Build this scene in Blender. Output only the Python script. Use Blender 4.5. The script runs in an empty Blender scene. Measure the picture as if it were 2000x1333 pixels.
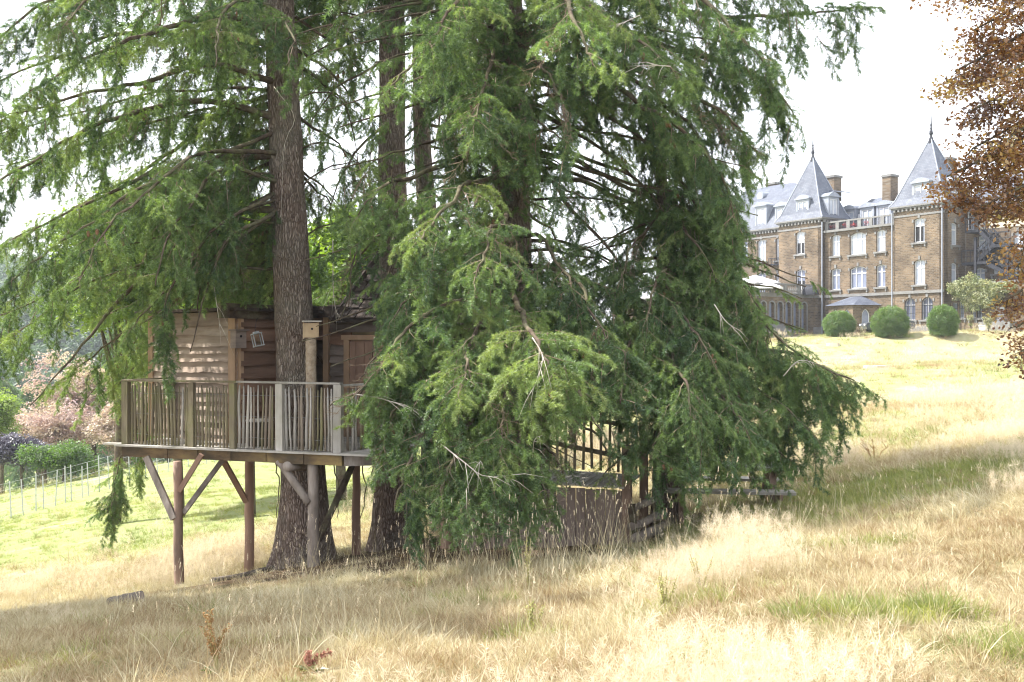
import bpy, bmesh, math, random
import numpy as np
from mathutils import Vector, Matrix, noise as mnoise

S = bpy.context.scene
COL = S.collection
PI = math.pi
F, CX, CY, EYE = 1944.4, 1000.0, 666.5, 1.6      # focal length in photo pixels, principal point, eye height


def P(px, py, Y):
    """A point of the place: where the sight line through photo pixel (px, py) is Y metres away."""
    return Vector(((px - CX) / F * Y, Y, EYE - (py - CY) / F * Y))


# ------------------------------------------------------------------ camera
cam_data = bpy.data.cameras.new('camera')
cam_data.lens = 35.0
cam_data.sensor_width = 36.0
cam_data.clip_start = 0.05
cam_data.clip_end = 3000.0
cam = bpy.data.objects.new('camera', cam_data)
cam.location = (0, 0, EYE)
cam.rotation_euler = (PI / 2, 0, 0)
COL.objects.link(cam)
S.camera = cam

# ------------------------------------------------------------------ sky and sun
SUN_EL = math.radians(51)
SUN_AZ = math.radians(-76)          # clockwise from +Y: the sun stands to the left, slightly beyond the trees
world = bpy.data.worlds.new("World")
S.world = world
world.use_nodes = True
wn = world.node_tree.nodes
wl = world.node_tree.links
wn.clear()
w_out = wn.new('ShaderNodeOutputWorld')
w_bg = wn.new('ShaderNodeBackground')
w_sky = wn.new('ShaderNodeTexSky')
w_sky.sky_type = 'NISHITA'
w_sky.sun_disc = False
w_sky.sun_elevation = SUN_EL
w_sky.sun_rotation = SUN_AZ
w_sky.air_density = 1.0
w_sky.dust_density = 3.0
w_sky.ozone_density = 1.0
w_mix = wn.new('ShaderNodeMix')
w_mix.data_type = 'RGBA'
w_mix.inputs[0].default_value = 0.78        # a thin even veil of high cloud over the blue
w_mix.inputs[7].default_value = (6.4, 6.5, 6.8, 1)
wl.new(w_sky.outputs[0], w_mix.inputs[6])
wl.new(w_mix.outputs[2], w_bg.inputs[0])
w_bg.inputs[1].default_value = 0.15
wl.new(w_bg.outputs[0], w_out.inputs[0])

sun_data = bpy.data.lights.new('sun', 'SUN')
sun_data.energy = 4.3
sun_data.angle = math.radians(0.53)
sun_data.color = (1.0, 0.965, 0.905)
sun = bpy.data.objects.new('sun', sun_data)
to_sun = Vector((math.sin(SUN_AZ) * math.cos(SUN_EL), math.cos(SUN_AZ) * math.cos(SUN_EL), math.sin(SUN_EL)))
sun.rotation_euler = to_sun.to_track_quat('Z', 'Y').to_euler()
COL.objects.link(sun)

S.view_settings.view_transform = 'Standard'
S.view_settings.look = 'None'
S.view_settings.exposure = 1.56
S.view_settings.gamma = 1.0
S.view_settings.use_curve_mapping = False
S.render.engine = 'CYCLES'
S.cycles.max_bounces = 8
S.cycles.diffuse_bounces = 3
S.cycles.glossy_bounces = 2
S.cycles.transmission_bounces = 4
S.cycles.volume_bounces = 0
S.cycles.transparent_max_bounces = 4
S.cycles.caustics_reflective = False
S.cycles.caustics_refractive = False
S.cycles.use_denoising = True
S.cycles.denoising_prefilter = 'ACCURATE'
S.cycles.filter_width = 1.15


# ------------------------------------------------------------------ materials
def new_mat(name):
    m = bpy.data.materials.new(name)
    m.use_nodes = True
    m.node_tree.nodes.clear()
    return m, m.node_tree.nodes, m.node_tree.links


def ramp(nodes, stops):
    r = nodes.new('ShaderNodeValToRGB')
    e = r.color_ramp.elements
    while len(e) < len(stops):
        e.new(0.5)
    for el, (p, c) in zip(e, stops):
        el.position = p
        el.color = (*c, 1)
    return r


def surf(name, cols, scale=3.0, rough=0.8, bump=0.0, bscale=30.0, stretch=(1, 1, 1), spec=0.3, dirt=None, dscale=1.2, metal=0.0,
         detail=5.0, piece=0.0):
    """A plain weathered surface: noise between the colours COLS, finer relief, blotches of DIRT (colour, amount), each piece
    its own tone (PIECE)."""
    m, n, l = new_mat(name)
    out = n.new('ShaderNodeOutputMaterial')
    bs = n.new('ShaderNodeBsdfPrincipled')
    bs.inputs['Roughness'].default_value = rough
    bs.inputs['Specular IOR Level'].default_value = spec
    bs.inputs['Metallic'].default_value = metal
    tc = n.new('ShaderNodeTexCoord')
    mp = n.new('ShaderNodeMapping')
    mp.inputs['Scale'].default_value = stretch
    l.new(tc.outputs['Object'], mp.inputs[0])
    nz = n.new('ShaderNodeTexNoise')
    nz.inputs['Scale'].default_value = scale
    nz.inputs['Detail'].default_value = detail
    nz.inputs['Roughness'].default_value = 0.65
    l.new(mp.outputs[0], nz.inputs['Vector'])
    k = len(cols)
    rp = ramp(n, [(0.3 + 0.4 * i / max(1, k - 1), c) for i, c in enumerate(cols)])
    l.new(nz.outputs['Fac'], rp.inputs[0])
    colr = rp.outputs[0]
    if dirt:
        dz = n.new('ShaderNodeTexNoise')
        dz.inputs['Scale'].default_value = dscale
        dz.inputs['Detail'].default_value = 6
        l.new(tc.outputs['Object'], dz.inputs['Vector'])
        dr = ramp(n, [(0.42, (0, 0, 0)), (0.68, (1, 1, 1))])
        l.new(dz.outputs['Fac'], dr.inputs[0])
        mu = n.new('ShaderNodeMath')
        mu.operation = 'MULTIPLY'
        mu.inputs[1].default_value = dirt[1]
        l.new(dr.outputs[0], mu.inputs[0])
        mx = n.new('ShaderNodeMix')
        mx.data_type = 'RGBA'
        l.new(mu.outputs[0], mx.inputs[0])
        l.new(colr, mx.inputs[6])
        mx.inputs[7].default_value = (*dirt[0], 1)
        colr = mx.outputs[2]
    if piece:
        oi = n.new('ShaderNodeObjectInfo')
        mr = n.new('ShaderNodeMapRange')
        mr.inputs[3].default_value = 1 - piece
        mr.inputs[4].default_value = 1 + piece
        l.new(oi.outputs['Random'], mr.inputs[0])
        hv = n.new('ShaderNodeHueSaturation')
        l.new(mr.outputs[0], hv.inputs['Value'])
        l.new(colr, hv.inputs['Color'])
        colr = hv.outputs[0]
    l.new(colr, bs.inputs['Base Color'])
    if bump:
        bz = n.new('ShaderNodeTexNoise')
        bz.inputs['Scale'].default_value = bscale
        bz.inputs['Detail'].default_value = 6
        l.new(mp.outputs[0], bz.inputs['Vector'])
        bp = n.new('ShaderNodeBump')
        bp.inputs['Strength'].default_value = bump
        bp.inputs['Distance'].default_value = 0.02
        l.new(bz.outputs['Fac'], bp.inputs['Height'])
        l.new(bp.outputs[0], bs.inputs['Normal'])
    l.new(bs.outputs[0], out.inputs[0])
    return m


def leafy(name, stops, trans, tfac=0.4, rough=0.55, gloss=0.06, attr='tint'):
    """Thin leaves, needles or blades: diffuse on top, light through from behind; every instance its own tone."""
    m, n, l = new_mat(name)
    out = n.new('ShaderNodeOutputMaterial')
    at = n.new('ShaderNodeAttribute')
    at.attribute_type = 'INSTANCER'
    at.attribute_name = attr
    rp = ramp(n, stops)
    l.new(at.outputs['Fac'], rp.inputs[0])
    d = n.new('ShaderNodeBsdfDiffuse')
    l.new(rp.outputs[0], d.inputs[0])
    t = n.new('ShaderNodeBsdfTranslucent')
    mx = n.new('ShaderNodeMix')
    mx.data_type = 'RGBA'
    mx.blend_type = 'MULTIPLY'
    mx.inputs[0].default_value = 1.0
    l.new(rp.outputs[0], mx.inputs[6])
    mx.inputs[7].default_value = (*trans, 1)
    l.new(mx.outputs[2], t.inputs[0])
    ms = n.new('ShaderNodeMixShader')
    ms.inputs[0].default_value = tfac
    l.new(d.outputs[0], ms.inputs[1])
    l.new(t.outputs[0], ms.inputs[2])
    last = ms.outputs[0]
    if gloss:
        g = n.new('ShaderNodeBsdfGlossy')
        g.inputs['Roughness'].default_value = rough
        m2 = n.new('ShaderNodeMixShader')
        m2.inputs[0].default_value = gloss
        l.new(last, m2.inputs[1])
        l.new(g.outputs[0], m2.inputs[2])
        last = m2.outputs[0]
    l.new(last, out.inputs[0])
    return m


# ------------------------------------------------------------------ mesh helpers
class MB:
    """Collects shapes; build() links them as ONE mesh object."""

    def __init__(self):
        self.v, self.f, self.m = [], [], []

    def add(self, vs, fs, mi=0):
        o = len(self.v)
        self.v += [tuple(p) for p in vs]
        self.f += [tuple(i + o for i in q) for q in fs]
        self.m += [mi] * len(fs)

    def box(self, x0, x1, y0, y1, z0, z1, mi=0, M=None):
        vs = [Vector((x, y, z)) for z in (z0, z1) for y in (y0, y1) for x in (x0, x1)]
        if M is not None:
            vs = [M @ p for p in vs]
        self.add(vs, [(0, 2, 3, 1), (4, 5, 7, 6), (0, 1, 5, 4), (2, 6, 7, 3), (0, 4, 6, 2), (1, 3, 7, 5)], mi)

    def beam(self, a, b, w, h, up=(0, 0, 1), mi=0, ext=0.0):
        a, b = Vector(a), Vector(b)
        d = (b - a).normalized()
        a, b = a - d * ext, b + d * ext
        u = Vector(up)
        s = d.cross(u)
        if s.length < 1e-4:
            s = Vector((1, 0, 0))
        s.normalize()
        u = s.cross(d).normalized()
        vs = []
        for p in (a, b):
            for i, j in ((-1, -1), (1, -1), (1, 1), (-1, 1)):
                vs.append(p + s * (i * w / 2) + u * (j * h / 2))
        self.add(vs, [(0, 3, 2, 1), (4, 5, 6, 7), (0, 1, 5, 4), (1, 2, 6, 5), (2, 3, 7, 6), (3, 0, 4, 7)], mi)

    def tube(self, pts, rad, sides=8, mi=0, cap=True, wob=0.0, rnd=None):
        pts = [Vector(p) for p in pts]
        n = len(pts)
        rings = []
        ref = Vector((0.13, 0.97, 0.2))
        base = len(self.v)
        vs = []
        for i, p in enumerate(pts):
            d = (pts[min(i + 1, n - 1)] - pts[max(i - 1, 0)])
            d = d.normalized() if d.length > 1e-9 else Vector((0, 0, 1))
            s = d.cross(ref)
            if s.length < 0.2:
                s = d.cross(Vector((0.9, 0.1, 0.4)))
            s.normalize()
            t = d.cross(s)
            r = rad[i] if hasattr(rad, '__len__') else rad
            for k in range(sides):
                a = 2 * PI * k / sides
                q = r * (1 + (wob * (rnd or random).uniform(-1, 1) if wob else 0))
                vs.append(p + s * (math.cos(a) * q) + t * (math.sin(a) * q))
        fs = []
        for i in range(n - 1):
            for k in range(sides):
                k2 = (k + 1) % sides
                fs.append((i * sides + k, i * sides + k2, (i + 1) * sides + k2, (i + 1) * sides + k))
        if cap:
            fs.append(tuple(range(sides - 1, -1, -1)))
            fs.append(tuple((n - 1) * sides + k for k in range(sides)))
        self.add(vs, fs, mi)

    def mesh(self, name, mats, smooth=False):
        me = bpy.data.meshes.new(name)
        me.from_pydata(self.v, [], self.f)
        for m in (mats if isinstance(mats, (list, tuple)) else [mats]):
            me.materials.append(m)
        if any(self.m):
            me.polygons.foreach_set('material_index', self.m)
        if smooth:
            me.polygons.foreach_set('use_smooth', [True] * len(me.polygons))
        me.update()
        return me

    def build(self, name, mats, parent=None, smooth=False):
        return link(name, self.mesh(name, mats, smooth), parent)


def link(name, me, parent=None, loc=None):
    """Link a mesh given in world coordinates; under a thing it is stored relative to that thing."""
    o = bpy.data.objects.new(name, me)
    COL.objects.link(o)
    if parent is not None:
        o.parent = parent
        w = WORLD.get(parent.name, Vector((0, 0, 0)))
        if loc is None:
            me.transform(Matrix.Translation(-w))
            WORLD[o.name] = w
        else:
            o.location = Vector(loc) - w
            WORLD[o.name] = Vector(loc)
    elif loc is not None:
        o.location = loc
        WORLD[o.name] = Vector(loc)
    return o


WORLD = {}


def thing(name, label, cat, loc, group=None, rz=0.0):
    o = bpy.data.objects.new(name, None)
    o.empty_display_size = 0.3
    COL.objects.link(o)
    o.location = loc
    o.rotation_euler.z = rz
    o['label'] = label
    o['category'] = cat
    if group:
        o['group'] = group
    WORLD[o.name] = Vector(loc)
    return o


def tag(o, label=None, cat=None, group=None, kind=None):
    for k, v in (('label', label), ('category', cat), ('group', group), ('kind', kind)):
        if v:
            o[k] = v
    return o


def resample(pts, n):
    """Catmull-Rom through PTS, N points."""
    p = [Vector(q) for q in pts]
    p = [p[0] * 2 - p[1]] + p + [p[-1] * 2 - p[-2]]
    k = len(p) - 3
    out = []
    for i in range(n):
        u = i / (n - 1) * k
        j = min(int(u), k - 1)
        t = u - j
        a, b, c, d = p[j:j + 4]
        out.append(0.5 * ((2 * b) + (c - a) * t + (2 * a - 5 * b + 4 * c - d) * t * t + (3 * b - a - 3 * c + d) * t ** 3))
    return out


# ------------------------------------------------------------------ scattering small foliage inside one object
GROUPS = {}


def scatter_group(key, meshes):
    if key in GROUPS:
        return GROUPS[key]
    ng = bpy.data.node_groups.new('scatter_' + key, 'GeometryNodeTree')
    ng.interface.new_socket('Geometry', in_out='INPUT', socket_type='NodeSocketGeometry')
    ng.interface.new_socket('Geometry', in_out='OUTPUT', socket_type='NodeSocketGeometry')
    n, l = ng.nodes, ng.links
    gi, go = n.new('NodeGroupInput'), n.new('NodeGroupOutput')

    def named(nm, t):
        a = n.new('GeometryNodeInputNamedAttribute')
        a.data_type = t
        a.inputs[0].default_value = nm
        return a.outputs[0]

    rot, scl, idx = named('rot', 'FLOAT_VECTOR'), named('scl', 'FLOAT'), named('idx', 'INT')
    e2r = n.new('FunctionNodeEulerToRotation')
    l.new(rot, e2r.inputs[0])
    jn = n.new('GeometryNodeJoinGeometry')
    for k, me in enumerate(meshes):
        src = bpy.data.objects.new(key + '_source', me)
        oi = n.new('GeometryNodeObjectInfo')
        oi.inputs[0].default_value = src
        oi.inputs[1].default_value = False
        cmp_ = n.new('FunctionNodeCompare')
        cmp_.data_type = 'INT'
        cmp_.operation = 'EQUAL'
        ins = [s for s in cmp_.inputs if s.type == 'INT']
        l.new(idx, ins[0])
        ins[1].default_value = k
        ip = n.new('GeometryNodeInstanceOnPoints')
        l.new(gi.outputs[0], ip.inputs['Points'])
        l.new(cmp_.outputs[0], ip.inputs['Selection'])
        l.new(oi.outputs['Geometry'], ip.inputs['Instance'])
        l.new(e2r.outputs[0], ip.inputs['Rotation'])
        l.new(scl, ip.inputs['Scale'])
        l.new(ip.outputs[0], jn.inputs[0])
    l.new(jn.outputs[0], go.inputs[0])
    GROUPS[key] = ng
    return ng


def scatter(name, key, meshes, items, parent=None):
    """items: (position, euler, scale, mesh index, tint)."""
    w = WORLD.get(parent.name, Vector((0, 0, 0))) if parent else Vector((0, 0, 0))
    N = len(items)
    me = bpy.data.meshes.new(name)
    me.vertices.add(N)
    pos = np.array([tuple(i[0]) for i in items], dtype=np.float32) - np.array(tuple(w), dtype=np.float32)
    me.vertices.foreach_set('co', pos.ravel())
    a = me.attributes.new('rot', 'FLOAT_VECTOR', 'POINT')
    a.data.foreach_set('vector', np.array([tuple(i[1]) for i in items], dtype=np.float32).ravel())
    a = me.attributes.new('scl', 'FLOAT', 'POINT')
    a.data.foreach_set('value', np.array([i[2] for i in items], dtype=np.float32))
    a = me.attributes.new('idx', 'INT', 'POINT')
    a.data.foreach_set('value', np.array([i[3] for i in items], dtype=np.int32))
    a = me.attributes.new('tint', 'FLOAT', 'POINT')
    a.data.foreach_set('value', np.array([i[4] for i in items], dtype=np.float32))
    for mt in meshes[0].materials:
        me.materials.append(mt)
    o = bpy.data.objects.new(name, me)
    COL.objects.link(o)
    if parent:
        o.parent = parent
    md = o.modifiers.new('foliage', 'NODES')
    md.node_group = scatter_group(key, meshes)
    o['kind'] = 'stuff'
    return o


def aim(d, up=(0, 0, 1), roll=0.0):
    """Euler that turns +X to D and keeps +Z near UP."""
    x = Vector(d).normalized()
    u = Vector(up)
    y = u.cross(x)
    if y.length < 1e-3:
        y = Vector((0, 1, 0)).cross(x)
        if y.length < 1e-3:
            y = Vector((1, 0, 0)).cross(x)
    y.normalize()
    z = x.cross(y)
    M = Matrix((x, y, z)).transposed()
    if roll:
        M = M @ Matrix.Rotation(roll, 3, 'X')
    return M.to_euler()
# ------------------------------------------------------------------ the lie of the land
CTRL = []
for q in [(1000, 1333, 4.75), (0, 1333, 5.7), (2000, 1333, 4.65), (0, 1240, 9.0), (0, 1205, 12.0), (180, 1190, 12.0), (350, 1152, 15.2), (600, 1100, 16.6),
          (775, 1068, 17.8), (1000, 1060, 15.0), (1000, 1150, 10.0), (1220, 1068, 14.0), (1300, 1035, 14.5), (1500, 985, 15.5),
          (1000, 1250, 6.5), (600, 1200, 9.5), (1600, 935, 17.0), (1800, 930, 14.0), (2000, 900, 14.5), (2000, 968, 10.5),
          (1600, 1050, 9.5), (1600, 1200, 6.1), (2000, 1150, 6.5), (1650, 865, 26.0), (1800, 805, 33.0), (2000, 850, 24.0),
          (2000, 765, 45.0), (1700, 725, 58.0), (1850, 685, 78.0), (1700, 655, 88.0), (1620, 658, 90.0), (2000, 650, 82.0),
          (0, 1150, 22.0), (0, 1100, 30.0), (0, 1018, 45.0), (400, 905, 55.0), (400, 1055, 26.0), (300, 985, 38.0), (540, 945, 50.0),
          (700, 930, 55.0), (0, 975, 70.0), (1450, 705, 78.0), (500, 1118, 18.0), (300, 1165, 15.6), (1220, 1096, 12.0), (1000, 1098, 12.4), (820, 1100, 13.2), (1100, 1118, 10.8), (1310, 1070, 12.4), (1639, 654, 84), (1739, 656, 82), (1842, 649, 80), (1690, 655, 87), (1790, 652, 84), (1420, 1045, 12.5)]:
    p = P(*q)
    CTRL.append((p.x, p.y, p.z))
CTRL += [(0, 0, 0), (-5, 1.5, -0.75), (5, 1.5, 0.15), (0, -10, 0.3), (-12, -8, -2.2), (12, -8, 1.0), (37, 93, 2.5), (48, 96, 2.7),
         (30, 106, 2.4), (26, 118, 2.4), (55, 82, 3.0), (60, 120, 3.0), (45, 70, 2.0), (-85, 60, -15), (-60, 160, -19), (0, 160, -8), (60, 170, 2),
         (110, 80, 6), (120, 0, 7), (-100, -20, -16), (60, -30, 6), (0, -30, 1), (7, 60, -2.3), (-2, 60, -4.0), (12, 90, 0.0), (-20, 100, -9), (-45, 90, -13),
         (120, 170, 6), (-120, 170, -22), (-120, 100, -20)]
CT = np.array(CTRL, dtype=float)


def _rbf_fit(c, smooth=0.35):
    n = len(c)
    s = c[:, :2] / 20.0
    d = np.sqrt(((s[:, None] - s[None]) ** 2).sum(-1))
    K = np.where(d > 0, d * d * np.log(d + 1e-12), 0) + smooth * 0.01 * np.eye(n)
    Q = np.hstack([np.ones((n, 1)), s])
    A = np.block([[K, Q], [Q.T, np.zeros((3, 3))]])
    return np.linalg.solve(A, np.concatenate([c[:, 2], np.zeros(3)]))


RB = _rbf_fit(CT)


def heights(xy):
    xy = np.asarray(xy, dtype=float)
    s = xy / 20.0
    c = CT[:, :2] / 20.0
    out = np.zeros(len(s))
    for i in range(0, len(s), 20000):
        q = s[i:i + 20000]
        d = np.sqrt(((q[:, None] - c[None]) ** 2).sum(-1))
        out[i:i + 20000] = (np.where(d > 0, d * d * np.log(d + 1e-12), 0) @ RB[:len(c)]) + RB[len(c)] + q @ RB[len(c) + 1:]
    x, y = xy[:, 0], xy[:, 1]
    near = np.clip(1 - (y - 12) / 40, 0.2, 1)
    out += near * (0.035 * np.sin(x * 1.9 + y * 0.7) * np.sin(y * 1.3 - x * 0.4) + 0.02 * np.sin(x * 4.1 - y * 2.7) * np.cos(y * 3.7 + x))
    return out


def H(x, y):
    return float(heights([(x, y)])[0])


def on_ground(px, Y):
    x = (px - CX) / F * Y
    return Vector((x, Y, H(x, Y)))


def fbm(x, y, s, o=3):
    v, a = 0.0, 1.0
    for i in range(o):
        v += a * mnoise.noise(Vector((x * s, y * s, 3.7 * i)))
        s *= 2.1
        a *= 0.5
    return v


def greenness(x, y):
    """Where the sward is green rather than dry straw: the mown field to the left, the green strip right of the trees, deepened to paint in their shadow, patches."""
    g = 0.15 + 0.22 * fbm(x, y, 0.5) + 0.14 * fbm(x, y, 1.9, 2)
    u = x / max(y, 1.0)
    # mown field beyond the treehouse
    d = y - (24.0 + 1.6 * math.sin(x * 0.8) + 1.5 * fbm(x, y, .3))
    if x < 3:
        g += 0.75 * max(0, min(1, d / 5.0)) * max(0, min(1, (3 - x) / 4.0))
    # strip to the right of the trees, where green also paints in their shade
    e = math.exp(-((y - 13.2 - 0.10 * x) / 2.0) ** 2) * max(0, min(1, (x - 0.5) / 2.5)) * max(0, min(1, (9.5 - x) / 3))
    g += 0.85 * e
    if y > 18 and x > 4:
        ac, al = x * .8 - y * .6, x * .6 + y * .8      # the bank's contours run up to the right
        g += 0.2 + 0.55 * fbm(ac, al * .12, 0.30, 3) + 0.3 * fbm(x, y, .1, 2)
    return max(0.0, min(1.0, g))


def soilness(x, y):
    """Bare needle litter under the firs."""
    r1 = ((x + 1.2) / 4.2) ** 2 + ((y - 15.5) / 3.3) ** 2
    return max(0.0, min(1.0, 1.5 - r1 + 0.5 * fbm(x, y, 0.9)))


# the ground sheet: fine near the camera, coarse far off
gx = np.sign(np.linspace(-1, 1, 241)) * (np.abs(np.linspace(-1, 1, 241)) ** 2.6) * 190
gy = np.concatenate([np.linspace(-28, 2, 12)[:-1], np.linspace(2, 26, 150)[:-1], 26 + (np.linspace(0, 1, 95) ** 1.8) * 250])
GX, GY = np.meshgrid(gx, gy)
XY = np.stack([GX.ravel(), GY.ravel()], 1)
GZ = heights(XY)
nx, ny = len(gx), len(gy)
ids = np.arange(nx * ny).reshape(ny, nx)
quads = np.stack([ids[:-1, :-1], ids[:-1, 1:], ids[1:, 1:], ids[1:, :-1]], -1).reshape(-1, 4)
gme = bpy.data.meshes.new('ground')
gme.from_pydata(np.column_stack([XY, GZ]).tolist(), [], quads.tolist())
gme.polygons.foreach_set('use_smooth', [True] * len(gme.polygons))
ga = gme.attributes.new('green', 'FLOAT', 'POINT')
ga.data.foreach_set('value', [greenness(x, y) for x, y in XY])
ga = gme.attributes.new('soil', 'FLOAT', 'POINT')
ga.data.foreach_set('value', [soilness(x, y) for x, y in XY])

ga = gme.attributes.new('thatch', 'FLOAT', 'POINT')
ga.data.foreach_set('value', [max(0.0, min(1.0, (24 - y) / 8.0)) for x, y in XY])
m_ground, n, l = new_mat('sward')
out = n.new('ShaderNodeOutputMaterial')
bs = n.new('ShaderNodeBsdfPrincipled')
bs.inputs['Roughness'].default_value = 0.95
bs.inputs['Specular IOR Level'].default_value = 0.1
tc = n.new('ShaderNodeTexCoord')


def gnoise(sc, det=6, st=(1, 1, 1)):
    mp = n.new('ShaderNodeMapping')
    mp.inputs['Scale'].default_value = st
    l.new(tc.outputs['Object'], mp.inputs[0])
    z = n.new('ShaderNodeTexNoise')
    z.inputs['Scale'].default_value = sc
    z.inputs['Detail'].default_value = det
    z.inputs['Roughness'].default_value = 0.7
    l.new(mp.outputs[0], z.inputs['Vector'])
    return z.outputs['Fac']


def gmix(f, a, b):
    mx = n.new('ShaderNodeMix')
    mx.data_type = 'RGBA'
    l.new(f, mx.inputs[0])
    for s, v in ((6, a), (7, b)):
        if isinstance(v, tuple):
            mx.inputs[s].default_value = (*v, 1)
        else:
            l.new(v, mx.inputs[s])
    return mx.outputs[2]


def gattr(nm):
    a = n.new('ShaderNodeAttribute')
    a.attribute_name = nm
    return a.outputs['Fac']


def gmath(op, a, b):
    q = n.new('ShaderNodeMath')
    q.operation = op
    q.use_clamp = True
    for i, v in enumerate((a, b)):
        if isinstance(v, (int, float)):
            q.inputs[i].default_value = v
        else:
            l.new(v, q.inputs[i])
    return q.outputs[0]


r1 = ramp(n, [(0.3, (0.34, 0.275, 0.175)), (0.5, (0.345, 0.293, 0.185)), (0.7, (0.41, 0.362, 0.245))])
l.new(gnoise(1.3, 8), r1.inputs[0])
r2 = ramp(n, [(0.3, (0.17, 0.20, 0.065)), (0.55, (0.21, 0.25, 0.09)), (0.75, (0.31, 0.315, 0.145))])
l.new(gnoise(2.1, 8), r2.inputs[0])
r3 = ramp(n, [(0.35, (0.055, 0.038, 0.025)), (0.6, (0.13, 0.09, 0.055)), (0.75, (0.24, 0.18, 0.11))])
l.new(gnoise(3.0, 8), r3.inputs[0])
gf = gmath('MULTIPLY', gmath('SUBTRACT', gmath('ADD', gattr('green'), gmath('MULTIPLY', gnoise(0.8, 8, (1, .5, 1)), 0.9)), 0.42), 1.5)
r0 = ramp(n, [(0.3, (0.13, 0.095, 0.055)), (0.5, (0.25, 0.195, 0.12)), (0.72, (0.45, 0.38, 0.26))])
l.new(gnoise(4.0, 8), r0.inputs[0])
c = gmix(gattr('thatch'), r1.outputs[0], r0.outputs[0])
c = gmix(gf, c, r2.outputs[0])
c = gmix(gattr('soil'), c, r3.outputs[0])
# bleached strokes of thin sward on the bank below the castle
strokes = ramp(n, [(0.60, (0, 0, 0)), (0.72, (0.7, 0.7, 0.7))])
l.new(gnoise(0.22, 7, (0.5, 1.8, 1)), strokes.inputs[0])
c = gmix(strokes.outputs[0], c, (0.42, 0.38, 0.28))
l.new(c, bs.inputs['Base Color'])
bp = n.new('ShaderNodeBump')
bp.inputs['Strength'].default_value = 0.9
bp.inputs['Distance'].default_value = 0.08
l.new(gnoise(7.0, 8), bp.inputs['Height'])
l.new(bp.outputs[0], bs.inputs['Normal'])
l.new(bs.outputs[0], out.inputs[0])
gme.materials.append(m_ground)
ground = bpy.data.objects.new('ground', gme)
COL.objects.link(ground)
tag(ground, 'sloping meadow of dry straw and green grass', None, None, 'structure')
# ------------------------------------------------------------------ conifer foliage
m_needle = leafy('fir_needles', [(0.0, (0.055, 0.102, 0.056)), (0.35, (0.09, 0.155, 0.068)), (0.7, (0.138, 0.212, 0.078)), (1.0, (0.22, 0.28, 0.098))],
                 (1.35, 1.4, 0.55), 0.4, 0.45, 0.05)
m_newgrowth = leafy('fir_new_needles', [(0.0, (0.085, 0.15, 0.07)), (0.35, (0.148, 0.236, 0.09)), (0.7, (0.218, 0.315, 0.108)), (1.0, (0.32, 0.40, 0.155))],
                    (1.35, 1.4, 0.6), 0.4, 0.45, 0.06)
m_twig = surf('fir_twig', [(0.15, 0.11, 0.075), (0.27, 0.21, 0.15)], 20, 0.9)
m_cone = surf('fir_cone', [(0.16, 0.08, 0.045), (0.3, 0.17, 0.10)], 40, 0.8)
m_bare = surf('bare_twig', [(0.42, 0.37, 0.31), (0.6, 0.55, 0.48)], 12, 0.85)
m_bark, n, l = new_mat('fir_bark')
out = n.new('ShaderNodeOutputMaterial')
bs = n.new('ShaderNodeBsdfPrincipled')
bs.inputs['Roughness'].default_value = 0.95
bs.inputs['Specular IOR Level'].default_value = 0.1
tc = n.new('ShaderNodeTexCoord')


def bark_map(sx, sz):
    mp = n.new('ShaderNodeMapping')
    mp.inputs['Scale'].default_value = (sx, sx, sz)
    l.new(tc.outputs['Object'], mp.inputs[0])
    return mp.outputs[0]


wz_ = n.new('ShaderNodeTexNoise')
wz_.inputs['Scale'].default_value = 3.0
l.new(tc.outputs['Object'], wz_.inputs['Vector'])
va = n.new('ShaderNodeVectorMath')
va.operation = 'MULTIPLY_ADD'
va.inputs[1].default_value = (3.2, 3.2, 3.2)
l.new(wz_.outputs['Color'], va.inputs[0])
l.new(bark_map(34, 8.5), va.inputs[2])
vo = n.new('ShaderNodeTexVoronoi')
vo.feature = 'DISTANCE_TO_EDGE'
vo.inputs['Scale'].default_value = 1.0
l.new(va.outputs[0], vo.inputs['Vector'])
vc = n.new('ShaderNodeTexVoronoi')
vc.inputs['Scale'].default_value = 1.0
l.new(va.outputs[0], vc.inputs['Vector'])
rc = ramp(n, [(0.0, (0.16, 0.12, 0.097)), (0.5, (0.26, 0.2, 0.165)), (1.0, (0.39, 0.325, 0.28))])
l.new(vc.outputs['Color'], rc.inputs[0])
re_ = ramp(n, [(0.0, (0.55, 0.51, 0.49)), (0.22, (1, 1, 1))])
l.new(vo.outputs['Distance'], re_.inputs[0])
m1 = n.new('ShaderNodeMix')
m1.data_type = 'RGBA'
m1.blend_type = 'MULTIPLY'
m1.inputs[0].default_value = 1
l.new(rc.outputs[0], m1.inputs[6])
l.new(re_.outputs[0], m1.inputs[7])
fz = n.new('ShaderNodeTexNoise')
fz.inputs['Scale'].default_value = 1.1
fz.inputs['Detail'].default_value = 8
l.new(tc.outputs['Object'], fz.inputs['Vector'])
rz_ = ramp(n, [(0.45, (0, 0, 0)), (0.7, (0.55, 0.55, 0.55))])
l.new(fz.outputs['Fac'], rz_.inputs[0])
m2 = n.new('ShaderNodeMix')
m2.data_type = 'RGBA'
l.new(rz_.outputs[0], m2.inputs[0])
l.new(m1.outputs[2], m2.inputs[6])
m2.inputs[7].default_value = (0.24, 0.235, 0.19, 1)
l.new(m2.outputs[2], bs.inputs['Base Color'])
bp = n.new('ShaderNodeBump')
bp.inputs['Strength'].default_value = 1.0
bp.inputs['Distance'].default_value = 0.05
l.new(re_.outputs[0], bp.inputs['Height'])
l.new(bp.outputs[0], bs.inputs['Normal'])
l.new(bs.outputs[0], out.inputs[0])
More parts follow.
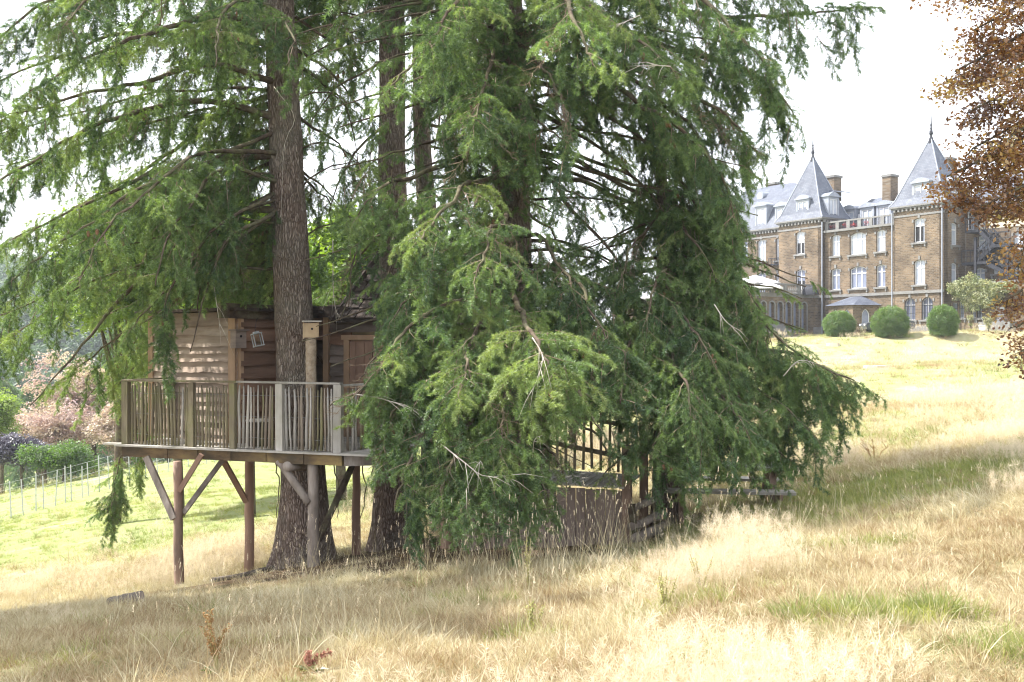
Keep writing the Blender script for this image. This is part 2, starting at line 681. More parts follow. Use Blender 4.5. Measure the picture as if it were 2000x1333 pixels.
m_limb = surf('limb_bark', [(0.06, 0.045, 0.035), (0.14, 0.105, 0.08)], 8, 0.95, 0.6, 25, (1, 1, 1), 0.1, ((0.19, 0.21, 0.11), 0.5), 4)


def needles(rng, A, D, Ln, step, nl, w):
    """Needle triangles along straight twigs (arrays of start A, direction D, length Ln)."""
    tri = []
    for a, d, L in zip(A, D, Ln):
        k = max(3, int(L / step))
        t = (np.arange(k) + rng.random(k)) / k * L
        c = a + d * t[:, None]
        r = rng.normal(size=(k, 3))
        r[:, 2] += 0.25
        r -= (r @ d)[:, None] * d
        r /= np.linalg.norm(r, axis=1, keepdims=True) + 1e-9
        nd = r * 0.9 + d * 0.48
        le = nl * (0.75 + 0.5 * rng.random(k)) * np.where(t > L * 0.8, 0.8, 1.0)
        sd = np.cross(nd, rng.normal(size=(k, 3)))
        sd /= np.linalg.norm(sd, axis=1, keepdims=True) + 1e-9
        tri.append(np.stack([c - sd * w / 2, c + sd * w / 2, c + nd * le[:, None]], 1))
    return np.concatenate(tri)


def spray(seed, L=0.5, pairs=4, wid=0.24, droop=0.45, hang=False, cones=0, nl=0.044, step=0.0027):
    """One leafy fir spray, stem along +X: plump bottle-brush shoots drooping from a twig; the outermost shoots are this year's paler growth."""
    rng = np.random.default_rng(seed)
    old, new_ = ([], [], []), ([], [], [])
    mb = MB()
    n = pairs
    pt = [np.array([L * i / n, 0.025 * math.sin(2.2 * i / n * 3 + seed), (0.0 if hang else -0.16 * L * (i / n) ** 2)]) for i in range(n + 1)]
    mb.tube([tuple(p) for p in pt], [0.006 * (1 - .75 * i / n) for i in range(n + 1)], 3, 1, False)

    def shoot(dst, a, d, l):
        dst[0].append(a); dst[1].append(d); dst[2].append(l)

    for i in range(n):
        a, b = pt[i], pt[i + 1]
        d = b - a
        ln = np.linalg.norm(d)
        if i > n * .35:
            shoot(new_ if i >= n - 2 else old, a, d / ln, ln)
        for side in (-1, 1):
            u = (i + 0.2 + 0.8 * rng.random()) / n
            l = (wid * (1 - 0.55 * u) * (0.65 + 0.6 * rng.random()) + 0.05)
            if hang:
                ang = math.radians(25 + 25 * rng.random())
                az = rng.random() * 6.28
                v = np.array([math.cos(ang), math.sin(ang) * math.cos(az), math.sin(ang) * math.sin(az)])
                g = np.array([0.25, 0, 0])
            else:
                ang = math.radians(38 + 28 * rng.random())
                v = np.array([math.cos(ang), side * math.sin(ang), -0.1 - droop * rng.random()])
                g = np.array([0.0, 0, -0.35 - droop * 0.5])
            v /= np.linalg.norm(v)
            s = a + d * rng.random()
            mid = s + v * l * 0.5
            v2 = v + g
            v2 /= np.linalg.norm(v2)
            shoot(old, s, v, l * 0.5)
            shoot(new_ if rng.random() < .55 else old, mid, v2, l * 0.5)
            mb.add([s - d * 0.04, s + d * 0.04, mid], [(0, 1, 2)], 1)
            for q in range(int(rng.integers(0, 3))):
                f = 0.25 + 0.5 * rng.random()
                bs_ = s + v * l * f
                perp = np.cross(v, [0, 0, 1.0])
                w = v * 0.8 + perp * (1 if q % 2 else -1) * 0.6 + g * (.4 + .9 * rng.random()) + rng.normal(size=3) * .15
                w /= np.linalg.norm(w)
                shoot(old if rng.random() < .5 else new_, bs_, w, 0.05 + 0.07 * rng.random())
    for mi, grp in ((0, old), (3, new_)):
        T = needles(rng, *grp, step, nl, 0.006)
        o = len(mb.v)
        mb.v += [tuple(p) for p in T.reshape(-1, 3)]
        k = len(T)
        mb.f += [(o + 3 * i, o + 3 * i + 1, o + 3 * i + 2) for i in range(k)]
        mb.m += [mi] * k
    for c in range(cones):
        i = 2 + int(rng.integers(0, n - 3))
        p = Vector(pt[i]) + Vector((0, rng.normal() * 0.05, -0.03))
        mb.tube([p, p + Vector((0, 0, -0.012)), p + Vector((.005, 0, -0.04)), p + Vector((.008, 0, -0.07)), p + Vector((.008, 0, -0.085))],
                [0.006, 0.019, 0.023, 0.016, 0.004], 7, 2)
    return mb.mesh('fir_spray', [m_needle, m_twig, m_cone, m_newgrowth])


def bare_spray(seed):
    """A dead inner spray: brown twigs that have dropped their needles."""
    rnd = random.Random(seed)
    mb = MB()
    L = .75
    pt = [Vector((L * i / 8, .04 * math.sin(i * .8 + seed), -.12 * (i / 8) ** 2 + rnd.uniform(-.015, .015))) for i in range(9)]
    mb.tube(pt, [.006 * (1 - .09 * i) for i in range(9)], 4, 1, False)
    for i in range(1, 9):
        for s in (-1, 1):
            l_ = rnd.uniform(.1, .3) * (1.1 - i / 10)
            e = pt[i] + Vector((l_ * .7, s * l_ * .7, -l_ * rnd.uniform(.2, .8)))
            mb.tube([pt[i], pt[i].lerp(e, .5) + Vector((0, 0, .012)), e], [.0035, .0028, .0012], 3, 1, False)
            for q in range(3):
                a = pt[i].lerp(e, rnd.uniform(.3, .95))
                mb.tube([a, a + Vector((rnd.uniform(-.02, .08), s * rnd.uniform(-.03, .06), -rnd.uniform(.03, .1)))], [.0022, .001], 3, 1, False)
    return mb.mesh('fir_spray', [m_needle, m_twig, m_cone, m_newgrowth])


SPRAYS = [spray(1), spray(2, .55, 5), spray(3, 0.45, 4, .26, .6), spray(4, 0.5, 4, .22, .8), spray(5, 0.6, 6, .14, .3, True), spray(6, 0.8, 8, .13, .3, True),
          spray(7, 0.5, 5, .15, .3, True), spray(8, 0.5, 5, .22, .5, False, 2), bare_spray(9), bare_spray(10)]
FLAT, HANG = (0, 1, 2, 3), (4, 5, 6)


class Tree:
    def __init__(self, name, label, base, path, rad, group=None, seed=1, flare=1.0, bark=None, cat='tree', sides=40):
        """path: world points from the ground up; rad: radii at those points."""
        self.rnd = random.Random(seed)
        self.root = thing(name, label, cat, base, group)
        self.items = []
        self.limbs = 0
        self.path = resample(path, 46)
        k = len(rad) - 1
        self.rad = []
        for i in range(46):
            u = i / 45 * k
            j = min(int(u), k - 1)
            self.rad.append(rad[j] + (rad[j + 1] - rad[j]) * (u - j))
        self.bark = bark or m_bark
        vs, fs = [], []
        sub = resample(path, 130)
        for i, p in enumerate(sub):
            u = i / 129 * 45
            j = min(int(u), 44)
            r = self.rad[j] + (self.rad[j + 1] - self.rad[j]) * (u - j)
            for s in range(sides):
                a = 2 * PI * s / sides
                hgt = p.z - sub[0].z
                fl = math.exp(-max(0, hgt) / 0.55) * flare
                q = r * (1 + fl * (0.25 + 0.30 * max(0, math.sin(a * 3 + seed * 1.3)) + 0.22 * max(0, math.sin(a * 5 + seed))))
                fur = mnoise.noise(Vector((math.cos(a) * 9 * (0.3 + r), math.sin(a) * 9 * (0.3 + r), p.z * 1.1 + seed)))
                q += r * 0.075 * fur + r * 0.05 * mnoise.noise(Vector((math.cos(a) * 2, math.sin(a) * 2, p.z * .8 + 9)))
                vs.append((p.x + math.cos(a) * q, p.y + math.sin(a) * q, p.z))
        for i in range(len(sub) - 1):
            for s in range(sides):
                s2 = (s + 1) % sides
                fs.append((i * sides + s, i * sides + s2, (i + 1) * sides + s2, (i + 1) * sides + s))
        mb = MB()
        mb.add(vs, fs)
        mb.build('trunk', self.bark, self.root, True)

    def at(self, z):
        """Trunk centre and radius at height z."""
        for i in range(45):
            a, b = self.path[i], self.path[i + 1]
            if a.z <= z <= b.z:
                t = (z - a.z) / (b.z - a.z)
                return a.lerp(b, t), self.rad[i]
        return self.path[-1], self.rad[-1]

    def put(self, p, d, scale, kind, tint, roll=0.0, up=(0, 0, 1)):
        dn = Vector(d).normalized()
        r = self.rnd.random()
        for f in (0.0, 0.3, 0.6):
            q = p + dn * (f * scale)
            if kind not in (4, 5, 6):
                q.z -= .12 * f * scale
            if not allowed(q, r):
                return
        self.items.append((p, aim(d, up, roll), scale, kind, tint))

    def limb(self, pts, r0=0.05, r1=0.008, dens=1.0, hang=0.4, blen=0.9, start=0.15, tint=0.45, build=True, tspread=0.2, sc=1.0, tip=True):
        """A limb through PTS clothed in side branchlets and hanging sprays."""
        R = self.rnd
        n = max(10, int(sum((Vector(b) - Vector(a)).length for a, b in zip(pts, pts[1:])) / 0.22))
        c = resample(pts, n)
        L = sum((b - a).length for a, b in zip(c, c[1:]))
        ph = R.uniform(0, 99)
        for i in range(1, n):
            f = i / (n - 1)
            q = Vector((i * .17, ph, 0))
            c[i] = c[i] + Vector((mnoise.noise(q), mnoise.noise(q + Vector((0, 9, 4))), .8 * mnoise.noise(q + Vector((3, 2, 8))))) * (.26 * math.sin(PI * min(1, f * 1.3)))
        if build:
            mb = MB()
            cc = [p + Vector((R.uniform(-1, 1), R.uniform(-1, 1), R.uniform(-1, 1))) * 0.02 for p in c]
            mb.tube(cc, [r0 + (r1 - r0) * (i / (n - 1)) ** 0.8 for i in range(n)], 7)
            mb.build('limb', m_limb, self.root, True)
        step = 0.21 / dens
        s = start * L
        side = 1
        while s < L * 0.985:
            u = s / L
            f = u * (n - 1)
            i = min(int(f), n - 2)
            p = c[i].lerp(c[i + 1], f - i)
            t = (c[i + 1] - c[i]).normalized()
            b = t.cross(Vector((0, 0, 1)))
            if b.length < 0.2:
                b = Vector((1, 0, 0)).cross(t)
            b.normalize()
            side = -side
            prof = min(1.0, 0.35 + 2.2 * (u - start) / (1 - start)) * (1 - 0.72 * max(0, (u - 0.45) / 0.55))
            l = blen * prof * R.uniform(0.55, 1.25)
            ang = math.radians(R.uniform(40, 75))
            d = (t * math.cos(ang) + b * side * math.sin(ang) + Vector((0, 0, R.uniform(-0.25, 0.15)))).normalized()
            self.branchlet(p, d, l, hang, tint, tspread, sc)
            # curtains that hang straight off the limb
            for _ in range(int(hang * 1.5 + R.random())):
                dd = Vector((R.uniform(-.35, .35), R.uniform(-.35, .35), -1)) + t * 0.3
                q = p + d * l * R.uniform(-.2, .6) + Vector((0, 0, -R.random() * .25))
                self.put(q, dd, sc * R.uniform(0.75, 1.35), R.choice(HANG), min(1, max(0, tint - 0.12 + R.gauss(0, tspread))), R.uniform(0, 6.28))
            if R.random() < .38 * (1 - u):
                e = Vector((R.uniform(-.6, .6), R.uniform(-.6, .6), -.7)) + t * .4
                self.put(p, e, sc * R.uniform(.8, 1.3), R.choice((8, 9)), .5, R.uniform(0, 6.28))
            s += step * R.uniform(0.6, 1.4)
        if tip:
            t = (c[-1] - c[-3]).normalized()
            for k in range(3):
                d = t + Vector((R.uniform(-.3, .3), R.uniform(-.3, .3), R.uniform(-.2, .15)))
                self.put(c[-1 - k], d, sc * R.uniform(.7, 1.0), R.choice(FLAT), min(1, tint + R.gauss(0.1, .15)), R.uniform(-.4, .4))

    def branchlet(self, p, d, l, hang, tint, tspread, sc):
        R = self.rnd
        k = max(1, int(round(l / (0.42 * sc))))
        tt = tint + R.gauss(0, tspread)
        for j in range(k):
            u = j / max(1, k)
            q = p + d * l * u + Vector((0, 0, -0.30 * l * u * u - 0.25 * hang * l * u * u))
            dd = d + Vector((0, 0, -0.5 * u * (0.5 + hang)))
            dd += Vector((R.uniform(-.3, .3), R.uniform(-.3, .3), R.uniform(-.15, .15)))
            tn = min(1, max(0, tt + 0.18 * u + R.gauss(0, .08)))
            ki = 7 if R.random() < 0.05 else R.choice(FLAT)
            self.put(q, dd, sc * R.uniform(0.7, 1.1), ki, tn, R.uniform(-.45, .45))
            if R.random() < hang * .75:
                e = Vector((R.uniform(-.4, .4), R.uniform(-.4, .4), -1)) + d * 0.35
                self.put(q + dd * 0.15, e, sc * R.uniform(0.6, 1.15), R.choice(HANG), min(1, max(0, tn - 0.1)), R.uniform(0, 6.28))

    def whorls(self, z0, z1, n, az, length, rise=0.0, sag=0.35, dens=1.0, hang=0.4, r0=0.05, blen=0.9, tint=0.45, build=True, tspread=0.18,
               sc=1.0, start=0.18, curl=0.08):
        R = self.rnd
        for i in range(n):
            z = z0 + (z1 - z0) * (i + R.random()) / n
            a = math.radians(R.uniform(*az))            # 0 = to the right, 90 = away, 180 = left, 270 = towards the camera
            L = R.uniform(*length)
            c, r = self.at(z)
            d = Vector((math.cos(a), math.sin(a), 0))
            bend = R.uniform(-.35, .35)
            e = Vector((-d.y, d.x, 0)) * bend
            pts = []
            for u in (0, .25, .5, .75, 1):
                pts.append(c + d * (r * 0.7 + L * u) + e * L * u * u * 0.5 + Vector((0, 0, L * (rise * u - sag * u * u * (1.3 - 0.3 * u) + curl * u ** 4))))
            self.limb(pts, r0 * R.uniform(.7, 1.2), 0.007, dens, hang, blen * R.uniform(.8, 1.15), start, tint + R.gauss(0, .06), build, tspread, sc)

    def twig(self, pts, r=0.007, n=6, lab=None):
        """A dead bare twig, bleached, with short side twigs."""
        R = self.rnd
        mb = MB()
        c = resample(pts, 12)
        mb.tube(c, [r * (1 - 0.8 * i / 11) for i in range(12)], 5)
        for k in range(n):
            i = R.randrange(2, 11)
            t = (c[i + 1] - c[i - 1]).normalized() if i < 11 else Vector((0, 0, -1))
            d = t + Vector((R.uniform(-.8, .8), R.uniform(-.8, .8), R.uniform(-1.0, .2)))
            L = R.uniform(.08, .28)
            mb.tube([c[i], c[i] + d * L * .5 + Vector((0, 0, .01)), c[i] + d * L + Vector((0, 0, -.04))], [r * .5, r * .35, r * .12], 4)
        mb.build('dead_twig', m_bare, self.root, True)

    def finish(self, key='fir', meshes=None):
        o = scatter('crown', key, meshes or SPRAYS, self.items, self.root)
        return o


# open spaces about the treehouse that its users and the pruning saw keep clear: (x0, x1, y0, y1, z0, z1)
CLEAR = [(-7.2, -4.75, 9.0, 17.2, -3.0, 0.95, 0), (-4.95, -2.15, 8.0, 16.2, -3.0, 2.25, 0), (-6.6, -2.2, 15.0, 20.5, -2.6, 2.1, 0),
         (-2.1, -1.3, 8.0, 17.6, -3.0, -0.05, 0), (-5.9, -2.2, 9.0, 24.0, -3.0, -0.5, 0), (-4.75, -3.6, 9, 17.5, .9, 2.0, .04), (-7, -5.1, 12, 17.5, .9, 2.0, .45),
         (-4.15, -3.1, 9, 16.4, 2.0, 5.9, .05), (-3.7, -2.45, 11.5, 15, 2.0, 5.4, .05), (-1.9, 0.0, 8, 14, -3.0, -0.68, 0), (-9.5, -5.1, 11, 24, -.5, .52, .1), (3.35, 6, 12, 16, 1.95, 3.9, .08), (3.75, 6, 12, 16, 3.8, 4.6, .25), (.75, 1.9, 8, 14.6, -1.5, -.14, .15), (-.2, .75, 8, 14.6, -1.5, -.55, .1), (3.9, 6, 12, 16, 1.5, 1.96, .1), (0.5, 1.85, 9, 14.9, -3, -0.44, .04),
         (0.55, 1.45, 9, 15, -.4, .55, .06), (-2.3, 1.9, 14, 17.8, -3.0, -0.6, 0), (-2.9, -1.8, 12, 17.4, 2.75, 3.25, .35), (-2.8, -1.72, 9, 17, 1.05, 2.0, .1), (-2.8, -1.78, 9, 17, -.6, .55, .1), (-2.8, -1.85, 9, 17, .5, 1.1, .5),
         (-3.5, -2.25, 12, 20, 2.3, 7.5, .30), (-2.35, -1.6, 15.5, 19.3, 2.9, 7.5, .12), (-2.0, -1.05, 11.5, 15.5, 3.7, 6.6, .2), (.6, 2.3, 14.6, 20, -1.5, .95, .1), (1.95, 4.2, 10, 15.6, -2, -.27, .12),
         (.35, 1.9, 9, 20, 2.8, 4.8, .3), (1.5, 3.3, 10, 20, 2.0, 4.8, .8), (3.35, 6, 12, 16, 2.3, 3.9, .1), (3.5, 6, 12, 16, 1.75, 2.35, .1), (-9, -3.6, 16, 21, -3, -.3, .6)]


def allowed(p, r=0.5):
    for x0, x1, y0, y1, z0, z1, keep in CLEAR:
        if r >= keep and x0 < p[0] < x1 and y0 < p[1] < y1 and z0 < p[2] < z1:
            return False
    return True


FG = 'tall firs around the treehouse'


def trunk_pts(lst):
    return [P(*q) for q in lst]


# fir carrying the treehouse (its trunk rises through the deck)
b = P(600, 1100, 16.6)
b.z = H(b.x, b.y) - 0.1
t1p = [b, P(594, 960, 16.6), P(580, 748, 16.6), P(568, 500, 16.65), P(556, 240, 16.7), P(545, 0, 16.75)]
t1p += [t1p[-1] + Vector((-.25, .1, 4)), t1p[-1] + Vector((-.5, .2, 10)), t1p[-1] + Vector((-.8, .2, 18))]
T1 = Tree('fir_tree', 'tall fir with a bare grey-brown trunk rising through the treehouse deck', b, t1p,
          [.44, .37, .325, .30, .268, .25, .2, .13, .03], FG, 3, 0.8)
b = P(772, 1075, 18.2)
b.z = H(b.x, b.y) - 0.1
t2p = [b, P(774, 900, 18.2), P(772, 600, 18.2), P(766, 300, 18.2), P(766, 0, 18.2)]
t2p += [t2p[-1] + Vector((-.05, .1, 4)), t2p[-1] + Vector((0, .2, 10)), t2p[-1] + Vector((0, .2, 17))]
T2 = Tree('fir_tree', 'fir with a dark bare trunk standing behind the shingled hut gable', b, t2p, [.42, .36, .30, .245, .22, .19, .12, .03], FG, 5, 0.7)
b = P(868, 1050, 19.5)
b.z = H(b.x, b.y) - 0.1
t3p = [b, P(850, 600, 19.5), P(826, 300, 19.5), P(820, 0, 19.5)]
t3p += [t3p[-1] + Vector((-.1, .1, 4)), t3p[-1] + Vector((-.3, .2, 14))]
T3 = Tree('fir_tree', 'slender fir with a thin pinkish trunk beside the dark bare trunk', b, t3p, [.26, .21, .17, .155, .12, .03], FG, 7, 0.5)
b = P(1010, 1058, 16.2)
b.z = H(b.x, b.y) - 0.1
t4p = [b, P(1006, 800, 16.2), P(1000, 500, 16.2), P(994, 250, 16.2), P(988, 0, 16.2)]
t4p += [t4p[-1] + Vector((0, .1, 4)), t4p[-1] + Vector((0, .2, 11)), t4p[-1] + Vector((.1, .2, 20))]
T4 = Tree('fir_tree', 'widest fir, its dense boughs hanging over the hut and the walkway', b, t4p, [.42, .36, .31, .28, .26, .22, .14, .03], FG, 11, 0.6)
b = P(1306, 985, 15.2)
b.z = H(b.x, b.y) - 0.1
t5p = [b, P(1304, 800, 15.2), P(1302, 600, 15.25), P(1297, 420, 15.3)]
t5p += [t5p[-1] + Vector((-.05, .1, .9)), t5p[-1] + Vector((-.1, .1, 1.7))]
T5 = Tree('fir_tree', 'smaller fir sweeping low over the picnic table', b, t5p, [.24, .19, .16, .11, .06, .015], FG, 13, 0.6)


b = Vector((-13.2, 12.8, H(-13.2, 12.8) - .1))  # unseen fir, added and sized to cast shade on the slope by the deck
T7 = Tree('fir_tree', 'unseen shorter fir beyond the left edge, added for its shade on the grass', b, [b, b + Vector((0, 0, 4)), b + Vector((.1, 0, 8)), b + Vector((.1, .1, 11))], [.36, .28, .2, .03], FG, 19, .6, sides=20)
T7.whorls(3, 10, 56, (0, 360), (1.8, 3.4), .08, .38, .9, .5, .05, .9, .5, sc=1.5)
b = Vector((-12.6, 10.4, H(-12.6, 10.4) - .1))
T6 = Tree('fir_tree', 'fir beyond the left edge, its boughs reaching in at the upper left', b, [b, b + Vector((0, 0, 4)), b + Vector((.1, 0, 9)), b + Vector((.1, .1, 15))], [.38, .3, .2, .03], FG, 17, .6, sides=20)
T6.whorls(3.0, 14.5, 80, (0, 360), (2.4, 4.2), .08, .38, 1.1, .6, .05, .9, .5, sc=1.5)


def toward(tree, z_px, tip, sag=0.0, **k):
    if tree is T1:
        k['tint'] = min(.9, k.get('tint', .45) + .1)
        k.setdefault('start', .05)
        k['r0'] = k['r0'] * .8
    """A limb from the trunk (at the height seen at pixel row z_px) to TIP = (px, py, Y), optionally through more points."""
    y = tree.at(2)[0].y
    z = EYE - (z_px - CY) / F * y
    c, r = tree.at(z)
    mids = tip[:-1] if isinstance(tip, list) else []
    e = P(*(tip[-1] if isinstance(tip, list) else tip))
    if mids:
        pts = [c] + [P(*m) for m in mids] + [e]
    else:
        h = (e - c)
        rise = sag * h.length
        pts = [c, c + h * .3 + Vector((0, 0, rise * .8)), c + h * .62 + Vector((0, 0, rise)), e]
    tree.limb(pts, **k)


# --- the deck fir: long limbs to the left, sparse twigs to the right
for zp, tip, kw in [  # highest tints put backlight into the colour of the low left boughs
    (300, [(350, 330, 16.0), (200, 385, 15.4), (20, 470, 15.0)], dict(r0=.085, hang=.55)),
    (335, [(400, 385, 16.6), (280, 450, 17.0), (130, 560, 17.4), (-60, 640, 17.8)], dict(r0=.075, hang=.6)),
    (405, [(440, 430, 16.2), (330, 495, 15.8), (235, 590, 15.6), (150, 690, 15.4), (60, 790, 15.3)], dict(r0=.09, hang=.45)),
    (410, [(470, 470, 17.6), (380, 560, 18.6), (300, 650, 19.3), (220, 720, 19.8)], dict(r0=.07, hang=.7, tint=.7)),
    (230, [(380, 200, 16.0), (200, 250, 15.2), (40, 330, 14.6), (-80, 400, 14.2)], dict(r0=.085, hang=.5)),
    (160, [(400, 130, 15.5), (260, 150, 14.6), (120, 200, 13.9), (0, 230, 13.4)], dict(r0=.08, hang=.45, tint=.6)),
    (90, [(420, 70, 16.8), (250, 70, 17.2), (60, 130, 17.6), (-80, 200, 18)], dict(r0=.08, hang=.45)),
    (60, [(420, 30, 15.4), (300, 60, 14.2), (180, 110, 13.4), (60, 180, 12.8)], dict(r0=.08, hang=.4, tint=.6)),
    (360, [(450, 330, 15.6), (380, 380, 14.6), (330, 460, 13.8), (300, 560, 13.4)], dict(r0=.05, hang=.6, tint=.4)),
    (380, [(440, 430, 15.8), (400, 520, 15.3), (385, 610, 15.1)], dict(r0=.04, hang=.8, tint=.35)),
    (300, [(430, 300, 15.4), (330, 330, 14.2), (220, 430, 13.3), (150, 560, 12.8)], dict(r0=.06, hang=.5, tint=.45)),
    (450, [(440, 480, 17.8), (330, 580, 19), (240, 700, 20), (150, 800, 20.6)], dict(r0=.06, hang=.6, tint=.8)),
    (480, [(430, 540, 18.4), (320, 640, 20.0), (260, 720, 21.0)], dict(r0=.05, hang=.6, tint=.8)),
    (200, [(420, 230, 17.8), (280, 330, 19), (120, 420, 20), (-20, 500, 20.6)], dict(r0=.07, hang=.5, tint=.6)),
    (260, [(470, 260, 17.6), (380, 330, 19), (300, 420, 20), (200, 520, 20.8)], dict(r0=.06, hang=.6, tint=.6)),
    (20, [(480, 20, 15.2), (430, 60, 14.0), (420, 130, 13.2)], dict(r0=.05, hang=.5, tint=.5)),
    (30, [(560, 40, 15.2), (570, 80, 14.4), (560, 130, 14.0)], dict(r0=.04, hang=.5, tint=.5)),
    (-120, [(300, -80, 16), (100, 0, 15), (-60, 120, 14.4)], dict(r0=.08, hang=.5)),
    (-200, [(330, -150, 14.4), (220, -60, 13), (120, 60, 12)], dict(r0=.08, hang=.5)),
    (-60, [(450, -40, 17.5), (330, 0, 18.6), (200, 90, 19.6)], dict(r0=.07, hang=.5)),
]:
    toward(T1, zp, tip, **kw)
T1.limb([P(535, 420, 16.2), P(440, 490, 15.2), P(395, 590, 14.9), P(372, 690, 14.8)], .035, .006, 1.3, .9, .5, .1, .4)
T1.limb([P(535, 380, 16.2), P(400, 470, 15), P(330, 570, 14.6), P(318, 640, 14.6)], .035, .006, 1.2, .8, .5, .1, .4)
for zp, tip, kw in [  # more low left boughs; raised tints paint the backlit yellow-green
    (420, [(420, 520, 17.0), (300, 610, 17.2), (190, 690, 17.4), (110, 750, 17.4)], dict(dens=.7, r0=.05, hang=.55, tint=.75)),
    (440, [(430, 540, 17.6), (330, 640, 18.2), (260, 720, 18.6), (215, 770, 18.7)], dict(dens=.7, r0=.045, hang=.55, tint=.85)),
    (360, [(380, 460, 16.4), (220, 540, 16.2), (80, 620, 16.0), (-30, 690, 15.8)], dict(dens=.7, r0=.05, hang=.55, tint=.6)),
    (300, [(360, 420, 17.8), (200, 470, 18.6), (60, 560, 19.2), (-40, 640, 19.4)], dict(dens=.7, r0=.05, hang=.5, tint=.75)),
    (390, [(420, 500, 15.4), (330, 560, 14.8), (260, 640, 14.5)], dict(dens=.7, r0=.04, hang=.5, tint=.5)),
    (250, [(380, 340, 15.4), (240, 400, 14.6), (110, 480, 14.2), (10, 560, 14)], dict(dens=.7, r0=.05, hang=.55, tint=.55)),
    (180, [(380, 230, 17.6), (200, 270, 18.2), (50, 340, 18.6)], dict(dens=.7, r0=.05, hang=.5, tint=.7)),
]:
    toward(T1, zp, tip, **kw)
# sparse shoots on the right of that trunk
for zp, tip, kw in [
    (150, [(620, 90, 16.8), (690, 60, 17.0), (745, 70, 17.2)], dict(r0=.02, hang=.3, dens=.35, blen=.5)),
    (190, [(640, 190, 17.2), (690, 260, 17.8), (700, 340, 18.2)], dict(r0=.02, hang=.5, dens=.5, blen=.5, tint=.7)),
    (300, [(630, 280, 17.0), (700, 320, 17.2), (730, 380, 17.4)], dict(r0=.02, hang=.6, dens=.5, blen=.5)),
    (395, [(640, 350, 17.4), (690, 320, 17.8), (760, 330, 18)], dict(r0=.025, hang=.5, dens=.6, blen=.6)),
    (60, [(620, 20, 17.2), (700, 30, 17.8), (740, 60, 18.2)], dict(r0=.025, hang=.5, dens=.6, blen=.5)),
    (480, [(630, 440, 17.6), (670, 420, 18.0), (720, 450, 18.3)], dict(r0=.02, hang=.6, dens=.5, blen=.4, tint=.6)),
]:
    toward(T1, zp, tip, **kw)
# boughs that sweep down behind the deck
T1.limb([P(560, 560, 17.2), P(420, 640, 19.0), P(300, 780, 19.6), P(235, 900, 19.4), P(215, 1010, 19.1)], .04, .008, 1.3, .8, .6, .45, .6)
T1.limb([P(560, 600, 17.2), P(620, 800, 19.6), P(660, 930, 20.2), P(660, 1010, 20.2)], .03, .008, 1.2, .8, .6, .35, .85)
T1.limb([P(560, 600, 17.4), P(540, 800, 20.0), P(545, 930, 20.8), P(540, 1010, 20.8)], .03, .008, .9, .8, .4, .45, .8)
T1.limb([P(560, 600, 17.4), P(690, 800, 19.6), P(715, 930, 20.2), P(700, 1040, 20.4)], .03, .008, 1.2, .8, .6, .35, .85)
T1.limb([P(560, 500, 17.2), P(430, 640, 18.6), P(330, 740, 19.2), P(290, 850, 19.4), P(270, 940, 19.4)], .03, .008, .8, .7, .4, .6, .8)
T1.whorls(2.6, 7.4, 8, (125, 250), (2.6, 5.0), .12, .42, .75, .45, .03, .95, .5, start=.05)
T1.whorls(4.2, 7.4, 8, (60, 125), (2.0, 3.6), .12, .42, .6, .5, .04, .7, .6)
T1.whorls(7.5, 25, 44, (0, 360), (2.2, 4.6), .05, .35, .8, .35, .06, .9, .45, False, .15, 1.7)

# --- the two bare trunks
for zp, tip, kw in [
    (100, [(700, 150, 17.8), (640, 190, 17.6), (600, 260, 17.6)], dict(r0=.03, hang=.5, dens=.5, blen=.5, tint=.6)),
    (230, [(700, 290, 17.8), (660, 360, 17.6), (640, 420, 17.4)], dict(r0=.03, hang=.7, dens=.6, blen=.5, tint=.5)),
    (420, [(720, 450, 17.0), (690, 520, 16.2), (680, 600, 15.8)], dict(r0=.03, hang=.9, dens=.9, blen=.5, tint=.3)),
    (400, [(780, 420, 16.6), (770, 500, 15.2), (740, 590, 14.6)], dict(r0=.03, hang=.9, dens=1.0, blen=.6, tint=.3)),
    (520, [(800, 560, 16.8), (750, 620, 15.8), (720, 700, 15.3)], dict(r0=.03, hang=.9, dens=1.0, blen=.6, tint=.3)),
    (480, [(730, 500, 17.4), (690, 560, 16.6), (665, 620, 16.4)], dict(r0=.02, hang=.8, dens=.7, blen=.4, tint=.5)),
    (250, [(740, 270, 17.4), (720, 330, 16.8), (725, 420, 16.4)], dict(r0=.02, hang=.7, dens=.6, blen=.4, tint=.5)),
]:
    toward(T2, zp, tip, **kw)
T2.whorls(-.5, 4, 10, (20, 160), (2, 3.5), .1, .5, .7, .7, .04, .8, .6)
T2.whorls(7.5, 25, 30, (0, 360), (2.0, 3.8), .05, .35, .8, .35, .06, .9, .45, False, .15, 1.7)
T3.whorls(0, 6, 14, (-40, 160), (2, 3.4), .1, .5, .7, .6, .035, .8, .55)
T3.whorls(6.5, 20, 24, (0, 360), (1.6, 3.0), .05, .35, .8, .35, .06, .9, .45, False, .15, 1.7)
toward(T3, 60, [(850, 40, 18), (880, 90, 17), (890, 170, 16.4)], r0=.03, hang=.6)

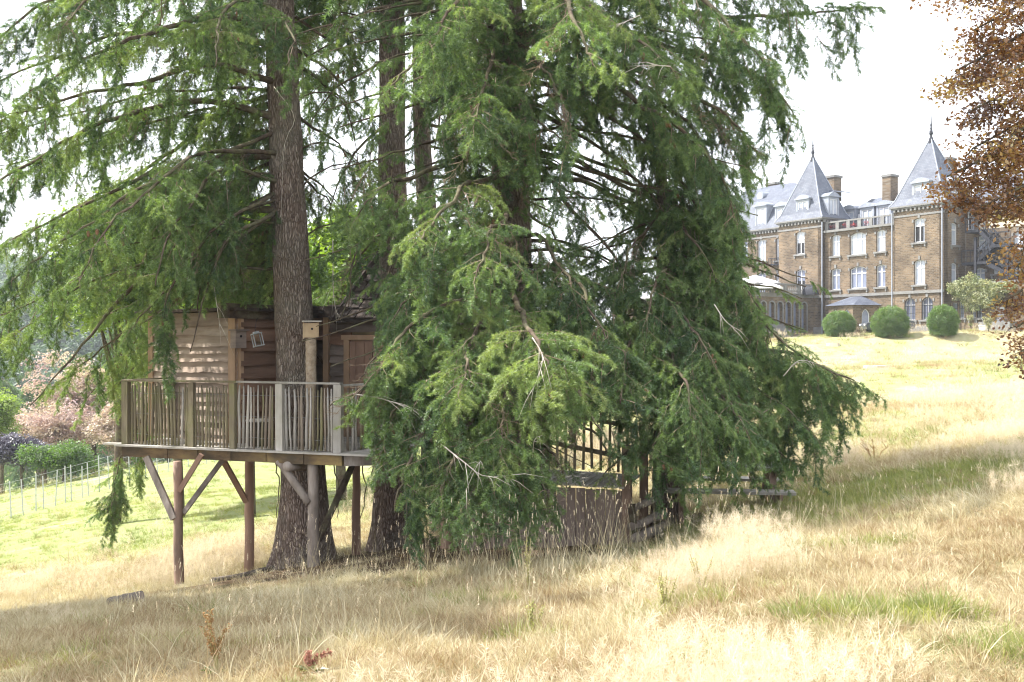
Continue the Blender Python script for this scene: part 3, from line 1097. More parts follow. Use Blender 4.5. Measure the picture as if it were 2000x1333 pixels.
# --- the widest fir
for zp, tip, kw in [
    # right-hand tips against the sky
    (-60, [(1180, 0, 15.6), (1400, 30, 15.0), (1560, 28, 14.7), (1672, 14, 14.5)], dict(r0=.07, hang=.45, blen=.75)),
    (-20, [(1200, 60, 15.4), (1400, 110, 14.8), (1500, 160, 14.6), (1556, 232, 14.5)], dict(r0=.075, hang=.8)),
    (60, [(1180, 110, 15.2), (1330, 180, 14.6), (1430, 240, 14.3), (1475, 295, 14.2)], dict(r0=.07, hang=.85)),
    (110, [(1150, 190, 15.8), (1300, 260, 15.4), (1400, 350, 15.1), (1450, 460, 15)], dict(r0=.06, hang=1.0, blen=.7)),
    (130, [(1170, 150, 14.6), (1300, 220, 13.6), (1400, 330, 13.2), (1440, 440, 13.0)], dict(r0=.06, hang=.9, blen=.7)),
    (60, [(1150, 130, 15.0), (1290, 210, 14.4), (1390, 320, 14.1), (1425, 470, 14)], dict(r0=.05, hang=.9, blen=.7, dens=.8)),
    (150, [(1140, 200, 15.2), (1270, 290, 14.8), (1360, 400, 14.5), (1400, 520, 14.4)], dict(r0=.05, hang=.9, blen=.7, dens=.75)),
    (90, [(1130, 170, 15.8), (1260, 230, 16), (1370, 320, 16), (1430, 420, 16)], dict(r0=.05, hang=.9, blen=.7, dens=.75)),
    (-140, [(1200, -120, 15), (1400, -60, 14.2), (1560, 0, 13.7)], dict(r0=.08, hang=.6)),
    (-100, [(1150, -80, 14.2), (1300, -30, 13), (1420, 50, 12.4), (1500, 130, 12.2)], dict(r0=.08, hang=.6)),
    (-40, [(1100, 0, 14), (1220, 60, 12.6), (1330, 150, 11.8)], dict(r0=.07, hang=.6, tint=.55)),
    (285, [(1180, 330, 15.4), (1330, 440, 14.8), (1420, 550, 14.4)], dict(r0=.055, hang=.55, dens=.6, blen=.6, start=.35)),
    (300, [(1100, 380, 15.2), (1200, 500, 14.6), (1270, 620, 14.2)], dict(r0=.05, hang=.5, dens=.6, blen=.6, start=.35)),
    (200, [(1120, 240, 15.4), (1230, 340, 15), (1330, 450, 14.7)], dict(r0=.05, hang=.8, dens=.7, blen=.7, start=.25)),
    # towards the camera
    (-160, [(1060, -90, 13), (1120, 30, 11.2), (1160, 130, 10.6)], dict(r0=.07, hang=0.31, tint=.6)),
    (-120, [(930, -60, 13.4), (880, 20, 12), (840, 80, 11.4)], dict(r0=.06, hang=0.31, tint=.6)),
    (-60, [(920, 10, 14), (860, 80, 13), (800, 130, 12.4), (760, 175, 12.2)], dict(r0=.05, hang=0.31, tint=.6, blen=.6)),
    (20, [(960, 90, 14.2), (940, 170, 12.8), (930, 240, 12)], dict(r0=.05, hang=0.43)),
    (60, [(1040, 110, 14.2), (1090, 180, 12.8), (1110, 260, 12.2)], dict(r0=.05, hang=0.43)),
    (90, [(920, 140, 15), (870, 200, 14.2), (850, 290, 13.8)], dict(r0=.05, hang=0.50, tint=.35)),
    (330, [(940, 350, 14), (890, 390, 12.8), (850, 430, 12.2), (820, 470, 11.9)], dict(r0=.055, hang=0.31, tint=.7)),
    (300, [(880, 320, 14.6), (800, 340, 13.6), (740, 370, 13.1), (700, 420, 12.8)], dict(r0=.055, hang=0.43, tint=.55)),
    (380, [(1000, 420, 13.6), (960, 470, 12.2), (930, 540, 11.5)], dict(r0=.05, hang=0.37, tint=.55)),
    (420, [(900, 480, 14), (830, 540, 12.8), (770, 620, 12.2)], dict(r0=.05, hang=0.50, tint=.4)),
    (560, [(930, 570, 13.6), (850, 610, 12.3), (780, 660, 11.8), (740, 720, 11.6)], dict(r0=.055, hang=0.37, tint=.55)),
    (600, [(870, 660, 13.6), (780, 720, 12.6), (700, 765, 12.2), (645, 792, 12.0)], dict(r0=.05, hang=0.255, tint=.6, blen=.6)),
    (560, [(1010, 590, 13), (1030, 640, 11.5), (1060, 690, 10.9), (1085, 735, 10.7)], dict(r0=.055, hang=0.31, tint=.85)),
    (600, [(950, 640, 12.9), (920, 690, 11.5), (900, 760, 10.9)], dict(r0=.055, hang=0.37, tint=.65)),
    (640, [(1000, 700, 12.9), (985, 780, 11.5), (980, 880, 10.9)], dict(r0=.05, hang=0.37, tint=.55)),
    (660, [(900, 740, 13), (830, 830, 11.9), (790, 930, 11.4), (770, 1000, 11.3)], dict(r0=.05, hang=0.43, tint=.45)),
    (680, [(950, 780, 12.9), (890, 880, 11.5), (860, 960, 11.1), (845, 1030, 11)], dict(r0=.05, hang=0.43, tint=.45)),
    (700, [(1000, 800, 12.6), (980, 900, 11.5), (960, 1000, 11.1)], dict(r0=.05, hang=0.43, tint=.45)),
    (620, [(1070, 700, 13.2), (1130, 760, 12.2), (1170, 840, 11.8)], dict(r0=.05, hang=0.43, tint=.5)),
    (690, [(1050, 820, 13.2), (1090, 900, 12.2), (1110, 960, 11.9)], dict(r0=.04, hang=0.43, tint=.4)),
    (700, [(1040, 850, 12.6), (1065, 940, 11.8), (1075, 1000, 11.6)], dict(r0=.04, hang=.5, tint=.5)),
    (680, [(1000, 830, 12.2), (1010, 930, 11.4), (1020, 1000, 11.2)], dict(r0=.04, hang=.5, tint=.5)),
    (620, [(860, 690, 13.2), (790, 770, 12.4), (755, 850, 12.1), (760, 930, 12)], dict(r0=.04, hang=.6, tint=.5, blen=.6)),
    (590, [(860, 650, 13.4), (770, 700, 12.6), (720, 750, 12.3), (690, 800, 12.2)], dict(r0=.04, hang=.5, tint=.55, blen=.6)),
    (660, [(1090, 760, 13.6), (1160, 840, 13), (1200, 910, 12.8)], dict(r0=.04, hang=0.43, tint=.4)),
    (500, [(1080, 540, 14), (1150, 600, 13), (1200, 690, 12.5)], dict(r0=.05, hang=0.43, tint=.4)),
    (450, [(1060, 480, 14.2), (1110, 540, 13.3), (1130, 620, 13)], dict(r0=.045, hang=0.50, tint=.35)),
    (640, [(860, 700, 14.2), (780, 780, 13.2), (740, 860, 12.9), (725, 930, 12.8)], dict(r0=.045, hang=0.50, tint=.4, blen=.5)),
    (520, [(880, 560, 14.2), (800, 620, 13.4), (750, 680, 13), (700, 740, 12.8)], dict(r0=.045, hang=0.50, tint=.4, blen=.6)),
]:
    toward(T4, zp, tip, **kw)
T4.whorls(.6, 4.6, 14, (190, 350), (1.6, 3.2), .15, .45, .9, .4, .035, .8, .42)
T4.whorls(0.5, 6, 13, (20, 160), (2.2, 4.2), .1, .45, .7, .4, .05, .9, .55)
T4.whorls(3.6, 7.5, 7, (-80, 40), (2.5, 4.4), .1, .42, .7, .5, .04, .9, .46)
T4.whorls(4.6, 7.5, 16, (190, 290), (2.0, 4.0), .1, .45, .9, .7, .05, .9, .45)
T4.whorls(7.5, 27, 56, (0, 360), (2.6, 5.2), .08, .35, .8, .4, .06, .9, .45, False, .15, 1.7)

# --- the smaller fir over the picnic table
for zp, tip, kw in [
    (470, [(1380, 500, 14.2), (1440, 550, 13.6), (1490, 610, 13.3)], dict(r0=.04, hang=.6)),
    (540, [(1400, 580, 14), (1490, 640, 13.4), (1560, 690, 13.1), (1600, 720, 13)], dict(r0=.04, hang=.6)),
    (600, [(1430, 640, 14.2), (1540, 680, 13.7), (1610, 720, 13.4), (1668, 745, 13.3)], dict(r0=.05, hang=.6, blen=.75)),
    (660, [(1430, 700, 14.6), (1540, 730, 14.4), (1640, 770, 14.2)], dict(r0=.045, hang=1.0, blen=.7)),
    (700, [(1430, 740, 13.8), (1520, 790, 13.2), (1590, 850, 13)], dict(r0=.04, hang=.8)),
    (760, [(1400, 800, 14), (1480, 850, 13.4), (1540, 900, 13.2)], dict(r0=.04, hang=.7)),
    (800, [(1390, 850, 13.8), (1440, 900, 13.2), (1470, 940, 13)], dict(r0=.03, hang=.7)),
    (800, [(1340, 850, 13.6), (1360, 890, 12.9), (1380, 920, 12.7)], dict(r0=.03, hang=.6)),
    (740, [(1290, 790, 13.4), (1280, 850, 12.4), (1270, 900, 12.1)], dict(r0=.035, hang=.6)),
    (680, [(1360, 720, 13.6), (1420, 780, 12.5), (1460, 850, 12.1)], dict(r0=.04, hang=.6)),
    (600, [(1250, 640, 13.8), (1220, 710, 12.6), (1210, 790, 12.2)], dict(r0=.04, hang=.6)),
    (640, [(1320, 690, 13.4), (1340, 760, 12.2), (1350, 830, 11.9)], dict(r0=.04, hang=.6)),
    (560, [(1320, 600, 13.8), (1360, 650, 12.8), (1400, 720, 12.4)], dict(r0=.04, hang=.6)),
    (480, [(1290, 520, 14), (1270, 580, 13.2), (1260, 660, 12.9)], dict(r0=.04, hang=.6)),
    (420, [(1330, 450, 14.4), (1370, 490, 13.8), (1400, 550, 13.5)], dict(r0=.035, hang=.7)),
    (400, [(1270, 440, 14.4), (1230, 500, 13.9), (1200, 580, 13.6)], dict(r0=.03, hang=.8)),
    (840, [(1240, 870, 13.6), (1200, 905, 13), (1175, 930, 12.8)], dict(r0=.03, hang=.6)),
]:
    toward(T5, zp, tip, tint=.5, **kw)
T5.whorls(.3, 3.4, 24, (-170, 20), (1.0, 2.2), .1, .42, .9, .45, .03, .7, .48)
T5.whorls(0.4, 3.4, 14, (20, 160), (1.0, 2.2), .1, .45, .8, .6, .03, .7, .5)
T5.whorls(3.2, 5.0, 12, (0, 360), (.5, 1.1), .1, .45, .8, .7, .02, .5, .4)

# bleached dead twigs
T4.twig([P(862, 868, 10.9), P(905, 902, 10.75), P(945, 930, 10.7), P(996, 928, 10.7)], .009, 12)
T4.twig([P(945, 915, 10.8), P(935, 905, 10.75), P(905, 970, 10.7)], .006, 5)
T4.twig([P(690, 770, 11.7), P(740, 778, 11.6), P(790, 793, 11.5), P(822, 802, 11.5)], .008, 8)
T4.twig([P(1040, 660, 10.6), P(1060, 700, 10.5), P(1042, 760, 10.5), P(1035, 800, 10.5)], .006, 7)
T4.twig([P(980, 130, 15.6), P(985, 190, 15.4), P(990, 240, 15.3), P(1018, 310, 15.2)], .02, 14)
T4.twig([P(1040, 895, 11.3), P(1044, 860, 11.1), P(1060, 850, 11)], .006, 5)
T4.twig([P(1250, 30, 12.1), P(1215, 45, 12), P(1180, 52, 12)], .006, 10)
T4.twig([P(1310, 130, 11.6), P(1270, 128, 11.6), P(1225, 130, 11.6)], .006, 8)
T5.twig([P(1395, 595, 12.3), P(1415, 625, 12.2), P(1432, 640, 12.2)], .008, 5)
T5.twig([P(1530, 735, 12.9), P(1560, 705, 12.8), P(1600, 712, 12.8)], .008, 6)
T1.twig([P(535, 170, 16.3), P(575, 230, 16.25), P(555, 290, 16.3), P(548, 470, 16.28)], .008, 3)
T1.twig([P(650, 470, 16.6), P(652, 580, 16.4), P(662, 625, 16.3)], .009, 5)
T1.twig([P(418, 560, 15), P(424, 600, 15), P(430, 640, 15)], .007, 3)
T1.twig([P(600, 250, 16.5), P(612, 300, 16.4), P(615, 345, 16.5)], .006, 16)
for t in (T1, T2, T3, T4, T5, T6, T7):
    t.finish()
print('fir sprays', [len(t.items) for t in (T1, T2, T3, T4, T5, T6)])

# ------------------------------------------------------------------ broad-leaved foliage
def leaf_clump(seed, mat, n=46, R=0.34, leaf=0.075, flat=0.55, wood=True):
    rng = np.random.default_rng(seed)
    mb = MB()
    for i in range(n):
        p = rng.normal(size=3)
        p = p / np.linalg.norm(p) * R * rng.random() ** 0.5
        p[2] *= flat
        nrm = np.array([0, 0, 1.0]) + rng.normal(size=3) * 0.55
        nrm /= np.linalg.norm(nrm)
        t = np.cross(nrm, rng.normal(size=3))
        t /= np.linalg.norm(t)
        bb = np.cross(nrm, t)
        L = leaf * (0.7 + 0.6 * rng.random())
        w = L * 0.62
        q = [p, p + t * L * .45 + bb * w * .5 + nrm * .08 * L, p + t * L, p + t * L * .45 - bb * w * .5 + nrm * .08 * L]
        mb.add([tuple(v) for v in q], [(0, 1, 2), (0, 2, 3)], 0)
        if wood and i % 6 == 0:
            mb.add([(0, 0.004, 0), (0, -0.004, 0), tuple(p)], [(0, 1, 2)], 1)
    return mb.mesh('leaf_spray', [mat, m_twig])


def crown_points(rnd, c, rx, ry, rz, n, lumps=9, seed=0):
    """Clump positions in an uneven crown made of boughs, with gaps between."""
    cs = []
    for k in range(lumps):
        a, e = rnd.uniform(0, 2 * PI), rnd.uniform(-.8, 1.2)
        r = rnd.uniform(.35, .8)
        cs.append((Vector((math.cos(a) * math.cos(e) * rx * r, math.sin(a) * math.cos(e) * ry * r, math.sin(e) * rz * r)), rnd.uniform(.3, .52)))
    cs.append((Vector((0, 0, 0)), .5))
    out = []
    for i in range(n):
        q, r = rnd.choice(cs)
        d = Vector((rnd.gauss(0, 1), rnd.gauss(0, 1), rnd.gauss(0, 1))).normalized() * r * rnd.uniform(.55, 1.0)
        p = q + Vector((d.x * rx, d.y * ry, d.z * rz))
        out.append((Vector(c) + p, d))
    return out, [Vector(c) + q for q, _ in cs]


def broad_tree(name, label, base, h, rx, ry, rz, key, meshes, n, scale, tint, seed, cat='tree', group=None, trunk_r=.2, bark=None, lumps=9, lift=None, tg=.16):
    rnd = random.Random(seed)
    root = thing(name, label, cat, base, group)
    c = Vector(base) + Vector((0, 0, h - rz if lift is None else lift))
    pts, cs = crown_points(rnd, c, rx, ry, rz, n, lumps)
    mb = MB()
    mb.tube(resample([Vector(base) - Vector((0, 0, .3)), Vector(base).lerp(c, .5) + Vector((rnd.uniform(-.2, .2), 0, 0)), c], 8),
            [trunk_r * (1.15 - .1 * i) for i in range(8)], 8)
    mb.build('trunk', bark or m_limb, root, True)
    mb = MB()
    for q in cs:
        s = Vector(base).lerp(c, rnd.uniform(.5, .9))
        mb.tube(resample([s, s.lerp(q, .5) + Vector((0, 0, -.1 * rz)), q], 6), [trunk_r * .4 * (1 - .15 * i) for i in range(6)], 5)
    mb.build('branches', bark or m_limb, root, True)
    items = []
    for p, d in pts:
        items.append((p, (rnd.uniform(-.5, .5), rnd.uniform(-.5, .5), rnd.uniform(0, 6.28)), scale * rnd.uniform(.7, 1.3), rnd.randrange(len(meshes)),
                      min(1, max(0, rnd.gauss(tint, tg)))))
    scatter('crown', key, meshes, items, root)
    return root


m_bright = leafy('spring_green_leaf', [(0, (0.06, 0.12, 0.02)), (.5, (0.12, 0.2, 0.035)), (1, (0.2, 0.27, 0.06))], (1.5, 1.6, .5), .5)
m_beech = leafy('copper_beech_leaf', [(0, (0.07, 0.04, 0.034)), (.3, (0.17, 0.092, 0.062)), (.6, (0.29, 0.17, 0.09)), (.82, (0.36, 0.26, 0.105)), (1, (.48, .43, .19))],
                (1.7, 1.25, .55), .5, .4, .10)
m_pinkleaf = leafy('pink_beige_leaf', [(0, (0.36, 0.25, 0.25)), (.45, (0.48, 0.38, 0.33)), (1, (0.58, 0.53, 0.37))], (1.2, 1.1, .9), .35)
m_purple = leafy('dark_purple_leaf', [(0, (0.045, 0.042, 0.065)), (.6, (0.11, 0.10, 0.14)), (1, (0.22, 0.21, 0.25))], (1, .8, .9), .2, .35, .12)
m_box = leafy('hedge_leaf', [(0, (0.05, 0.105, 0.02)), (.5, (0.10, 0.18, 0.03)), (1, (0.18, 0.26, 0.05))], (1.4, 1.5, .5), .3)
m_forest = leafy('forest_leaf', [(0, (0.03, 0.065, 0.03)), (.5, (0.055, 0.1, 0.04)), (1, (0.11, 0.16, 0.06))], (1.2, 1.3, .6), .3)
m_ivy = leafy('climber_leaf', [(0, (0.10, 0.15, 0.05)), (.5, (0.24, 0.27, 0.12)), (1, (0.48, 0.46, 0.30))], (1.2, 1.2, .6), .35)
LV = {}
for k, mt, kw in (('bright', m_bright, dict(n=50, R=.42, leaf=.11)), ('beech', m_beech, dict(n=34, R=.36, leaf=.078, flat=.34)),
                  ('pink', m_pinkleaf, dict(n=60, R=.55, leaf=.13, flat=.4)), ('purple', m_purple, dict(n=60, R=.5, leaf=.13)),
                  ('box', m_box, dict(n=70, R=.22, leaf=.06, flat=1)), ('forest', m_forest, dict(n=70, R=1.0, leaf=.34, flat=.7)),
                  ('ivy', m_ivy, dict(n=60, R=.3, leaf=.1, flat=.8))):
    LV[k] = [leaf_clump(100 + 7 * i + len(k), mt, **kw) for i in range(3)]

# --- copper beech at the right edge: trunk out of the frame, boughs reaching in
bb = Vector((13.2, 17.5, H(13.2, 17.5)))
BE = Tree('copper_beech', 'copper beech with bronze leaves reaching in at the right edge', bb - Vector((0, 0, .1)),
          [bb - Vector((0, 0, .1)), bb + Vector((0, 0, 3)), bb + Vector((-.2, 0, 8)), bb + Vector((0, 0, 14))], [.55, .45, .36, .15], None, 21, .5,
          surf('beech_bark', [(0.2, 0.19, 0.17), (0.32, 0.3, 0.27)], 4, .9, .3, 12), sides=24)
R = BE.rnd


def beech_bough(z, tip, mid=None, n=60, spread=.5):
    c, r = BE.at(z)
    e = P(*tip)
    m = c.lerp(e, .5) + Vector((0, 0, .5))
    cv = resample([c, m, e], 16)
    mb = MB()
    mb.tube(cv, [.07 * (1 - i / 17) + .006 for i in range(16)], 6)
    for k in range(n):
        u = R.random() ** .6
        f = (.25 + .75 * u) * 15
        i = min(int(f), 14)
        p = cv[i].lerp(cv[i + 1], f - i)
        w = spread * (1.15 - .75 * u)
        q = p + Vector((R.gauss(0, w), R.gauss(0, w), R.gauss(-.12, w * .5) - .1 * u))
        if R.random() < .3:
            mb.tube([p, p.lerp(q, .5) + Vector((0, 0, .05)), q], [.012, .008, .003], 4, 0, False)
        BE.items.append((q, (R.uniform(-.45, .45), R.uniform(-.45, .45), R.uniform(0, 6.28)), R.uniform(.65, 1.1), R.randrange(3), min(1, max(0, R.gauss(.52, .27)))))
    mb.build('limb', m_limb, BE.root, True)


for z, tip, n, sp in [(9, (1890, -20, 15.5), 110, .6), (8.5, (1900, 60, 16), 100, .55), (8, (1865, 140, 15.5), 120, .45), (7.5, (1850, 160, 16.5), 80, .4), (7, (1890, 220, 15), 100, .45),
                      (6.5, (1900, 290, 16), 90, .42), (6, (1850, 345, 15.4), 120, .38), (5.6, (1870, 380, 16.2), 90, .36), (5.2, (1915, 405, 15), 80, .34), (5, (1945, 400, 16), 80, .36),
                      (4.4, (1985, 520, 15.5), 60, .3), (4, (1960, 590, 15), 70, .3), (3.6, (1985, 640, 15.4), 50, .24), (3.0, (1990, 690, 15.2), 30, .2), (2.7, (1998, 740, 15), 20, .16),
                      (9.5, (1960, -30, 14), 120, .6), (8, (1960, 150, 14), 120, .55), (7, (1970, 270, 14.5), 110, .5), (4.6, (1995, 470, 14.4), 70, .34)]:
    beech_bough(z, tip, None, int(n * .95), sp)
BE.finish('beech', LV['beech'])

# --- bright broad-leaved trees behind the treehouse
BGG = 'sunlit green trees behind the treehouse'
for lab, px, Y, h, rx, rz, n, tint, sd in [
    ('sunlit yellow-green tree seen between the deck fir and the hut gable', 668, 31, 9.3, 2.3, 3.2, 900, .75, 1),
    ('sunlit green tree behind the left cabin wall', 489, 30, 10.2, 2.6, 3.6, 900, .6, 2),
    ('bright yellow-green tree beyond the left end of the deck', 226, 34, 11.4, 2.6, 3.0, 900, .85, 13),
    ('backlit green tree behind the left cabin corner post', 352, 33, 11.4, 2.4, 3.0, 900, .75, 14),
    ('pale green tree seen through the twigs right of the deck fir', 596, 36, 10.2, 2.5, 3.6, 800, .85, 4),
    ('green tree glimpsed between the hanging boughs of the widest fir', 1120, 40, 6.0, 2.6, 2.9, 700, .5, 5),
    ('green tree behind the shingled hut gable', 830, 34, 7.2, 2.3, 3.3, 700, .6, 6),
]:
    x = (px - CX) / F * Y
    broad_tree('leafy_tree', lab, Vector((x, Y, H(x, Y))), h, rx, rx, rz, 'bright', LV['bright'], n, 1.25, tint, sd, group=BGG, trunk_r=.16)
# ------------------------------------------------------------------ the castle on its terrace
m_stone = None
m_stone, n, l = new_mat('castle_stone')
out = n.new('ShaderNodeOutputMaterial')
bs = n.new('ShaderNodeBsdfPrincipled')
bs.inputs['Roughness'].default_value = 0.9
bs.inputs['Specular IOR Level'].default_value = 0.15
uv = n.new('ShaderNodeUVMap')
wob = n.new('ShaderNodeTexNoise')
wob.inputs['Scale'].default_value = 3.0
l.new(uv.outputs[0], wob.inputs['Vector'])
vm = n.new('ShaderNodeVectorMath')
vm.operation = 'MULTIPLY_ADD'
vm.inputs[1].default_value = (0.22, 0.14, 0)
l.new(wob.outputs['Color'], vm.inputs[0])
l.new(uv.outputs[0], vm.inputs[2])
br = n.new('ShaderNodeTexBrick')
br.inputs['Color1'].default_value = (0.168, 0.124, 0.084, 1)
br.inputs['Color2'].default_value = (0.085, 0.063, 0.046, 1)
br.inputs['Mortar'].default_value = (0.165, 0.143, 0.115, 1)
br.inputs['Scale'].default_value = 1.0
br.inputs['Mortar Size'].default_value = 0.022
br.inputs['Brick Width'].default_value = 0.36
br.inputs['Row Height'].default_value = 0.155
br.inputs['Bias'].default_value = -0.1
l.new(vm.outputs[0], br.inputs['Vector'])
nz = n.new('ShaderNodeTexNoise')
nz.inputs['Scale'].default_value = 0.5
nz.inputs['Detail'].default_value = 8
l.new(uv.outputs[0], nz.inputs['Vector'])
rp = ramp(n, [(0.3, (0.58, 0.56, 0.55)), (0.52, (1.0, 0.98, 0.94)), (0.72, (1.4, 1.32, 1.2))])
l.new(nz.outputs['Fac'], rp.inputs[0])
mx = n.new('ShaderNodeMix')
mx.data_type = 'RGBA'
mx.blend_type = 'MULTIPLY'
mx.inputs[0].default_value = 1
l.new(br.outputs[0], mx.inputs[6])
l.new(rp.outputs[0], mx.inputs[7])
l.new(mx.outputs[2], bs.inputs['Base Color'])
bp = n.new('ShaderNodeBump')
bp.inputs['Strength'].default_value = 0.6
bp.inputs['Distance'].default_value = 0.05
bp.invert = True
l.new(br.outputs['Fac'], bp.inputs['Height'])
l.new(bp.outputs[0], bs.inputs['Normal'])
l.new(bs.outputs[0], out.inputs[0])

m_trim = surf('blue_stone_trim', [(0.13, 0.128, 0.126), (0.21, 0.207, 0.2)], 2.5, .85, .2, 10, dirt=((0.15, 0.14, 0.13), .5))
m_pale = surf('pale_plaster', [(0.40, 0.35, 0.265), (0.5, 0.45, 0.35)], 1.2, .9, dirt=((0.4, 0.34, 0.26), .5))
m_white = surf('white_joinery', [(0.48, 0.49, 0.52), (0.56, 0.56, 0.57)], 4, .5)
m_zinc = surf('zinc', [(0.2, 0.22, 0.265), (0.28, 0.3, 0.345)], 2, .6, spec=.3)
m_iron = surf('dark_iron', [(0.02, 0.021, 0.027), (0.04, 0.041, 0.05)], 6, .8, spec=.15)
m_slate, n, l = new_mat('slate')
out = n.new('ShaderNodeOutputMaterial')
bs = n.new('ShaderNodeBsdfPrincipled')
bs.inputs['Roughness'].default_value = 0.62
bs.inputs['Specular IOR Level'].default_value = 0.3
uv = n.new('ShaderNodeUVMap')
br = n.new('ShaderNodeTexBrick')
br.inputs['Color1'].default_value = (0.068, 0.08, 0.112, 1)
br.inputs['Color2'].default_value = (0.105, 0.117, 0.15, 1)
br.inputs['Mortar'].default_value = (0.05, 0.055, 0.07, 1)
br.inputs['Scale'].default_value = 1
br.inputs['Mortar Size'].default_value = 0.012
br.inputs['Brick Width'].default_value = 0.24
br.inputs['Row Height'].default_value = 0.17
l.new(uv.outputs[0], br.inputs['Vector'])
nz = n.new('ShaderNodeTexNoise')
nz.inputs['Scale'].default_value = 0.9
nz.inputs['Detail'].default_value = 7
l.new(uv.outputs[0], nz.inputs['Vector'])
rp = ramp(n, [(0.3, (0.75, 0.75, 0.78)), (0.6, (1.1, 1.1, 1.08)), (0.75, (1.35, 1.3, 1.15))])
l.new(nz.outputs['Fac'], rp.inputs[0])
mx = n.new('ShaderNodeMix')
mx.data_type = 'RGBA'
mx.blend_type = 'MULTIPLY'
mx.inputs[0].default_value = 1
l.new(br.outputs[0], mx.inputs[6])
l.new(rp.outputs[0], mx.inputs[7])
l.new(mx.outputs[2], bs.inputs['Base Color'])
l.new(bs.outputs[0], out.inputs[0])
m_pane = surf('window_pane', [(0.27, 0.31, 0.39), (0.42, 0.45, 0.50)], .8, .08, spec=.8)  # opaque; reflected sky and pale curtains are painted into the colour
m_pane_dark = surf('window_pane_dark', [(0.10, 0.115, 0.17), (0.2, 0.225, 0.31)], .6, .12, spec=.6)
m_void = surf('dark_interior', [(0.012, 0.012, 0.014), (0.02, 0.02, 0.022)], 2, .9)  # near-black stand-in for the shade inside open windows and holes

CD = 91.0
W0 = Vector(((1796 - CX) / F * CD, CD, 0.0))
VT = Vector((0.541, -0.841, 0.0))          # along the front, towards the right
NT = Vector((-0.841, -0.541, 0.0))         # out of the front
ZB = 2.3                                   # ground level of the castle


def C(t, n, z):
    return W0 + VT * t + NT * n + Vector((0, 0, z))


def fx(X, Y, nn=0.0):
    """(t, z) on the plane nn metres before the front, from the position in my enlarged study crop."""
    px, py = 1380 + .36 * X, 200 + .36 * Y
    k = (px - CX) / F
    t = (k * (W0.y + nn * NT.y) - W0.x - nn * NT.x) / (VT.x - k * VT.y)
    p = C(t, nn, 0)
    return t, EYE - (py - CY) / F * p.y


castle = thing('castle', 'large brown stone castle with pointed slate towers on the hilltop', 'castle', C(0, 0, ZB))


def shape(t, z0, z1, w, kind='seg'):
    """Outline of an opening, counter-clockwise, foot first."""
    h = w / 2
    pts = [(t - h, z0), (t + h, z0)]
    if kind == 'rect':
        return pts + [(t + h, z1), (t - h, z1)]
    if kind == 'point':
        zs = z1 - w * .8
        right = [(t + h - w * (1 - math.cos(a)), zs + w * math.sin(a) * .93) for a in np.linspace(0, PI / 3, 6)]
        left = [(2 * t - x, z) for x, z in right[:-1]][::-1]
        return pts + right + left
    rise = h if kind == 'round' else w * .14
    zs = z1 - rise
    arc = []
    m = 10 if kind == 'round' else 6
    for i in range(m + 1):
        if kind == 'round':
            a = PI * i / m
            arc.append((t + h * math.cos(a), zs + h * math.sin(a)))
        else:
            u = 1 - 2 * i / m
            arc.append((t + h * u, zs + rise * (1 - u * u)))
    return pts + arc


def wall(name, fr, outline, holes=(), reveal=0.28, mat=None, back=True):
    """fr(t, n, z): the wall's own frame. A face with real openings and their reveals."""
    bm = bmesh.new()
    uvl = bm.loops.layers.uv.new('UVMap')
    loops = [outline] + list(holes)
    edges, co = [], {}
    for lp in loops:
        vs = [bm.verts.new((x, 0, z)) for x, z in lp]
        for a, b in zip(vs, vs[1:] + vs[:1]):
            edges.append(bm.edges.new((a, b)))
    bmesh.ops.triangle_fill(bm, use_beauty=True, use_dissolve=False, edges=edges, normal=(0, -1, 0))
    for lp in holes:
        for (x0, z0), (x1, z1) in zip(lp, lp[1:] + lp[:1]):
            f = bm.faces.new([bm.verts.new(p) for p in ((x0, 0, z0), (x1, 0, z1), (x1, -reveal, z1), (x0, -reveal, z0))])
    if back:
        for (x0, z0), (x1, z1) in zip(outline, outline[1:] + outline[:1]):
            f = bm.faces.new([bm.verts.new(p) for p in ((x0, 0, z0), (x1, 0, z1), (x1, -.5, z1), (x0, -.5, z0))])
    for f in bm.faces:
        for lo in f.loops:
            c = lo.vert.co
            lo[uvl].uv = (c.x + c.y, c.z)
    for v in bm.verts:
        v.co = fr(v.co.x, v.co.y, v.co.z)
    me = bpy.data.meshes.new(name)
    bm.to_mesh(me)
    bm.free()
    me.materials.append(mat or m_stone)
    return link(name, me, castle)


def ring(mb, fr, lp, w, n0, n1, mi=0):
    """A frame of width w round the outline lp, from depth n0 to n1."""
    cx = sum(p[0] for p in lp) / len(lp)
    zs = [p[1] for p in lp]
    cz = (min(zs) + max(zs)) / 2
    hw = max(abs(p[0] - cx) for p in lp)
    hh = (max(zs) - min(zs)) / 2
    inn = [(cx + (x - cx) * (1 - w / hw), cz + (z - cz) * (1 - w / hh)) for x, z in lp]
    k = len(lp)
    vs = [fr(x, n1, z) for x, z in lp] + [fr(x, n1, z) for x, z in inn] + [fr(x, n0, z) for x, z in inn]
    fs = []
    for i in range(k):
        j = (i + 1) % k
        fs += [(i, j, k + j, k + i), (k + i, k + j, 2 * k + j, 2 * k + i)]
    mb.add(vs, fs, mi)
    return inn


def fbox(mb, fr, t0, t1, n0, n1, z0, z1, mi=0):
    vs = [fr(t, n_, z) for z in (z0, z1) for n_ in (n0, n1) for t in (t0, t1)]
    mb.add(vs, [(0, 2, 3, 1), (4, 5, 7, 6), (0, 1, 5, 4), (2, 6, 7, 3), (0, 4, 6, 2), (1, 3, 7, 5)], mi)


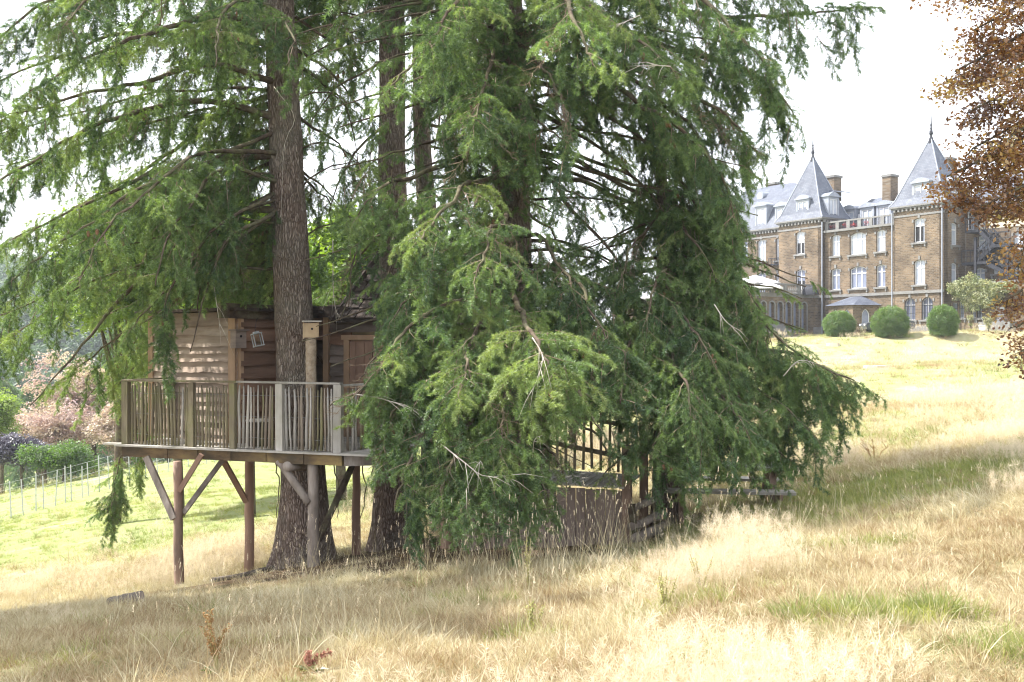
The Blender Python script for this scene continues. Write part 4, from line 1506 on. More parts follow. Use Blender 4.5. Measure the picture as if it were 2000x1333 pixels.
def window(fr, lp, leaves=2, dark=False, sill=True, bars=0, transom=.68, keystone=True, depth=.2, open_dark=False):
    x0, x1 = min(p[0] for p in lp), max(p[0] for p in lp)
    z0, z1 = min(p[1] for p in lp), max(p[1] for p in lp)
    mb = MB()
    ring(mb, fr, lp, .085, -depth - .06, -depth + .02)
    for i in range(1, leaves):
        x = x0 + (x1 - x0) * i / leaves
        fbox(mb, fr, x - .055, x + .055, -depth - .05, -depth + .015, z0 + .05, z1 - .08)
    if transom:
        zt = z0 + (z1 - z0) * transom
        fbox(mb, fr, x0 + .06, x1 - .06, -depth - .05, -depth + .018, zt - .05, zt + .05)
    w = mb.build('window', m_white, castle)
    mb = MB()
    mb.add([fr(x, -depth - .03, z) for x, z in lp], [tuple(range(len(lp)))])
    p = link('pane', mb.mesh('pane', m_pane_dark if dark else m_pane), w)
    if open_dark:
        mb = MB()
        fbox(mb, fr, x0 + .09, x1 - .25, -depth - .028, -depth - .012, z0 + .1, z0 + (z1 - z0) * open_dark)
        link('opening', mb.mesh('opening', m_void), w)  # black panel over the pane paints the unlit room
    if sill:
        mb = MB()
        fbox(mb, fr, x0 - .22, x1 + .22, -.05, .16, z0 - .17, z0 - .002)
        fbox(mb, fr, x0 - .16, x0 - .02, -.02, .11, z0 - .42, z0 - .172)
        fbox(mb, fr, x1 + .02, x1 + .16, -.02, .11, z0 - .42, z0 - .172)
        link('sill', mb.mesh('sill', m_trim), w)
    if keystone:
        mb = MB()
        c = (x0 + x1) / 2
        fbox(mb, fr, c - .11, c + .11, -.03, .07, z1 + .004, z1 + .36)
        fbox(mb, fr, x0 - .16, x0 - .004, -.02, .05, z1 - .38, z1 - .12)
        fbox(mb, fr, x1 + .004, x1 + .16, -.02, .05, z1 - .38, z1 - .12)
        link('keystone', mb.mesh('keystone', m_trim), w)
    if bars:
        mb = MB()
        for i in range(bars):
            x = x0 + (x1 - x0) * (i + .5) / bars
            fbox(mb, fr, x - .018, x + .018, -.06, -.025, z0 + .02, z1 - .04)
        for f in (.3, .62):
            z = z0 + (z1 - z0) * f
            fbox(mb, fr, x0 + .01, x1 - .01, -.075, -.062, z - .02, z + .02)
        link('bars', mb.mesh('bars', m_iron), w)
    return w


def front(off):
    return lambda t, n_, z: C(t, off + n_, z)


def win_at(X, top, bot, w, off, kind='seg'):
    t, z1 = fx(X, top, off)
    _, z0 = fx(X, bot, off)
    tl, _ = fx(X - w / 2, top, off)
    tr, _ = fx(X + w / 2, top, off)
    return shape((tl + tr) / 2, z0, z1, tr - tl, kind)


def roof_faces(name, pts, faces, mat=None, parent=None, thick=None):
    bm = bmesh.new()
    uvl = bm.loops.layers.uv.new('UVMap')
    vs = [bm.verts.new(p) for p in pts]
    for f in faces:
        fc = bm.faces.new([vs[i] for i in f])
        fc.normal_update()
        nn = fc.normal
        hor = Vector((0, 0, 1)).cross(nn)
        hor = hor.normalized() if hor.length > 1e-3 else Vector((1, 0, 0))
        sl = nn.cross(hor)
        for lo in fc.loops:
            lo[uvl].uv = (lo.vert.co.dot(hor), lo.vert.co.dot(sl))
    me = bpy.data.meshes.new(name)
    bm.to_mesh(me)
    bm.free()
    me.materials.append(mat or m_slate)
    return link(name, me, parent or castle)


def cornice(name, t0, t1, z, off, side=None, h=.5, step=.42):
    """A moulded eaves cornice on corbels along a front; with SIDE it returns that far back on the right."""
    mb = MB()
    fr = front(off)
    fbox(mb, fr, t0 - .3, t1 + .3, -.3, .34, z - .14, z)
    fbox(mb, fr, t0 - .16, t1 + .16, -.2, .2, z - .26, z - .143)
    k = max(2, int((t1 - t0) / step))
    for i in range(k):
        t = t0 + (t1 - t0) * (i + .5) / k
        fbox(mb, fr, t - .09, t + .09, -.02, .22, z - h, z - .263)
    fbox(mb, fr, t0 - .02, t1 + .02, -.02, .05, z - h - .5, z - h - .32)
    if side:
        fbox(mb, fr, t1 - .2, t1 + .297, -side, -.303, z - .137, z - .003)
        fbox(mb, fr, t1 - .2, t1 + .157, -side, -.203, z - .258, z - .146)
        for i in range(int(side / step)):
            q = -side + side * (i + .5) / int(side / step)
            fbox(mb, fr, t1 - .02, t1 + .22, q - .09, q + .09, z - h, z - .263)
    return mb.build(name, m_trim, castle)


def dormer(fr, t, z0, w, h, dep):
    """A white dormer with a window and a little arched hood, standing out of a roof."""
    mb = MB()
    hw = w / 2
    fbox(mb, fr, t - hw, t - hw + .22, -dep, 0, z0, z0 + h)
    fbox(mb, fr, t + hw - .22, t + hw, -dep, 0, z0, z0 + h)
    fbox(mb, fr, t - hw + .22, t + hw - .22, -dep, 0, z0 + h * .9, z0 + h)
    fbox(mb, fr, t - hw - .12, t + hw + .12, -dep, .14, z0 + h + .002, z0 + h + .14)
    vs, fs = [], []
    m = 8
    for n_ in (.1, -dep):
        for i in range(m + 1):
            u = -1 + 2 * i / m
            vs.append(fr(t + u * hw, n_, z0 + h + .143 + .34 * (1 - u * u) * 1.0))
    fs = [(i, i + 1, m + 2 + i, m + 1 + i) for i in range(m)] + [tuple(range(m + 1))]
    mb.add(vs, fs)
    d = mb.build('dormer', m_zinc, castle)
    mb = MB()
    lp = shape(t, z0 + .12, z0 + h * .9 - .003, w - .46, 'rect')
    ring(mb, fr, lp, .09, -.14, -.05)
    fbox(mb, fr, t - .05, t + .05, -.13, -.055, z0 + .15, z0 + h * .88)
    link('frame', mb.mesh('frame', m_white), d)
    mb = MB()
    mb.add([fr(x, -.11, z) for x, z in lp], [(0, 1, 2, 3)])
    link('pane', mb.mesh('pane', m_pane), d)
    return d


def pyramid(t0, t1, off, depth, z, zt, over=.34, tip_n=None):
    a = [C(t0 - over, off + over, z), C(t1 + over, off + over, z), C(t1 + over, off - depth - over, z), C(t0 - over, off - depth - over, z)]
    tc, nc = (t0 + t1) / 2, off - depth / 2
    # a slight outward kick at the eaves
    k = .16
    b = [p.lerp(C(tc, nc, z), k) + Vector((0, 0, (zt - z) * .10)) for p in a]
    r = .10
    c = [C(tc - r, nc + r, zt), C(tc + r, nc + r, zt), C(tc + r, nc - r, zt), C(tc - r, nc - r, zt)]
    pts = a + b + c
    fs = []
    for i in range(4):
        j = (i + 1) % 4
        fs += [(i, j, 4 + j, 4 + i), (4 + i, 4 + j, 8 + j, 8 + i)]
    fs.append((8, 9, 10, 11))
    rf = roof_faces('tower_roof', pts, fs)
    mb = MB()
    for i in range(4):
        mb.tube([b[i], c[i]], .06, 5)
        mb.tube([a[i], b[i]], .06, 5)
    link('hip', mb.mesh('hip', m_zinc), rf)
    top = C(tc, nc, zt)
    mb = MB()
    up = Vector((0, 0, 1))
    mb.tube([top - up * .4, top + up * .1, top + up * .35, top + up * .5, top + up * .75, top + up * .8], [.26, .18, .09, .2, .14, .08], 10)
    mb.tube([top + up * .8, top + up * 2.4], [.09, .035], 6)
    mb.tube([top + up * 1.25, top + up * 1.33, top + up * 1.41], [.04, .16, .04], 8)
    for s in (-1, 1):
        mb.tube([top + up * .95, top + up * 1.12 + VT * s * .3, top + up * 1.0 + VT * s * .42], [.025, .025, .015], 5)
        mb.tube([top + up * .6, top + up * .8 + VT * s * .22 + NT * .1, top + up * .72 + VT * s * .34], [.025, .025, .015], 5)
    link('finial', mb.mesh('finial', m_iron), rf)
    return rf


def chimney(X0, X1, ytop, ybot, off, w2=1.0):
    t0, z1 = fx(X0, ytop, off)
    t1, _ = fx(X1, ytop, off)
    _, z0 = fx(X0, ybot, off)
    fr = front(off)
    bm = MB()
    fbox(bm, fr, t0, t1, -w2, 0, z0 - 1.2, z1 - .25)
    me = bm.mesh('chimney', m_stone)
    u = me.uv_layers.new(name='UVMap')
    for lo in me.loops:
        c_ = me.vertices[lo.vertex_index].co
        u.data[lo.index].uv = (c_.x * .8 + c_.y * .6, c_.z)
    ch = link('chimney', me, castle)
    mb = MB()
    fbox(mb, fr, t0 - .1, t1 + .1, -w2 - .1, .1, z1 - .248, z1 - .06)
    fbox(mb, fr, t0 - .03, t1 + .03, -w2 - .03, .03, z1 - .058, z1)
    link('cap', mb.mesh('cap', m_trim), ch)
    return ch


# --- right tower
T2a, T2b = fx(1015, 900)[0], fx(1290, 900)[0]
zc2 = fx(1145, 556)[1]
SD = 3.2
wins2 = [win_at(1153, 628, 760, 58, 0), win_at(1155, 855, 990, 60, 0)]
arch2 = [win_at(1103, 1062, 1182, 60, 0, 'round'), win_at(1197, 1057, 1180, 62, 0, 'round')]
wall('wall', front(0), [(T2a, ZB - .6), (T2b, ZB - .6), (T2b, zc2 - .1), (T2a, zc2 - .1)], wins2 + arch2)
window(front(0), wins2[0], 2, False, True, open_dark=.66)
window(front(0), wins2[1], 2)
for a in arch2:
    window(front(0), a, 2, True, True, bars=7)


def side_r(t0):
    return lambda u, n_, z: C(t0 + n_, -u, z)          # a face looking along the front to the right; u runs back


s_top = shape(1.55, fx(1350, 765)[1], fx(1350, 640)[1], .95)
s_low = shape(1.55, fx(1350, 985)[1], fx(1350, 862)[1], .95)
wall('wall', side_r(T2b), [(0, ZB - .6), (SD, ZB - .6), (SD, zc2 - .1), (0, zc2 - .1)], [s_top, s_low])
window(side_r(T2b), s_top, 1)
window(side_r(T2b), s_low, 1)
cornice('cornice', T2a, T2b, zc2, 0, SD)
zt2 = fx(1205, 200, -SD / 2)[1]
pyramid(T2a, T2b, 0, SD + .6, zc2 + .003, zt2)
tm = (T2a + T2b) / 2
dormer(front(-.12), fx(1155, 540)[0], zc2 + .05, 1.75, fx(1155, 425)[1] - fx(1155, 540)[1], 1.9)
dormer(lambda u, n_, z: C(T2b + n_ - .12, -u, z), SD / 2 + .2, zc2 + .05, 1.3, 1.9, 1.4)

# --- left tower
T1a, T1b = fx(392, 800)[0], fx(625, 800)[0]
zc1 = fx(500, 640)[1]
wins1 = [win_at(507, 702, 825, 48, 0), win_at(510, 908, 1030, 50, 0)]
wall('wall', front(0), [(T1a, ZB - .6), (T1b, ZB - .6), (T1b, zc1 - .1), (T1a, zc1 - .1)], wins1)
window(front(0), wins1[0], 2, open_dark=.5)
window(front(0), wins1[1], 2, True, open_dark=.5)
wall('wall', side_r(T1b), [(0, ZB - .6), (SD, ZB - .6), (SD, zc1 - .1), (0, zc1 - .1)])
cornice('cornice', T1a, T1b, zc1, 0, SD)
pyramid(T1a, T1b, 0, SD + .8, zc1 + .003, fx(568, 300, -SD / 2)[1])
dormer(front(-.12), fx(515, 620)[0], zc1 + .05, 1.65, fx(515, 512)[1] - fx(515, 620)[1], 1.9)
dormer(lambda u, n_, z: C(T1b + n_ + .1, -u, z), SD / 2 + .1, zc1 + .05, 1.6, fx(680, 500)[1] - fx(680, 615)[1], 1.7)

# --- middle block with its roof terrace
MO = -.45
Ma, Mb_ = T1b + .002, T2a - .002
zm = fx(830, 690, MO)[1]
winm = [win_at(700, 720, 835, 45, MO), win_at(820, 706, 826, 88, MO), win_at(945, 692, 810, 50, MO),
        win_at(700, 902, 1018, 48, MO), win_at(822, 890, 1010, 90, MO), win_at(945, 880, 1003, 50, MO)]
wall('wall', front(MO), [(Ma, ZB - .6), (Mb_, ZB - .6), (Mb_, zm), (Ma, zm)], winm)
for i, w in enumerate(winm):
    window(front(MO), w, 3 if i in (1, 4) else 2, i >= 3)
mb = MB()
fr = front(MO)
fbox(mb, fr, Ma, Mb_, -.3, .3, zm + .002, zm + .22)
fbox(mb, fr, Ma, Mb_, -.1, .06, zm + .95, zm + 1.1)
k = 6
for i in range(k + 1):
    t = Ma + .25 + (Mb_ - Ma - .5) * i / k
    fbox(mb, fr, t - .2, t + .2, -.1, .05, zm + .222, zm + .948)
mb.build('parapet', m_trim, castle)
mb = MB()
for i in range(k):
    for q in range(7):
        t = Ma + .25 + (Mb_ - Ma - .5) * (i + (q + 1.2) / 8.4) / k
        fbox(mb, fr, t - .025, t + .025, -.06, -.02, zm + .222, zm + .947)
mb.build('balustrade_bars', m_iron, castle)
# roof deck and the block standing behind it
mb = MB()
fbox(mb, fr, Ma, Mb_, -5.0, -.302, zm - .3, zm - .01)
mb.build('roof_deck', m_trim, castle)
zr1, zr0 = fx(870, 520, -8)[1], fx(870, 600, -5)[1]
roof_faces('roof', [C(Ma - 1, -5, zr0), C(Mb_ + 1, -5, zr0), C(Mb_ + 1, -9, zr1), C(Ma - 1, -9, zr1), C(Mb_ + 1, -13, zr0), C(Ma - 1, -13, zr0)],
           [(0, 1, 2, 3), (3, 2, 4, 5)])
wall('wall', front(-5.05), [(Ma, zm - .2), (Mb_, zm - .2), (Mb_, zr0), (Ma, zr0)], [], mat=m_white)
for X in (770, 870, 960):
    t = fx(X, 600, -4.6)[0]
    dormer(front(-4.6), t, zm + .3, 1.7, zr0 - zm + .2, 1.5)
chimney(640, 692, 402, 480, -5, 1.2)
chimney(952, 998, 395, 510, -6, 1.2)
chimney(1278, 1312, 300, 400, -7, 1.2)
# string course and plinth
for off, a, b2 in ((0, T2a, T2b), (MO, Ma, Mb_), (0, T1a, T1b)):
    mb = MB()
    zs = fx(1145, 1030)[1]
    fbox(mb, front(off), a, b2 - .004, -.02, .14, zs - .13, zs + .13)
    fbox(mb, front(off), a, b2 - .004, -.02, .10, ZB - .6, ZB + .7)
    mb.build('string_course', m_trim, castle)
# downpipes
mb = MB()
for t, off, zt in ((T2a - .1, .12, zc2 - .5), (T1b + .12, .10, zc1 - .5), (T2b - .12, .16, zc2 - .6)):
    mb.tube([C(t, off, ZB), C(t, off, zt)], .065, 6)
mb.build('downpipe', m_zinc, castle)

# --- polygonal porch at the foot of the middle block
pc = fx(820, 1150, MO)[0]
zpe = fx(820, 1100, 1.6)[1]
poly = [(pc - 2.5, MO), (pc - 1.9, 1.5), (pc + 1.3, 1.9), (pc + 2.4, MO)]
for (ta, na), (tb, nb) in zip(poly, poly[1:]):
    A_, B_ = C(ta, na, 0), C(tb, nb, 0)
    L_ = (B_ - A_).length
    d_ = (B_ - A_) / L_
    o_ = Vector((d_.y, -d_.x, 0))
    if o_.dot(NT) < -.4:
        o_ = -o_
    frp = (lambda A_, d_, o_: (lambda t, n_, z: A_ + d_ * t + o_ * n_ + Vector((0, 0, z))))(A_, d_, o_)
    holes = [shape(L_ / 2, ZB + .75, zpe - .35, .8, 'point')] if L_ < 3 else [shape(L_ * .27, ZB + .75, zpe - .35, .85, 'point'), shape(L_ * .74, ZB + .75, zpe - .35, .95, 'point')]
    wall('porch_wall', frp, [(0, ZB - .6), (L_, ZB - .6), (L_, zpe), (0, zpe)], holes, .2)
    for h_ in holes:
        window(frp, h_, 1, True, True, transom=0, keystone=False, depth=.14)
ap = [C(t + (t - pc) * .14, n_ + .25 if n_ > 0 else n_, zpe) for t, n_ in poly]
apex = [C(pc - .7, MO, zpe + .95), C(pc + .5, MO, zpe + .95)]
roof_faces('porch_roof', ap + apex, [(0, 1, 4), (1, 2, 5, 4), (2, 3, 5)])

# --- left wing with its mansard
LO = -1.0
La, Lb = fx(60, 800, LO)[0], T1a - .002
zl = fx(300, 690, LO)[1]
winl = [win_at(298, 745, 865, 45, LO), win_at(385, 738, 860, 20, LO), win_at(385, 930, 1040, 22, LO), win_at(298, 925, 1040, 45, LO), win_at(200, 752, 870, 45, LO), win_at(120, 757, 875, 45, LO)]
wall('wall', front(LO), [(La, ZB - .6), (Lb, ZB - .6), (Lb, zl - .1), (La, zl - .1)], winl)
for i, w in enumerate(winl):
    window(front(LO), w, 1 if i in (1, 2) else 2, i > 1)
cornice('cornice', La, Lb + .2, zl, LO)
zm1 = fx(300, 545, LO - 1.5)[1]
zm2 = fx(400, 450, LO - 5)[1]
Q = [C(La, LO + .3, zl), C(T1b - .5, LO + .3, zl), C(T1b - .5, LO - 1.4, zm1), C(La, LO - 1.4, zm1),
     C(T1a - 3.2, LO - 4.6, zm2), C(La, LO - 4.6, zm2), C(T1b - .5, LO - 8, zm1), C(T1b - 1.5, LO - 5.8, zm1 - .2)]
roof_faces('mansard', Q, [(0, 1, 2, 3), (3, 2, 4, 5), (2, 6, 4)])
for X in (295, 405):
    dormer(front(LO + .05), fx(X, 670, LO)[0], zl + .1, 1.7, fx(X, 570, LO)[1] - zl, 1.6)
# a round-headed roof light higher on the slope
t, z = fx(300, 510, LO - 2.4)
mb = MB()
fr = front(LO - 2.2)
mb.tube([fr(t, .1, z), fr(t, -1.2, z)], .5, 14)
rl = mb.build('roof_light', m_zinc, castle)
mb = MB()
mb.add([fr(t + .36 * math.cos(a), .12, z + .36 * math.sin(a)) for a in np.linspace(0, 2 * PI, 15)[:-1]], [tuple(range(14))])
link('pane', mb.mesh('pane', m_pane), rl)
chimney(322, 370, 440, 470, LO - 5, 1.4)
mb = MB()
for X in (322, 345, 372, 392, 408):
    t, z = fx(X, 415, LO - 5.3)
    mb.tube([C(t, LO - 5.3, z - 1.2), C(t, LO - 5.3, z)], .03, 4)
mb.build('roof_spike', m_iron, castle)
# small iron balcony
mb = MB()
t0, z0 = fx(335, 885, LO + .7)
t1, z1 = fx(398, 845, LO + .7)
fr = front(LO)
fbox(mb, fr, t0, t1, 0, .7, z0, z0 + .1)
for i in range(9):
    t = t0 + (t1 - t0) * i / 8
    fbox(mb, fr, t - .02, t + .02, .64, .68, z0 + .1, z1)
fbox(mb, fr, t0, t1, .62, .7, z1 + .002, z1 + .06)
mb.build('balcony', m_iron, castle)
# far tower, mostly hidden by the firs
Fa, Fb = fx(-140, 600, -.2)[0], fx(50, 600, -.2)[0]
wall('wall', front(-.2), [(Fa, ZB - .6), (Fb, ZB - .6), (Fb, zl + .5), (Fa, zl + .5)], [win_at(-40, 745, 865, 45, -.2)])
window(front(-.2), win_at(-40, 745, 865, 45, -.2), 2)
cornice('cornice', Fa, Fb, zl + .6, -.2, 3)
pyramid(Fa, Fb, -.2, 4.4, zl + .603, fx(60, 320, -2.4)[1] + .6)

# --- terrace with an arcade, left of the left tower
TO = 8.2                                   # how far it stands out from the front
ta = T1b - 1.0
zt = fx(560, 1045, 1.0)[1]
frs = side_r(ta)
arches = []
for i in range(6):
    u = -(TO - .9 - i * (TO - 1.2) / 6)
    arches.append(shape(u, ZB + .1, zt - .75, .82, 'round'))
wall('terrace_wall', frs, [(-TO, ZB - 1.2), (.0, ZB - 1.2), (.0, zt - .3), (-TO, zt - .3)], arches, .5)
frf = front(TO)
wall('terrace_wall', frf, [(ta - 22, ZB - 1.6), (ta, ZB - 1.6), (ta, zt - .3), (ta - 22, zt - .3)], [])
for a in arches:
    mb = MB()
    ring(mb, lambda t, n_, z: frs(t, n_ + .0, z), [(x + (x - sum(p[0] for p in a) / len(a)) * .22, z + .08) for x, z in a], .12, -.02, .06)
    x0 = min(p[0] for p in a)
    ar = mb.build('arch_ring', m_trim, castle)
    mb = MB()
    mb.add([frs(x, -.42, z) for x, z in a], [tuple(range(len(a)))])
    link('opening', mb.mesh('opening', m_pane_dark), ar)  # dark sheet across the arch stands in for the shade inside
mb = MB()
fbox(mb, front(0), ta - 22, ta + .02, 0, TO + .02, zt - .298, zt)
fbox(mb, front(0), ta - 22, ta + .14, TO - .2, TO + .14, zt + .002, zt + .1)
fbox(mb, front(0), ta - .2, ta + .14, .1, TO - .202, zt + .002, zt + .1)
mb.build('terrace_floor', m_trim, castle)
mb = MB()
fbox(mb, front(0), ta - .17, ta + .1, .1, TO + .1, zt + .92, zt + 1.06)
fbox(mb, front(0), ta - 22, ta - .172, TO - .17, TO + .1, zt + .92, zt + 1.06)
bal = mb.build('balustrade', m_trim, castle)
mb = MB()
npier = 4
for i in range(npier + 1):
    q = .3 + (TO - .4) * i / npier
    fbox(mb, front(0), ta - .16, ta + .09, q - .18, q + .18, zt + .102, zt + .918)
for i in range(7):
    t = ta - 3 * (i + 1)
    fbox(mb, front(0), t - .18, t + .18, TO - .16, TO + .09, zt + .102, zt + .918)
link('pier', mb.mesh('pier', m_trim), bal)
bme = MB()
bme.tube([(0, 0, 0), (0, 0, .1), (0, 0, .3), (0, 0, .55), (0, 0, .7), (0, 0, .816)], [.06, .06, .1, .05, .045, .07], 7)
bm_ = bme.mesh('baluster', m_trim)
for i in range(npier):
    for q in range(6):
        nn = .3 + (TO - .4) * (i + (q + 1.1) / 7.2) / npier
        link('baluster', bm_, bal, C(ta - .03, nn, zt + .102))
for i in range(40):
    t = ta - .5 - i * .3
    if abs((ta - t) % 3 - 0) > .25:
        link('baluster', bm_, bal, C(t, TO - .03, zt + .102))
mb = MB()
for i in range(5):
    fbox(mb, front(0), ta + .15 + i * .32, ta + .15 + (i + 1) * .32 - .003, TO - 3.2, TO - 1.4, ZB - 1, ZB + .95 - i * .18)
mb.build('steps', m_trim, castle)

# --- recessed right wing, annex and fire stair
RO = -SD
Rb = T2b + 17
zr = fx(1500, 560, RO)[1]
wr = [win_at(1502, 725, 800, 60, RO, 'rect'), win_at(1580, 878, 930, 50, RO, 'rect'), win_at(1480, 900, 985, 60, RO), win_at(1690, 700, 800, 50, RO), win_at(1690, 880, 985, 50, RO)]
wd = win_at(1432, 590, 695, 40, RO, 'rect')
wall('wall', front(RO), [(T2b + .002, ZB - .6), (Rb, ZB - .6), (Rb, zr), (T2b + .002, zr)], wr + [wd])
for w in wr:
    window(front(RO), w, 2)
window(front(RO), wd, 2, sill=False, open_dark=.9, keystone=False)
cornice('cornice', T2b + .35, Rb, zr, RO)
roof_faces('roof', [C(T2b, RO + .3, zr), C(Rb, RO + .3, zr), C(Rb, RO - 4, zr + 3.4), C(T2b, RO - 4, zr + 3.4), C(Rb, RO - 9, zr), C(T2b, RO - 9, zr)], [(0, 1, 2, 3), (3, 2, 4, 5)])
mb = MB()
fbox(mb, front(RO), fx(1475, 700, RO)[0], Rb, .002, .03, fx(1500, 690, RO)[1], zr - .6)
mb.build('render_panel', m_pale, castle)
AO = -.9
zan = fx(1340, 992, AO)[1]
Ab = T2b + 12
wa = [win_at(1348, 1088, 1172, 28, AO, 'rect'), win_at(1383, 1086, 1170, 30, AO, 'rect'), win_at(1447, 1086, 1170, 30, AO, 'rect'), win_at(1482, 1085, 1170, 30, AO, 'rect')]
dr_ = win_at(1590, 1105, 1192, 52, AO, 'rect')
wall('annex_wall', front(AO), [(T2b + .002, ZB - .8), (Ab, ZB - .8), (Ab, zan), (T2b + .002, zan)], wa + [dr_], mat=m_stone)
for w in wa:
    window(front(AO), w, 1, False, True, bars=4, transom=0, keystone=False)
mb = MB()
fbox(mb, front(AO), min(p[0] for p in dr_), max(p[0] for p in dr_), -.25, -.18, min(p[1] for p in dr_), max(p[1] for p in dr_))
mb.build('door', m_white, castle)
mb = MB()
fbox(mb, front(AO), T2b + .01, Ab, RO - AO, .12, zan + .002, zan + .16)
t, z = fx(1590, 1192, AO)
fbox(mb, front(AO), t - 1.2, t + 1.6, .01, 1.2, ZB - .8, z - .01)
mb.build('annex_coping', m_trim, castle)

SO = RO + 1.3
mb = MB()
fes = mb
FS = {}


def fpt(X, Y, o=SO):
    t, z = fx(X, Y, o)
    return t, z


frs_ = front(SO)


def landing(X0, X1, Y):
    t0, z = fpt(X0, Y)
    t1, _ = fpt(X1, Y)
    m = MB()
    fbox(m, frs_, t0, t1, -1.2, .25, z - .24, z)
    o = link('landing', m.mesh('landing', m_iron), fe)
    m = MB()
    for s in np.linspace(t0, t1, max(3, int((t1 - t0) / .35))):
        fbox(m, frs_, s - .018, s + .018, .2, .236, z, z + 1.0)
    fbox(m, frs_, t0, t1, .18, .255, z + 1.002, z + 1.09)
    fbox(m, frs_, t0, t1, .2, .23, z + .5, z + .54)
    link('railing', m.mesh('railing', m_iron), fe)
    return t0, t1, z


def flight(ta_, za, tb_, zb):
    m = MB()
    for q in (-.62, .12):
        m.beam(C(ta_, SO + q, za - .1), C(tb_, SO + q, zb - .1),   .11, .34)
    k = 13
    for i in range(k):
        u = (i + .5) / k
        t = ta_ + (tb_ - ta_) * u
        z = za + (zb - za) * u
        fbox(m, frs_, t - .13, t + .13, -.58, .08, z - .02, z + .02)
    link('stair_flight', m.mesh('stair_flight', m_iron), fe)
    m = MB()
    for q in (-.62, .12):
        m.beam(C(ta_, SO + q, za + .95), C(tb_, SO + q, zb + .95), .09, .09)
        m.beam(C(ta_, SO + q, za + .5), C(tb_, SO + q, zb + .5), .06, .06)
        for i in range(8):
            u = i / 7
            m.beam(C(ta_ + (tb_ - ta_) * u, SO + q, za + (zb - za) * u), C(ta_ + (tb_ - ta_) * u, SO + q, za + .95 + (zb - za) * u), .03, .03)
    link('railing', m.mesh('railing', m_iron), fe)


mb = MB()
tp, zp = fpt(1466, 600)
fbox(mb, frs_, tp - .11, tp + .11, .1, .3, ZB, zp - 2.2)
tq, zq = fpt(1640, 775)
fbox(mb, frs_, tq - .06, tq + .06, .1, .24, ZB, zq - .13)
fe = mb.build('fire_escape', m_iron, castle)
l1 = landing(1412, 1482, 697)
l2 = landing(1545, 1655, 776)
l3 = landing(1392, 1535, 872)
flight(l1[1], l1[2], l2[0] + .3, l2[2])
flight(l2[0] + .2, l2[2], l3[0] + 1.2, l3[2])
flight(l3[1] - .4, l3[2], l3[1] + 2.6, fpt(1570, 960)[1])

# ------------------------------------------------------------------ things about the castle
m_canvas = surf('white_canvas', [(0.78, 0.78, 0.76), (0.86, 0.86, 0.84)], 3, .8)
for lab, X, Yt, nn, r in (('larger white sunshade standing on the castle terrace', 262, 938, 5.0, 2.6), ('smaller white sunshade beside the larger one on the terrace', 300, 962, 6.6, 2.1)):
    t, z = fx(X, Yt, nn)
    b_ = C(t, nn, zt)
    root = thing('sunshade', lab, 'sunshade', b_, 'white sunshades on the castle terrace')
    mb = MB()
    mb.tube([b_, Vector((b_.x, b_.y, z))], .05, 7)
    mb.tube([b_, b_ + Vector((0, 0, .08))], .35, 10)
    mb.build('pole', m_trim, root)
    mb = MB()
    top = Vector((b_.x, b_.y, z))
    rim = [top + Vector((math.cos(a) * r, math.sin(a) * r, -.75)) for a in np.linspace(0, 2 * PI, 9)[:-1]]
    low = [p + Vector((0, 0, -.22)) for p in rim]
    fs = []
    for i in range(8):
        j = (i + 1) % 8
        fs += [(0, 1 + i, 1 + j), (1 + i, 9 + i, 9 + j, 1 + j)]
    mb.add([top] + rim + low, fs)
    mb.build('canopy', m_canvas, root)

m_red = leafy('red_petal', [(0, (0.45, 0.03, 0.03)), (1, (0.62, 0.10, 0.09))], (1.2, .5, .5), .3)
m_terra = surf('planter', [(0.12, 0.09, 0.08), (0.2, 0.15, 0.12)], 5, .8)
LV['red'] = [leaf_clump(300, m_red, n=50, R=.3, leaf=.13, flat=.7)]
for i, (X, lab) in enumerate(((685, 'planter of red flowers at the left end of the castle roof terrace'), (775, 'planter of red flowers in the middle of the castle roof terrace'),
                              (868, 'planter of sparse red flowers right of the middle on the castle roof terrace'))):
    t, _ = fx(X, 660, MO - .7)
    root = thing('flower_planter', lab, 'planter', C(t, MO - .7, zm), 'flower planters on the castle roof terrace')
    mb = MB()
    fbox(mb, front(MO), t - .8, t + .8, -.95, -.5, zm + .0, zm + .35)
    mb.build('trough', m_terra, root)
    rr = random.Random(i)
    scatter('flowers', 'red', LV['red'], [(C(t + rr.uniform(-.75, .75), MO - .7 + rr.uniform(-.15, .15), zm + .5 + rr.uniform(0, .3)), (0, 0, rr.uniform(0, 6)), rr.uniform(.5, .9), 0, rr.random()) for _ in range(9 if i < 2 else 4)], root)

# dark covered furniture on the terrace
t, z = fx(545, 1015, 2.0)
bq = C(t, 1.5, zt)
root = thing('covered_table', 'dark covered garden furniture by the terrace door', 'covered furniture', bq)
mb = MB()
vs = []
for zz, sc in ((0, 1.0), (.55, .95), (.95, .6), (1.1, .2)):
    for i in range(12):
        a = 2 * PI * i / 12
        vs.append(bq + VT * (math.cos(a) * .95 * sc) + NT * (math.sin(a) * .5 * sc) + Vector((0, 0, zz * .75 + .06 * math.sin(3 * a))))
mb.add(vs, [(r * 12 + i, r * 12 + (i + 1) % 12, (r + 1) * 12 + (i + 1) % 12, (r + 1) * 12 + i) for r in range(3) for i in range(12)] + [tuple(36 + i for i in range(12))])
mb.build('cover', m_iron, root, True)
mb = MB()
for s in (-1, 1):
    q = bq + VT * s * .8
    mb.box(q.x - .05, q.x + .05, q.y - .05, q.y + .05, q.z, q.z + .5)
mb.build('leg', m_iron, root)


